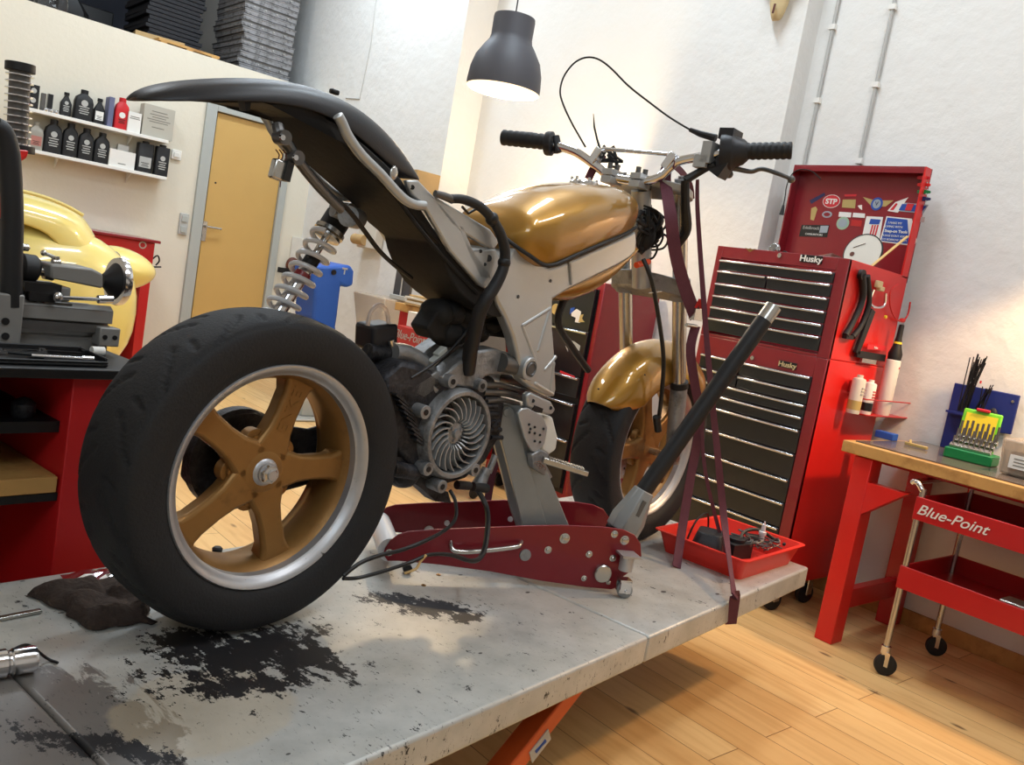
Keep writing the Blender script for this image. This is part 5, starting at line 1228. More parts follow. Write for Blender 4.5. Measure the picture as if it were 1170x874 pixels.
# stickers on the inside of the lid
sx_ = LX-.001
def sp(x, y): p = CH2.x(x, y, sx_); return p
def poly_st(name, pts, m, off=0): 
    P = [sp(x, y)+V((-off, 0, 0)) for x, y in pts]; return MB().prism(P, (-.0008, 0, 0)).build(name, M[m] if isinstance(m, str) else m, lid)
def oval(name, x, y, rw_, rh_, m, off=0, n=28):
    c = sp(x, y); P = [c+V((-off, rw_*math.cos(2*PI*k/n), rh_*math.sin(2*PI*k/n))) for k in range(n)]
    return MB().prism(P, (-.0008, 0, 0)).build(name, M[m] if isinstance(m, str) else m, lid)
def st_text(s, x, y, size, m, off=.002, sx=1, **k):
    c = sp(x, y); return text(s, 'sticker_lettering', M[m], plane_M((c.x-off, c.y, c.z), fx, fz), size, lid, sx=sx, **k)
M['stred'] = mat('sticker_red', srgb(200, 40, 50), .5); M['stblue'] = mat('sticker_blue', srgb(34, 74, 160), .5); M['stgreen'] = mat('sticker_green', srgb(150, 178, 150), .5); M['sttan'] = mat('sticker_tan', srgb(178, 156, 96), .5); M['stgrey'] = mat('sticker_grey', srgb(150, 160, 168), .5); M['navy'] = mat('navy_ink', srgb(30, 34, 84), .5)
oval('round_sticker', 950, 230, .045, .032, 'white'); oval('round_sticker', 950, 230, .042, .029, 'stred', .001); st_text('STP', 950, 230.5, .034, 'white', .003, 1.1, bold=.0012)
poly_st('script_sticker', ((925, 229), (942, 220), (943, 223), (927, 233)), 'navy')
poly_st('tan_sticker', ((963, 228), (978, 228), (977, 238), (962, 237)), 'sttan'); poly_st('small_sticker', ((965, 222), (979, 222), (978, 224.5), (965, 224.5)), 'stred')
poly_st('bird_sticker', ((980, 235), (985, 234), (985, 240), (982, 238)), 'white')
poly_st('wing_sticker', ((986, 225), (1000, 229), (1009, 229), (1021, 229), (1012, 236), (996, 236)), 'sttan'); oval('crest_sticker', 1002, 233, .028, .030, 'stblue', .001); oval('crest_sticker', 1002, 233, .019, .021, 'stgrey', .002); st_text('V', 1002, 233, .026, 'navy', .004)
poly_st('number_one_sticker', ((1014, 241), (1023, 231), (1038, 225.5), (1034, 231), (1026, 243)), 'white', .0005); poly_st('number_one_sticker', ((1017, 240), (1024, 232), (1026, 233), (1021, 240)), 'stred', .0015)
poly_st('banner_sticker', ((1028, 231), (1061, 234), (1055, 244), (1024, 241)), 'stgrey'); poly_st('banner_sticker', ((1031, 233), (1059, 235.5), (1053, 242.5), (1027, 240)), 'stblue', .001); poly_st('banner_sticker', ((1037, 232.5), (1045, 233), (1041, 241), (1034, 240.5)), 'stred', .002); st_text('AGIP', 1044, 237.6, .017, 'white', .004, 1.2) if False else None
poly_st('yellow_sticker', ((927, 238), (932, 236), (934, 239), (930, 252), (926, 251)), 'sttan'); oval('shield_sticker', 945, 245, .026, .016, 'stgrey'); oval('shield_sticker', 945, 245, .017, .009, 'darkred', .001)
poly_st('white_sticker', ((959, 242), (973, 243), (972, 248.5), (958, 247.5)), 'white'); poly_st('white_sticker', ((975, 243), (988.5, 244), (988, 249), (974, 248)), 'white')
oval('round_green_sticker', 963, 255, .032, .031, 'stgreen'); oval('round_green_sticker', 963, 255, .022, .020, 'stgrey', .001)
poly_st('pale_red_sticker', ((973, 251), (985, 252), (984, 259), (972, 258)), M['red'])
poly_st('script_plate_sticker', ((916, 257), (948, 257), (945, 271), (913, 270)), M['drawer']); st_text('Edelbrock', 927, 260.5, .022, 'label', .002, 1.0); poly_st('letter_sticker', ((938, 258), (947, 258), (945, 266), (936, 266)), 'stgrey', .001); st_text('CARBURETORS', 930, 268, .013, 'white', .002, 1.05)
poly_st('flag_sticker', ((990, 247), (1009, 248), (1005, 273), (985, 271)), 'white'); poly_st('flag_sticker', ((995, 250), (1006.5, 251), (1004.5, 256.5), (993, 256)), 'stblue', .001)
for k in range(3): poly_st('flag_stripe', ((996.5+k*3, 257), (998.2+k*3, 257.2), (995+k*3, 269), (993.3+k*3, 268.8)), 'stred', .001)
poly_st('blue_sticker', ((1013, 247), (1042, 250), (1048, 275), (1044, 281), (1005, 276)), 'white'); poly_st('blue_sticker', ((1014, 248.5), (1037, 251), (1039, 279), (1007, 275)), 'stblue', .001)
st_text('I MAKE MY', 1023, 255, .0135, 'white', .003); st_text('LIVING WITH', 1021.5, 259.3, .0135, 'white', .003); st_text('Snap-on Tools', 1024, 264.6, .018, 'white', .003, bold=.0005); st_text('PLEASE DONT ASK', 1021, 269.8, .0125, 'white', .003); st_text('TO BORROW THEM', 1022, 274.4, .0125, 'white', .003)
poly_st('grey_sticker', ((1048, 248), (1057, 248), (1056, 254), (1047, 254)), 'label')
# marker pens clipped inside the lid edge
for k, (m, lb_) in enumerate((('stred', 'uppermost red clip on the right edge of the open lid'), ('brightred', 'second red clip on the right edge of the open lid'), ('green', 'green clip on the right edge of the open lid'), ('navy', 'navy blue clip on the right edge of the open lid'))):
    a_ = CH2.x(1055, 203+k*8, LX-.03); c_ = CH2.x(1072, 206+k*8, LX-.05); f_ = Frame(CH2.M @ Matrix.Translation(a_)); d = c_-a_
    d.y = min(d.y, -.03)
    t = thing('spring_clip', lb_, 'clip', f_)
    MB().loft([[V((0, .028, z)) for z in (-.006, .006)]+[V((.008, .028, .006)), V((.008, .028, -.006))], [V((0, 0, z)) for z in (-.010, .010)]+[V((.008, 0, .010)), V((.008, 0, -.010))], [V((0, -.03, z)) for z in (-.005, .005)]+[V((.008, -.03, .005)), V((.008, -.03, -.005))]]).build('clip_jaw', M[m], t, bevel=.002)
    MB().cyl((.004, -.012, -.012), (.004, -.012, .012), .004).build('clip_spring', M['steel'], t)
# plugged wire hanging from the lid corner
a_ = CH2.x(922, 196, LX-DL); P = [CH2.x(x, y, LX-DL-.004) for x, y in ((938, 205), (928, 196), (915, 193.5), (905, 199), (899, 212), (897, 225), (895, 235))]
f_ = Frame(CH2.M @ Matrix.Translation(P[0])); t = thing('lead_wire', 'thin dark wire with a small plug drooping from the left corner of the open lid', 'wire', f_)
MB().tube([p-P[0] for p in P], .0028, 7, 6).build('wire', M['cable'], t)
MB().lathe([(.004, .0), (.007, -.01), (.012, -.05), (.001, -.051)], P[-1]-P[0]+V((0, 0, .005)), (0, 0, 1), 12).build('plug', M['rubber'], t)
P = [CH2.x(x, y, LX-DL-.04) for x, y in ((902, 262), (893, 270), (888, 276))]
# things on the chest: disc, leather, camera-like gauge
c = CH2.x(984, 277, .32); f_ = Frame(CH2.M @ Matrix.Translation(V((.33, c.y, hz-.03))) @ Matrix.Rotation(rad(14), 4, 'Y')); t = thing('sanding_disc', 'round cream disc standing upright in the chest before the stickered lid', 'disc', f_)
R_ = .088; q = MB(); q.lathe([(R_, 0), (R_, .004), (.001, .004)], (0, 0, R_+.012), (-1, 0, 0), 48); q.build('disc_plate', M['paper'], t)
q = MB(); q.lathe([(R_+.001, -.003), (R_+.001, .0045), (R_-.004, .005), (R_-.004, -.003)], (0, 0, R_+.012), (-1, 0, 0), 48, loop=True); q.build('disc_edge', M['black'], t)
q = MB(); q.lathe([(.011, .0045), (.011, .0052), (.001, .0053)], (0, .045, R_-.0), (-1, 0, 0), 20); q.bar((-.005, .05, R_+.03), (-.005, .0, R_+.055), .001, .004, up=(1, 0, 0)); q.build('disc_print', M['brown'], t)
c = CH2.x(940, 284, .10); f_ = Frame(CH2.M @ Matrix.Translation(V((.12, c.y, hz-.018)))); tag(MB().loft([[V((-.06, .07, 0)), V((-.06, -.06, 0)), V((.06, -.06, 0)), V((.06, .07, 0))], [V((-.03, .0, .03)), V((-.03, -.055, .045)), V((.05, -.055, .04)), V((.05, .05, .03))]]).build('leather_pouch', M['brown'], frame=f_, bevel=.004), 'brown leather pouch lying at the front of the open tool chest', 'pouch')
c = CH2.x(886, 279, .06); f_ = Frame(CH2.M @ Matrix.Translation(V((.07, c.y, hz-.01)))); t = thing('dial_gauge', 'small chrome and black dial gauge on the left of the open tool chest', 'gauge', f_)
MB().lathe([(.026, 0), (.028, .012), (.024, .02), (.001, .02)], (0, 0, .022), (-1, .2, .4), 28).build('gauge_body', M['chrome'], t); MB().lathe([(.021, .0205), (.021, .022), (.001, .022)], (0, 0, .022), (-1, .2, .4), 28).build('gauge_face', M['black'], t)
MB().tube([(0, -.03, .01), (0, -.05, .02), (0, -.07, .005)], .004, 8, 4).build('gauge_lead', M['cable'], t)
# --- tools hanging on the bright red side (plane y = -0.0)
def side(x, y, off=-.019): return CH2.y(x, y, off)
def hang(x, y, name, label, cat): 
    p = side(x, y); f_ = Frame(CH2.M @ Matrix.Translation(p)); return thing(name, label, cat, f_), p
t, o = hang(984, 315, 'bolt_cropper', 'long black handled cutting tool hanging on the red chest side', 'cutter')
q = MB(); q.tube([side(985, 314)-o, side(986, 340)-o, side(976, 365)-o, side(966, 383)-o], [.016, .014, .012, .014], 12, 4); q.tube([side(991, 315)-o, side(993, 345)-o, side(985, 370)-o, side(974, 385)-o], [.012, .012, .011, .013], 12, 4); q.build('tool_handle', M['rubber'], t)
q = MB(); q.tube([side(989, 322, -.028)-o, side(989, 345, -.028)-o, side(981, 368, -.028)-o], .003, 8, 4); q.build('handle_stripe', M['stred'], t)
q = MB(); q.lathe([(.022, -.008), (.022, .01)], side(985, 314)-o, (0, 1, 0), 20); q.box(side(969, 385)-o, (.06, .02, .018)); q.build('tool_head', M['black'], t, bevel=.003)
t, o = hang(1004, 325, 'd_ring_hook', 'brass coloured hook with D ring hanging on the red chest side', 'hook')
q = MB(); q.box(side(1004, 325)-o, (.045, .018, .030)); q.box(side(1006, 330)-o, (.04, .022, .02)); q.build('hook_plate', M['skull'], t, bevel=.004)
q = MB(); q.tube([side(998, 331)-o, side(994, 345)-o, side(1000, 351)-o, side(1010, 349)-o, side(1012, 335)-o], .006, 10, 5); q.build('ring', M['chrome'], t)
t, o = hang(990, 370, 'spirit_level', 'black framing square with silver scale hanging on the red chest side', 'square')
q = MB(); q.bar(side(997, 354)-o, side(978, 404)-o, .036, .016, up=(0, 1, 0)); q.bar(side(978, 404)-o, side(1010, 409)-o, .03, .016, up=(0, 1, 0)); q.build('black_body', M['black'], t, bevel=.003)
q = MB(); q.bar(side(995.5, 361, -.0225)-o, side(988, 385, -.0225)-o, .018, .002, up=(0, 1, 0)); q.build('scale', M['label'], t)
q = MB(); q.bar(side(991, 396, -.02)-o, side(1012, 398, -.02)-o, .022, .002, up=(0, 1, 0)); q.build('red_tag', M['stred'], t)
text('Bahco', 'tag_lettering', M['white'], plane_M(side(1001, 397.4, -.024)-o, (1, 0, 0), (0, 0, 1)), .014, t)
q = MB(); q.bar(side(984, 411)-o, side(1000, 414)-o, .02, .01, up=(0, 1, 0)); q.build('grey_blade', M['steel'], t)
t, o = hang(1022, 330, 'red_cable_ring', 'bright red looped cable hanging at the rear edge of the chest side', 'cable')
q = MB(); q.tube([side(x, y)-o for x, y in ((1026, 325), (1018, 332), (1017, 348), (1022, 362), (1030, 367), (1037, 360), (1040, 345))], .004, 8, 5); q.ball(side(1031, 366)-o, (.025, .01, .010)); q.build('loop', M['brightred'], t)
t, o = hang(1011, 362, 'yellow_button', 'small yellow knob on the red chest side', 'knob'); MB().lathe([(.008, 0), (.007, .008), (.001, .009)], (0, 0, 0), (0, -1, 0), 14).build('knob_cap', M['yellow'], t)
# wire rack with two spray cans and a caulking tube
t, o = hang(985, 455, 'wire_can_rack', 'red wire rack on the chest side holding two spray cans and a white cartridge', 'rack')
def sd(x, y, off): return side(x, y, off)-o
q = MB()
for yy in (448, 466):
    ra = sd(966, yy+3, -.0); rb = sd(1022, yy+10, -.0); 
    for off in (-.012, -.095): q.cyl(V((ra.x, ra.y-off*0+off+.0, ra.z)), V((rb.x, ra.y+off, ra.z)), .003, n=8)
    for xx in (ra.x, rb.x): q.cyl(V((xx, ra.y-.012, ra.z)), V((xx, ra.y-.095, ra.z)), .003, n=8)
q.box(V((ra.x-.01, ra.y-.02, sd(966, 440, 0).z)), (.03, .03, .05)); q.bx(ra.x, rb.x, ra.y-.095, ra.y-.012, ra.z-.004, ra.z)
q.build('wire_frame', M['red'], t); zr = ra.z
def can(px, r, h, name, label, mats, off=-.055):
    c = side(px, 466, off); f_ = Frame(CH2.M @ Matrix.Translation(V((c.x, off, o.z+zr)))); t = thing(name, label, 'can', f_)
    MB().lathe([(r*.96, 0), (r, .004), (r, h*.86), (r*.9, h*.9), (r*.45, h*.93), (r*.45, h), (.001, h)], n=28).build('can_body', M[mats[0]], t)
    MB().lathe([(r+.0006, h*.1), (r+.0006, h*.34), (r+.0001, h*.34)], n=28, caps=False).build('can_band', M[mats[1]], t)
    q = MB()
    for k in range(3): q.bx(-r*.5, r*.5, -r-.0015, -r*.8, h*(.5+.08*k), h*(.53+.08*k))
    q.build('can_print', M[mats[2]], t)
can(975, .028, .165, 'spray_can', 'cream and white spray can on the left in the red wire rack', ('paper', 'sttan', 'label'))
can(989, .026, .15, 'spray_can', 'white and red spray can beside the cream one in the red wire rack', ('white', 'drawer', 'stred'))
c = side(1008, 470, -.055); f_ = Frame(CH2.M @ Matrix.Translation(V((c.x, -.055, o.z+zr)))); t = thing('grease_cartridge', 'tall white cartridge with black nozzle standing in the red wire rack', 'cartridge', f_)
hT = side(1022, 412, -.055).z-(o.z+zr)
MB().lathe([(.029, 0), (.031, .003), (.031, hT), (.028, hT+.003), (.001, hT+.003)], n=28).build('cartridge_tube', M['white'], t); MB().lathe([(.028, hT+.003), (.030, hT+.03), (.020, hT+.06), (.013, hT+.10), (.011, hT+.16), (.001, hT+.162)], n=24).build('nozzle', M['rubber'], t)
MB().lathe([(.0165, hT+.068), (.018, hT+.078), (.0155, hT+.085)], n=16, caps=False).build('yellow_ring', M['yellow'], t)
MB().box((0, -.0315, hT*.88), (.008, .001, .008), Matrix.Rotation(PI/4, 3, 'Y')).build('red_mark', M['stred'], t)

# ------------------------------------------------------------------ right workbench against the wall
XB = 3.256
wb = thing('workbench', 'wooden topped workbench with red legs beside the tool chest, carrying the green drill case', 'workbench', fr((XB, 0, 0)))
WB = fr((XB, 0, 0)); a_ = WB.x(966, 505, 0); ztop = .80; zb_ = .845
M['benchtop'] = mat('dark_worktop', srgb(96, 88, 82), .25, 0, var=.15, vs=6, coat=.3)
yl = WB.x(964, 500, 0).y
ztop = (WB.x(964, 500, 0).z+WB.x(1168, 560, 0).z)/2
MB().bx(-.0, XW-XB-.01, -1.6, yl, ztop-.045, ztop).build('bench_board', M['oak'], wb, bevel=.003)
MB().bx(.045, XW-XB-.012, -1.58, yl-.03, ztop+.0005, ztop+.005).build('worktop_sheet', M['benchtop'], wb)
MB().bx(.10, XW-XB-.03, -1.55, yl-.04, ztop-.066, ztop-.047).build('bench_apron', M['red'], wb, bevel=.003)
f1 = WB.x(940, 735, .0)
for xx in (.02, XW-XB-.12):
    for yy in (yl-.05, -1.45):
        MB().bx(xx, xx+.09, yy-.075, yy, 0.0, ztop-.05).build('leg', M['brightred'] if xx < .1 else M['red'], wb, bevel=.004)
for yy in (yl-.05, -1.45): 
    MB().bx(.11, XW-XB-.12, yy-.055, yy-.015, .13, .21).build('leg_stretcher', M['red'], wb, bevel=.003)
    MB().prism([(.02, yy-.075, ztop-.14), (.02, yy-.23, ztop-.14), (.02, yy-.075, ztop-.27)], (.05, 0, 0)).build('corner_gusset', M['brightred'], wb)
# drill set, parts bins etc on the bench
bz = ztop+.0055
def onb(x, y): return ROOM.z(x, y, bz)
p = onb(1085, 533); q2 = onb(1135, 540)
f_ = fr(onb(1108, 527), rad(-90+6)); t = thing('drill_bit_case', 'open green and lime case of drill bits standing on the workbench', 'drill set', f_)
wd_ = .175
q = MB(); q.bx(-wd_/2, wd_/2, -.055, .065, 0, .042); q.build('case_base', M['green'], t, bevel=.005)
q = MB(); R1 = Matrix.Rotation(rad(-8), 3, 'X'); cc = V((-.012, .075, .12)); q.box(cc, (wd_*.82, .012, .16), R1); q.build('case_lid', M['lime'], t, bevel=.006)
q = MB(); q.box(cc+V((0, -.007, .0)), (wd_*.66, .004, .13), R1); q.build('lid_panel', M['yellow'], t)
q = MB(); q.box(cc+V((0, 0, .083)), (.05, .014, .012)); q.build('lid_catch', M['stred'], t, bevel=.003)
for r_ in range(3):
    q = MB(); q.box((0, -.035+.032*r_, .050+.018*r_), (wd_*.85, .022, .018), Matrix.Rotation(rad(25), 3, 'X')); row = q.build('bit_rack', M['steel'], t, bevel=.001)
    for k in range(8):
        x = -wd_*.38+wd_*.76*k/7; h_ = .035+.012*r_+.004*(k % 3)
        MB().cyl((x, -.035+.032*r_, .055+.018*r_), (x, -.028+.032*r_, .055+.018*r_+h_), .0035+.0006*r_, n=8).build('drill_bit', M['darksteel'], row)
# navy pegboard panel on the bench with cable ties
X_ = XW-.03
pl_ = [ROOM.x(x, y, X_) for x, y in ((1090, 440), (1166, 449), (1158, 487), (1140, 530), (1095, 520))]
f_ = fr((X_, (pl_[0].y+pl_[1].y)/2, bz)); t = thing('tool_holder', 'navy blue plastic tool panel leaning on the wall at the back of the workbench', 'tool holder', f_)
ya, yb = pl_[0].y, pl_[1].y; zt2 = (pl_[0].z+pl_[1].z)/2-bz; ym_ = (ya+yb)/2
MB().prism([(0, ya-ym_, .0), (0, ya-ym_, zt2), (0, yb-ym_, zt2-.0), (0, yb-ym_, zt2*.42), (0, yb-ym_+.06, zt2*.40), (0, yb-ym_+.07, .0)], (.014, 0, 0)).build('panel_sheet', M['blueplastic'], t, bevel=.003)
MB().cyl((-.003, yb-ym_+.02, zt2-.03), (0.002, yb-ym_+.02, zt2-.03), .006, n=10).build('panel_screw', M['steel'], t)
MB().bx(-.05, -.005, ya-ym_-.14, ya-ym_-.01, zt2*.55, zt2*.58).build('panel_shelf', M['blueplastic'], t)
c = ROOM.x(1107, 436, X_-.035); c2 = ROOM.x(1119, 410, X_-.035)
f_ = fr(c-V((0, 0, .07))); random.seed(9)
q = MB(); d0 = V((0, c2.y-c.y, c2.z-c.z))
for k in range(22):
    s_ = random.uniform(-.022, .022); e_ = random.uniform(-.03, .03); q.bar((random.uniform(-.012, .012), s_*.8, -.06), V((random.uniform(-.012, .012), s_*.8+e_, .07))+d0+V((0, 0, random.uniform(-.02, .02))), .004, .002, up=(1, 0, 0))
tag(q.build('cable_tie_bundle', M['black'], frame=f_), 'thick bundle of black cable ties behind the drill case, standing in the navy panel', 'cable ties')
c = ROOM.x(1124, 447, X_-.03); f_ = fr(c-V((0, 0, .05)))
q = MB()
for k in range(8): q.bar((0, random.uniform(-.016, .016), -.03), (0, random.uniform(-.03, .02)-.01, random.uniform(.06, .085)), .004, .002, up=(1, 0, 0))
t = tag(q.build('cable_tie_bunch', M['black'], frame=f_), 'short thin bunch of black cable ties right of the thick bundle', 'cable ties')
MB().box((0, .02, .085), (.004, .006, .012)).build('red_tip', M['stred'], t)
c = ROOM.x(1133, 478, X_-.02); f_ = fr(c); t = thing('putty_knife', 'black handled tool with white blade hanging on the navy panel', 'tool', f_)
MB().ball((0, 0, 0), (.012, .022, .045), 16, 10).build('tool_grip', M['rubber'], t); MB().box((.004, .025, -.012), (.004, .022, .06)).build('tool_blade', M['label'], t, bevel=.002)
a_ = onb(1140, 528); f_ = fr(onb(1160, 552), 0); t = thing('parts_box', 'clear plastic box of brown parts with a paper label beside the green drill case', 'box', f_)
f_.M = Matrix.Translation(onb(1140, 540)); t.matrix_world = f_.M
q = MB(); q.loft([[V((x*.9, y*.9-.0, 0)) for x, y in ((0, 0), (.26, 0), (.26, -.3), (0, -.3))], [V((x, y, .135)) for x, y in ((-.01, .01), (.28, .01), (.28, -.32), (-.01, -.32))]]); q.build('box_shell', M['clearplastic'], t, bevel=.012, seg=3)
q = MB(); q.bx(.02, .22, -.25, -.02, .01, .09); q.build('box_contents', M['brown'], t, bevel=.01)
q = MB(); q.bx(-.009, -.006, -.2, -.03, .03, .08); q.build('paper_label', M['white'], t)
for k in range(3): MB().bx(-.010, -.009, -.18, -.045, .04+.012*k, .044+.012*k).build('label_line', M['labelink'], t)
p = onb(1010, 501); tag(MB().bx(-.02, .03, -.045, .035, 0, .03).build('blue_block', M['bluepaint'], frame=fr(p), bevel=.003), 'small dark blue block at the left rear corner of the workbench', 'block')
p = onb(1045, 511); q = MB(); q.bar((0, .04, .008), (0, -.05, .008), .02, .012); q.bar((0, .02, .010), (.03, .035, .02), .01, .01); tag(q.build('metal_bracket', M['sttan'], frame=fr(p), bevel=.002), 'small worn metal bracket lying on the workbench left of the drill case', 'bracket')
p = onb(1066, 505); q = MB(); q.bx(-.02, .02, -.03, .03, 0, .03); q.bx(-.015, .0, -.0, .02, .03, .055); q.cyl((.01, -.02, .03), (.01, -.02, .06), .006); tag(q.build('vice_jaw', M['darksteel'], frame=fr(p+V((.04, 0, 0))), bevel=.002), 'small dark metal fitting on the workbench against the green case', 'fitting')

# ------------------------------------------------------------------ red service trolley under the bench
ta = ROOM.z(1001, 768, 0.0); tc2 = ROOM.z(1054, 742, 0)
TW = tc2.x-ta.x
tr = thing('service_trolley', 'red two-tray service trolley with white lettering standing under the workbench beside the tool chest', 'trolley', fr((ta.x, ta.y, 0))); TRL = fr((ta.x, ta.y, 0))
TRL_LEN = .75; x0, x1 = 0, max(.36, TW)
def tray(pxt, pyt, hh, nm, mt):
    z = TRL.x(pxt, pyt, 0).z
    q = MB(); y1, y0 = .0, -TRL_LEN
    for bxs in ((x0-.008, x0, y0, y1, z-hh, z), (x1, x1+.008, y0, y1, z-hh, z), (x0, x1, y1-.008, y1, z-hh, z), (x0, x1, y0, y0+.008, z-hh, z), (x0, x1, y0, y1, z-hh+.004, z-hh+.012)): q.bx(*bxs)
    return q.build(nm, M[mt], tr, bevel=.002), z
t1_, z1_ = tray(1046, 566, .085, 'upper_tray', 'red'); t2_, z2_ = tray(1024, 643, .085, 'lower_tray', 'red')
pm = TRL.x(1085, 588, -.010); text('Blue-Point', 'tray_lettering', M['white'], plane_M((-.0095, pm.y-.008, z1_-.045), fx, fz), .053, tr, bold=.0003, shear=.35, sx=1.1)
for xx in (.008, x1-.008):
    for yy in (-.012, -TRL_LEN+.012):
        MB().cyl((xx, yy, .10), (xx, yy, z1_+.03), .0115, n=14).build('post', M['steel'], tr)
        q = MB(); q.lathe([(.028, -.011), (.040, -.009), (.040, .009), (.028, .011)], (xx, yy-.01, .040), (.75, .6, 0), 28); cw = q.build('castor_wheel', M['rubber'], tr)
        q = MB(); q.cyl((xx, yy, .085), (xx, yy, .11), .018); q.bar((xx-.012, yy-.01, .09), (xx-.012, yy-.01, .035), .004, .03); q.bar((xx+.014, yy+.004, .09), (xx+.014, yy+.004, .035), .004, .03); q.build('castor_fork', M['chrome'], cw)
q = MB(); q.tube([(.008, -.012, z1_+.02), (.008, .012, z1_+.045), (.02, .03, z1_+.045), (x1*.5, .035, z1_+.045), (x1-.02, .03, z1_+.045), (x1-.008, -.012, z1_+.02)], .011, 12, 4); q.build('push_handle', M['chrome'], tr)
f_ = fr((ta.x+.25, ta.y-.55, z2_-.072)); tag(MB().lathe([(.08, 0), (.085, .05), (.08, .055), (.02, .06), (.001, .06)], n=32).build('dark_tin', M['drawer'], frame=f_), 'round dark tin lying in the lower trolley tray', 'tin')
c = TRL.x(1166, 690, .08); f_ = fr((ta.x+.05, ta.y+c.y, z2_-.072)); tag(MB().bx(-.03, .06, -.05, .05, 0, .075).build('cartridge_box', M['steel'], frame=f_, bevel=.006), 'small grey box lying in the lower trolley tray', 'box')
# ------------------------------------------------------------------ second tool cabinet, behind the front wheel
X2 = 3.3; K2 = fr((X2, 3.08, 0)); K2W = .66
c2 = thing('tool_cabinet', 'red tool cabinet with black drawers standing behind the motorcycle front wheel', 'tool cabinet', K2)
MB().bx(0, .46, 0, K2W, .1, 1.28).build('cabinet_body', M['darkred'], c2, bevel=.006)
MB().bx(-.004, .0, .03, K2W-.02, .13, 1.24).build('front_recess', M['black'], c2)
zl = [1.24, 1.12, .98, .82, .62, .42, .15]
zl[1] = K2.x(650, 375, -.01).z; zl[2] = K2.x(648, 428, -.01).z; zl[3] = K2.x(645, 452, -.01).z
zl = sorted(zl, reverse=True)
for k in range(6):
    if zl[k]-zl[k+1] < .03: continue
    d = MB().bx(-.022, -.005, .04, K2W-.03, zl[k+1]+.006, zl[k]).build('drawer', M['drawer'], c2, bevel=.002)
    MB().bx(-.034, -.022, .045, K2W-.035, zl[k]-.014, zl[k]-.003).build('drawer_pull', M['chrome'], d, bevel=.002)
def skst(pts, m, off, nm='skull_sticker'): MB().prism([K2.x(x, y, -.023-off) for x, y in pts], (-.001, 0, 0)).build(nm, M[m] if isinstance(m, str) else m, c2)
skst(((653, 357), (659, 353), (664, 356), (663, 362), (666, 366), (662, 369), (657, 368), (658, 363), (653, 361)), 'white', 0); skst(((652, 352), (657, 351), (655, 356), (651, 359)), 'stblue', 0)
skst(((661, 368), (663, 360), (667, 359), (665, 364), (668, 368)), 'sttan', .001)
skst(((650, 388), (656, 390), (663, 395), (662, 401), (655, 396)), 'label', 0); skst(((646, 395), (649, 399), (649, 402)), 'label', 0, 'paper_scrap')
skst(((640, 423), (657, 430), (657, 432), (640, 426)), 'stred', .02, 'red_strip')
for y in (.05, K2W-.06):
    for x in (.05, .4): MB().lathe([(.04, -.015), (.045, 0), (.04, .015)], (x, y, .045), (0, 1, 0), 24).build('castor_wheel', M['rubber'], c2); MB().bx(x-.02, x+.02, y-.03, y+.03, .08, .1).build('castor_plate', M['steel'], c2)
c = K2.x(634, 353, -.03); tag(MB().lathe([(.03, 0), (.028, .006), (.001, .006)], (0, 0, 0), (-1, 0, 0), 24).build('round_badge', M['sttan'], frame=Frame(K2.M @ Matrix.Translation(c+V((.007, 0, 0))))), 'round cream badge stuck on the black drawer beside the frame leg', 'badge')

# ------------------------------------------------------------------ second bench with drawers and trolley along the wall
X3 = 3.05; B2 = fr((X3, 3.80, 0)); bt0 = B2.x(452, 344, 0); bt1 = B2.x(590, 386, 0); zt3 = .94; L3 = bt0.y
zt3 = (bt0.z+B2.x(500, 357, 0).z)/2+.0
b2 = thing('workbench', 'wooden topped red workbench along the wall behind the motorcycle engine', 'workbench', B2)
MB().bx(0, .48, 0, L3, zt3-.05, zt3).build('bench_board', M['oak'], b2, bevel=.004)
for yy in (.02, L3-.12):
    for xx in (.03, .38): MB().bx(xx, xx+.08, yy, yy+.10, 0, zt3-.05).build('leg', M['red'], b2, bevel=.004)
    MB().bx(.11, .38, yy+.02, yy+.07, .12, .2).build('leg_stretcher', M['red'], b2)
MB().prism([(.03, L3-.12, zt3-.05), (.03, L3-.42, zt3-.05), (.03, L3-.12, zt3-.3)], (.05, 0, 0)).build('corner_gusset', M['red'], b2)
MB().bx(.03, .46, .12, L3-.12, zt3-.15, zt3-.05).build('bench_apron', M['darkred'], b2)
ta2 = B2.x(456, 370, -.05)
t = thing('service_trolley', 'red and cream service trolley standing in front of the far workbench', 'trolley', fr((X3-.34, 3.8, 0))); T2_ = fr((X3-.34, 3.8, 0))
u0 = T2_.x(455, 371, 0); u1 = T2_.x(520, 400, 0); zt4 = u0.z
MB().bx(0, .30, -.35, u0.y, zt4-.12, zt4).build('red_tray_rim', M['red'], t, bevel=.003)
MB().bx(.01, .29, -.34, u0.y-.01, zt4-.40, zt4-.121).build('cream_panel', M['paper'], t, bevel=.003)
MB().bx(.0, .30, -.35, u0.y, zt4-.52, zt4-.401).build('lower_rim', M['darkred'], t, bevel=.003)
for xx in (.02, .28):
    for yy in (-.33, u0.y-.02): MB().cyl((xx, yy, .06), (xx, yy, zt4-.52), .012).build('post', M['steel'], t); MB().lathe([(.028, -.01), (.035, 0), (.028, .01)], (xx, yy, .036), (0, 1, 0), 20).build('castor_wheel', M['rubber'], t)
pt = T2_.x(466, 380, -.001); text('Blue-Point', 'tray_lettering', M['label'], plane_M((-.0015, pt.y-.02, zt4-.05), (0, -1, 0), (0, 0, 1)), .07, t, shear=.3)
pz = B2.x(482, 363, .05)
tag(MB().bx(0, .22, -.16, .0, 0, .085).build('white_carton', M['white'], frame=fr((X3-.3, 3.8+u0.y-.02, zt4+.001)), bevel=.002), 'white and cream carton on the far trolley under the bench edge', 'box')
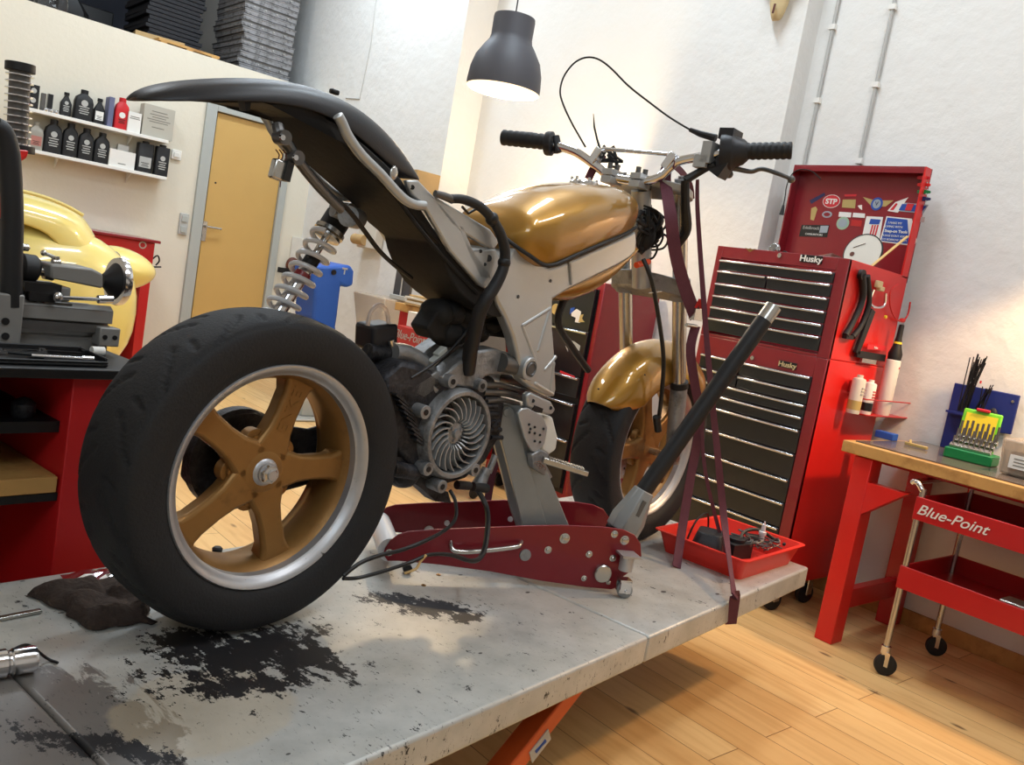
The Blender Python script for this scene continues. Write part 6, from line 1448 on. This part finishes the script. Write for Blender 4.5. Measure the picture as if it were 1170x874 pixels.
# dull box, clear bin, glass jar with brush on bench
pq = [B2.x(x, y, .04) for x, y in ((395, 331), (440, 339))]
tag(MB().prism([(0, 0, 0), (0, -.42, 0), (0, -.42, -.24), (0, -.13, -.28)], (.3, 0, 0)).build('grey_bin', M['clearplastic'], frame=fr((X3+.1, 3.8+pq[0].y, pq[0].z)), bevel=.01), 'tapering translucent grey bin hanging at the end of the far workbench', 'bin')
pj = B2.x(452, 338, .25); jf = fr((X3+.25, 3.8+pj.y-.02, zt3)); t = thing('glass_stand', 'dark glass sheet with pale base standing upright on the far workbench', 'stand', jf)
MB().bx(-.02, .0, -.17, .03, .01, .42).build('dark_glass', M['darksteel'], t, bevel=.004); MB().bx(-.05, .03, -.16, .02, 0, .03).build('panel_base', M['label'], t, bevel=.003); MB().tube([(-.03, -.08, .03), (-.03, -.075, .16), (-.03, -.08, .25)], [.006, .004, .012], 10).build('pale_stem', M['label'], t)
pk = B2.x(490, 346, .1); kf = fr((X3+.1, 3.8+pk.y-.05, zt3)); t = thing('paper_pile', 'low pile of papers and boards on the far workbench', 'papers', kf)
for k in range(5): MB().box((random.uniform(-.01, .01), random.uniform(-.02, .02), .008+.013*k), (.2, .3, .012), Matrix.Rotation(random.uniform(-.1, .1), 3, 'Z')).build('sheet', M['paper'] if k % 2 else M['cardboard'], t)
# cardboard box standing high at the wall, behind seat tip
pc_ = ROOM.x(478, 205, XL-.105); cf = fr(pc_); 
tag(MB().bx(-.1, .1, -.12, .12, -.14, .05).build('cardboard_box', M['cardboard'], frame=cf, bevel=.002), 'small cardboard box fixed high on the wall behind the seat front', 'box')
# blue band saw near the door
bs = ROOM.y(380, 330, 5.3); BS = fr((bs.x, 5.3, 0)); t = thing('band_saw', 'tall blue painted band saw standing by the wall beyond the rear wheel', 'machine', BS)
u = lambda x, y: BS.y(x, y, 0)
q = MB(); q.prism([u(x, y) for x, y in ((358, 303), (370, 304), (401, 303), (405, 310), (404, 326), (396, 329), (390, 326), (386, 360), (383, 380), (357, 365), (360, 330), (356, 318))], (0, .28, 0)); q.build('saw_body', M['bluepaint'], t, bevel=.02, seg=3)
z_ = u(370, 372).z; q = MB(); q.bx(u(357, 365).x, u(383, 380).x, .0, .28, 0.50, z_); q.build('saw_column', M['bluepaint'], t, bevel=.01)
q = MB(); q.bx(-.07, .07, .05, .20, .02, .50); q.bx(-.18, .18, -.04, .32, 0, .02); q.build('saw_stand', M['doorframe'], t, bevel=.01)
q = MB(); q.lathe([(.018, 0), (.018, .01), (.001, .01)], u(381, 311), (0, -1, 0), 20); q.build('saw_knob', M['black'], t)
q = MB(); p = u(394, 307); q.bx(p.x-.02, p.x+.02, -.004, 0, p.z-.006, p.z+.006); q.bx(p.x-.004, p.x+.004, -.004, 0, p.z-.04, p.z); q.build('white_mark', M['label'], t)
# yellow/brown item behind shock and small switch things on the partition near the door
yk_ = ROOM.y(352, 355, YP-.035); t = thing('yellow_apron', 'yellow and brown work apron hanging beyond the rear shock absorber', 'apron', fr(yk_))
v_ = lambda x, y: fr(yk_).y(x, y, 0)
MB().prism([v_(x, y) for x, y in ((338, 330), (350, 318), (360, 320), (357, 366), (352, 372), (336, 350))], (0, .03, 0)).build('apron_cloth', M['yellow'], t, bevel=.008)
MB().prism([v_(x, y)+V((0, -.01, 0)) for x, y in ((347, 345), (354, 338), (357, 345), (355, 368), (350, 366))], (0, .02, 0)).build('brown_pocket', M['brown'], t, bevel=.004)
MB().ball(v_(334, 303), (.06, .04, .07), 16, 10).build('brown_hat', M['brown'], t); MB().bx(v_(317, 309).x, v_(332, 309).x, -.03, .0, v_(325, 312).z, v_(325, 306).z).build('dark_peg', M['black'], t)
pw = ROOM.x(420, 272, XL-.062); t = thing('paper_holder', 'cream wall bracket with brown roll on the white wall behind the shock absorber', 'bracket', fr(pw))
MB().bx(-.02, .06, -.14, .12, -.08, .16).build('holder_plate', M['paper'], t, bevel=.01); MB().cyl((-.03, .14, -.02), (-.03, -.02, -.02), .04).build('brown_roll', M['cardboard'], t)
pw = ROOM.y(338, 284, YP-.01); tag(MB().bx(-.05, .05, -.02, .01, -.1, .1).build('cream_vent', M['paper'], frame=fr(pw), bevel=.004), 'small cream box on the wall right of the door', 'box')

# ------------------------------------------------------------------ red lathe bench on the left
T0 = 1.86; LB = Frame(TABLE.M @ Matrix.Translation(V((0, T0, -TZ)))); y_ = lambda x, y, t=0: LB.y(x, y, t)
zb = (y_(10, 416).z+y_(130, 421).z)/2; xr = y_(150, 420).x; xp = y_(86, 420).x; xl = -1.2
lb = thing('machine_bench', 'red open shelved bench carrying the grey lathe', 'bench', LB)
MB().bx(xl, xr+.06, -.03, .62, zb-.022, zb).build('bench_top', M['black'], lb, bevel=.003)
MB().bx(xp, xr, 0, .6, 0, zb-.022).build('side_cupboard', M['benchred'], lb, bevel=.003)
MB().bx(xl, xl+.05, 0, .6, 0, zb-.022).build('side_panel', M['benchred'], lb)
MB().bx(xl+.05, xp, .57, .6, 0, zb-.022).build('back_panel', M['benchred'], lb)
zs1 = y_(40, 487).z; zs2 = y_(40, 566).z
MB().bx(xl+.05, xp-.001, .04, .57, zs1-.025, zs1).build('shelf', M['black'], lb)
MB().bx(xl+.05, xp-.001, .02, .57, 0.0, .1).build('plinth', M['benchred'], lb)
MB().bx(xl+.05, xp-.001, .012, .57, zs2-.02, zs2-.002).build('shelf', M['black'], lb)
xw = y_(67, 555).x
wd3 = Frame(LB.M @ Matrix.Translation(V((xw, .008, zs2)))); t = thing('wooden_tray', 'shallow pale wooden box on the lower shelf of the red bench', 'box', wd3)
hh_ = .036
q = MB(); q.bx(-.6, 0, 0, .012, 0, hh_); q.build('box_front', M['oak'], t, bevel=.002)
q = MB(); q.bx(-.6, 0, .012, .4, hh_-.012, hh_); q.bx(-.6, -.588, .012, .4, 0, hh_-.012); q.bx(-.012, 0, .012, .4, 0, hh_-.012); q.build('box_shell', M['oak'], t)
random.seed(8)
for k in range(9):
    xk = xp-.06-.085*k; f_ = Frame(LB.M @ Matrix.Translation(V((xk, .10+random.uniform(-.03, .05), zs1)))@Matrix.Rotation(random.uniform(0, 3), 4, 'Z'))
    q = MB()
    if k % 3 == 0: q.lathe([(.02, 0), (.025, .01), (.025, .03), (.015, .04), (.001, .045)], n=18)
    elif k % 3 == 1: q.cyl((-.03, 0, .014), (.03, 0, .014), .014); q.cyl((.03, 0, .014), (.045, 0, .014), .008)
    else: q.box((0, 0, .02), (.05, .03, .04)); q.cyl((0, 0, .04), (0, 0, .055), .01)
    tag(q.build('lathe_fitting', M['enginedark'], frame=f_, bevel=.002), 'dark metal lathe fitting, %s from the side cupboard on the black shelf' % (['nearest']+ORD[1:])[k], 'fitting', 'dark lathe fittings on the bench shelf')
# tool tray on the bench front
tx0 = xl+.2; tx1 = y_(125, 408).x; zt5 = zb+.001

q = MB(); ln_ = tx1-tx0; q.bx(-ln_, 0, .0, .14, 0, .006); q.bx(-ln_, 0, .0, .006, .006, .012); q.bx(-ln_, 0, .134, .14, .006, .022); q.bx(-.006, 0, .006, .134, .006, .020); tag(q.build('tool_tray', M['rubber'], frame=Frame(LB.M @ Matrix.Translation(V((tx1, .0, zt5)))), bevel=.002), 'shallow black tray of small tools on the bench in front of the lathe', 'tray')
names = ('hex_key', 'scriber', 'drill_chuck_key', 'steel_rule', 'file')
for k in range(14):
    xk = tx1-.05-.045*k; a_ = random.uniform(-.5, .5); f_ = Frame(LB.M @ Matrix.Translation(V((xk, random.uniform(.03, .11), zt5+.008))) @ Matrix.Rotation(a_, 4, 'Z')); q = MB()
    if k % 2: q.cyl((-.05, 0, .004), (.05, 0, .004), .004, n=10); q.cyl((.05, 0, .004), (.075, 0, .004), .007, n=12)
    else: q.bar((-.04, 0, .004), (.05, 0, .004), .012, .006); q.cyl((.04, 0, .007), (.04, 0, .012), .007)
    tag(q.build('small_tool', M['chrome'] if k % 3 else M['black'], frame=f_), 'small metal hand tool, %s from the white cap end of the black tool tray' % (['nearest']+ORD[1:])[k], 'tool', 'small tools in the tray before the lathe')
f_ = Frame(LB.M @ Matrix.Translation(V((y_(112, 397, .10).x, .10, zt5+.007)))); tag(MB().cyl((-.014, 0, .012), (.014, 0, .012), .011).build('white_cap', M['white'], frame=f_), 'short white cylinder at the end of the black tool tray', 'cap')

# lathe
TL = .20; lt_ = thing('metal_lathe', 'small grey metal lathe standing on the red bench', 'lathe', Frame(LB.M @ Matrix.Translation(V((0, TL, 0))))); LT = Frame(LB.M @ Matrix.Translation(V((0, TL, 0)))); g = lambda x, y, t=0: LT.y(x, y, t)
r_ = g(126, 372); xe = r_.x; ztb = g(100, 357).z; zbb = zb
q = MB(); zA = g(60, 350).z; zB = g(60, 365).z; zC = g(60, 378).z
q.bx(-1.0, xe, .0, .16, zb+.001, zC-.01); q.build('lathe_tray', M['lathegrey'], lt_, bevel=.004)
q = MB(); q.bx(-1.0, xe, .01, .12, zC-.01, zB); q.bx(-1.0, xe, -.01, .035, zB, zA); q.bx(-1.0, xe, .09, .13, zB, zA); q.prism([(-1.0, -.012, zA), (-1.0, .008, zA+.012), (-1.0, .03, zA)], (xe+1.0, 0, 0)); q.build('lathe_bed', M['lathegrey'], lt_, bevel=.002)
q = MB(); q.bx(g(58, 350).x-.6, xe-.01, -.018, -.012, zC+.004, zB-.004); q.build('lead_screw_cover', M['darksteel'], lt_)
e_ = g(121, 384, -.02); q = MB(); q.box(e_, (.05, .04, .045)); q.build('end_bracket', M['lathegrey'], lt_, bevel=.003)
q = MB()
for dx in (-.012, .012): q.cyl(e_+V((dx, -.0215, 0)), e_+V((dx, -.018, 0)), .006, n=12)
q.each('bracket_screw', M['black'], lt_)
h0 = g(0, 375, -.03); q = MB(); q.bx(h0.x-.12, g(15, 370).x, -.05, .14, zb+.002, zA+.025); hs = q.build('headstock', M['lathegrey'], lt_, bevel=.004)
q = MB()
for y in (367, 384): c = g(6, y, -.05); q.cyl(c+V((0, -.003, 0)), c+V((0, .002, 0)), .008, n=14)
q.each('headstock_screw', M['black'], hs)
# tailstock assembly
q = MB(); a_ = g(50, 352, .0); c_ = g(84, 345, .0); q.bx(g(50, 340).x, g(83, 340).x, -.005, .13, zA+.001, g(60, 344).z); q.build('cross_slide', M['darksteel'], lt_, bevel=.003)
q = MB(); q.bx(g(48, 338).x, g(82, 338).x, .005, .12, g(60, 344).z+.001, g(60, 327).z); q.build('slide_column', M['lathegrey'], lt_, bevel=.004)
q = MB(); q.prism([g(x, y) for x, y in ((58, 302), (106, 307), (118, 313), (118, 330), (108, 328), (58, 318))], (0, .09, 0)); q.build('tailstock_body', M['lathegrey'], lt_, bevel=.005)
q = MB(); c = g(42, 309, .045); d = g(60, 311, .045); q.tube([c, c+(d-c)*.4, c+(d-c)*.45, d], [.010, .012, .018, .020], 18); q.build('quill', M['steel'], lt_)
q = MB(); q.tube([g(-12, 304, .045), g(20, 306, .045), g(24, 306, .045), g(38, 308, .045), g(42, 309, .045)], [.026, .026, .034, .034, .026], 24); q.build('drill_chuck', M['rubber'], lt_, bevel=.003)
c = g(119, 320, .045); q = MB(); q.lathe([(.014, -.005), (.03, .012), (.05, .03), (.001, .03)], c, (1, 0, 0), 28); hw_ = q.build('handwheel_hub', M['black'], lt_)
q = MB(); q.lathe([(.044, .026), (.058, .026), (.060, .034), (.058, .044), (.044, .044), (.042, .036)], c, (1, 0, 0), 36, loop=True); q.lathe([(.018, .03), (.016, .06), (.001, .062)], c, (1, 0, 0), 18); q.build('handwheel_rim', M['chrome'], hw_)
q = MB(); q.cyl(g(68, 340, -.02), g(112, 342, -.02), .0045, n=10); q.cyl(g(112, 342, -.02), g(128, 342, -.02), .010, n=16); q.ball(g(66, 339, -.02), .012); q.build('feed_lever', M['chrome'], lt_)
q = MB(); q.cyl(g(50, 289, .04), g(62, 294, .04), .0045, n=10); q.cyl(g(64, 304, .04), g(64, 293, .04), .008); q.cyl(g(60, 300, .04), g(68, 300, .04), .010); q.ball(g(50, 289, .04), .007); q.build('lock_lever', M['steel'], lt_)
q = MB(); c = g(47, 334, .0); q.bx(c.x-.04, c.x+.04, -.01, .03, c.z-.0, c.z+.022); q.bx(c.x-.028, c.x+.028, -.01, .03, c.z-.02, c.z); q.cyl((c.x-.03, .01, c.z), (c.x-.035, .01, zA), .005); q.cyl((c.x+.03, .01, c.z), (c.x+.03, .01, zA), .005); q.build('tool_post', M['black'], lt_, bevel=.002)
# milling column: black hose, red housing, ribbed column
q = MB(); q.tube([g(-6, 145, -.03), g(3, 152, -.03), g(10, 175, -.03), g(13, 215, -.03), g(14, 260, -.03), g(13, 300, -.03), g(13, 350, -.03)], .022, 16, 6); q.build('coolant_hose', M['rubber'], lt_)
q = MB(); q.cyl(g(10, 281, .0), g(32, 283, .0), .008); q.cyl(g(12, 329, .0), g(31, 330, .0), .005); q.ball(g(24, 282, 0), (.02, .01, .008)); q.each('side_lever', M['steel'], lt_)
ml = thing('milling_head', 'red milling machine head behind the thick black hose, above the lathe', 'machine', Frame(LB.M @ Matrix.Translation(V((0, TL+.2, 0))))); ML = Frame(LB.M @ Matrix.Translation(V((0, TL+.2, 0)))); mg_ = lambda x, y, t=0: ML.y(x, y, t)
q = MB(); q.prism([mg_(x, y) for x, y in ((-30, 165), (33, 172), (31, 181), (22, 186), (16, 250), (-30, 250))], (0, .12, 0)); q.build('head_casting', M['brightred'], ml, bevel=.006)
q = MB(); q.prism([mg_(x, y, .02) for x, y in ((-20, 250), (14, 250), (10, 350), (-20, 350))], (0, .08, 0)); q.build('column', M['enginedark'], ml, bevel=.004)
ca = mg_(19, 168, .06); cb2 = mg_(23, 82, .06); q = MB(); q.cyl(ca, cb2, .023, n=24); rc = q.build('ribbed_column', M['darksteel'], ml)
for k in range(11):
    p = ca+(cb2-ca)*(k+.5)/11; T = (cb2-ca).normalized(); MB().lathe([(.022, -.0018), (.031, -.0018), (.031, .0012), (.022, .0012)], p, T, 24, loop=True).build('cooling_ring', M['chrome'], rc)
q = MB(); q.cyl(cb2, cb2+(cb2-ca).normalized()*.020, .033, n=24); q.cyl(ca-(cb2-ca).normalized()*.012, ca+(cb2-ca).normalized()*.006, .040, n=24); q.build('column_cap', M['black'], rc, bevel=.004)

# ------------------------------------------------------------------ pale yellow car front behind the lathe
YV = 4.4; CR_ = fr((0, YV, 0)); v = lambda x, y, t=0: CR_.y(x, y, t)
car = thing('vintage_car', 'pale yellow rounded vintage car front parked behind the lathe', 'car', CR_)
prof = [v(x, y, 0) for x, y in ((-60, 205), (-20, 208), (20, 214), (50, 221), (80, 231), (97, 239), (108, 252), (116, 265), (120, 280), (124, 300), (128, 330), (130, 370))]
zf = .35
def body(pr, y_half, bulge, name, mt, yc=0.0, n=16, flat=.0):
    rings = []
    for p in pr:
        ring = []
        for k in range(n+1):
            a = -PI/2+PI*k/n; s = math.sin(a); c = math.cos(a)
            ring.append(V((p.x-bulge*(1-abs(c)**.6)*.8, yc+y_half*s, p.z-flat-(bulge*.55)*(1-abs(c)**.6))))
        rings.append(ring)
    q = MB(); q.loft(rings, closed=False, caps=False); o = q.build(name, mt, car, ang=70); m = o.modifiers.new('t', 'SOLIDIFY'); m.thickness = .012; m2 = o.modifiers.new('s', 'SUBSURF'); m2.levels = 1; m2.render_levels = 1; return o
hood = body(prof, .55, .24, 'bonnet', M['yellowcar'], .34)
# bonnet crease strip
q = MB(); q.tube([v(x, y, -.19) for x, y in ((20, 217), (50, 225), (75, 235), (95, 246))], .008, 8, 4); q.build('bonnet_crease', M['yellowcar'], hood)
# near wing: big rounded fender
def ellip(px, py, t, r, name, e=2.2):
    c = v(px, py, t); q = MB(); rings = []; n, m = 28, 18
    for i in range(m+1):
        a = -PI/2+PI*i/m; k = max(abs(math.cos(a)), 1e-3)**(2/e); zz_ = math.copysign(abs(math.sin(a))**(2/e), math.sin(a))
        rings.append([c+V((r[0]*k*math.copysign(abs(math.cos(2*PI*j_/n))**(2/e), math.cos(2*PI*j_/n)), r[1]*k*math.copysign(abs(math.sin(2*PI*j_/n))**(2/e), math.sin(2*PI*j_/n)), r[2]*zz_)) for j_ in range(n)])
    q.loft(rings); return q.build(name, M['yellowcar'], car, ang=70)
wg = ellip(38, 345, -.02, (.44, .26, .37), 'front_wing', 2.4)
w2 = ellip(130, 306, .80, (.23, .2, .125), 'front_wing', 1.8)
ellip(-40, 330, .2, (.55, .42, .40), 'body_side', 2.6)
c = v(131, 312, .0); MB().lathe([(.10, -.12), (.105, 0), (.095, .012), (.06, .03), (.001, .04)], c, (1, -.25, 0), 28).build('headlamp', M['chrome'], car)
MB().lathe([(.088, .013), (.06, .034), (.001, .045)], c, (1, -.25, 0), 28).build('headlamp_lens', M['label'], car)
q = MB(); q.tube([v(x, y, -.1) for x, y in ((70, 356), (85, 357), (103, 352), (115, 344))], .03, 12, 5, sq=.6)
for (x, y) in ((86, 345), (97, 341)): q.tube([v(x, y+10, -.12), v(x-1, y-10, -.12)], .012, 10)
q.build('bumper', M['chrome'], car)
q = MB()
for k in range(4): q.tube([v(96+k*4, 345, .05), v(98+k*4, 325, .05)], .007, 8)
q.each('grille_bar', M['chrome'], car)
q = MB()
for yy in (-.05, .6): q.lathe([(.18, -.08), (.29, -.08), (.31, -.05), (.31, .05), (.29, .08), (.18, .08)], (v(60, 400, 0).x, yy, .31), (0, 1, 0), 40)
q.each('car_wheel', M['tyre'], car)
q = MB(); q.bx(v(-60, 300).x, v(105, 340).x, .0, .6, .28, .62); q.build('car_chassis', M['black'], car, bevel=.03)

# red cabinet behind the car against the partition
KC = fr((0, 6.45, 0)); w_ = lambda x, y, t=0: KC.y(x, y, t)
c0_, c1_ = w_(88, 262), w_(178, 273); zt6 = (c0_.z+c1_.z)/2
rc_ = thing('wall_cabinet', 'dark red metal workshop cabinet against the cream wall behind the yellow car', 'cabinet', fr((c1_.x, 6.45, 0))); k_ = fr((c1_.x, 6.45, 0))
wv = c1_.x-c0_.x
MB().bx(-wv, .03, -.03, .5, zt6-.02, zt6).build('cabinet_top', M['darkred'], rc_, bevel=.004)
zm = KC.y(175, 318, 0).z
MB().bx(-wv, 0, 0, .5, zm, zt6-.02).build('cabinet_drawer', M['red'], rc_, bevel=.005)
xi = w_(160, 330).x-c1_.x
MB().bx(xi, 0, 0, .5, .0, zm).build('cabinet_side', M['red'], rc_, bevel=.004); MB().bx(-wv, -wv+.12, 0, .5, .0, zm).build('cabinet_side', M['red'], rc_, bevel=.004)
MB().bx(-wv+.12, xi, .3, .5, .0, zm).build('cabinet_back', M['darkred'], rc_)
MB().bx(xi-.16, xi-.04, .12, .25, w_(150, 360).z, w_(150, 322).z).build('rolled_stock', M['paper'], rc_); MB().bx(-wv+.12, xi, .02, .3, w_(150, 362).z-.04, w_(150, 362).z).build('cabinet_shelf', M['red'], rc_)
c = k_.y(163, 280, -.001); q = MB(); q.lathe([(.026, 0), (.026, .003), (.018, .003), (.018, 0)], c, (0, -1, 0), 24, loop=True); q.build('round_emblem', M['label'], rc_)
q = MB(); q.tube([k_.y(x, y, .2) for x, y in ((174, 296), (180, 292), (182, 298), (178, 303))], .006, 6, 5); q.cyl(k_.y(172, 305, .2), k_.y(184, 305, .2), .006); q.build('wire_hook', M['black'], rc_)
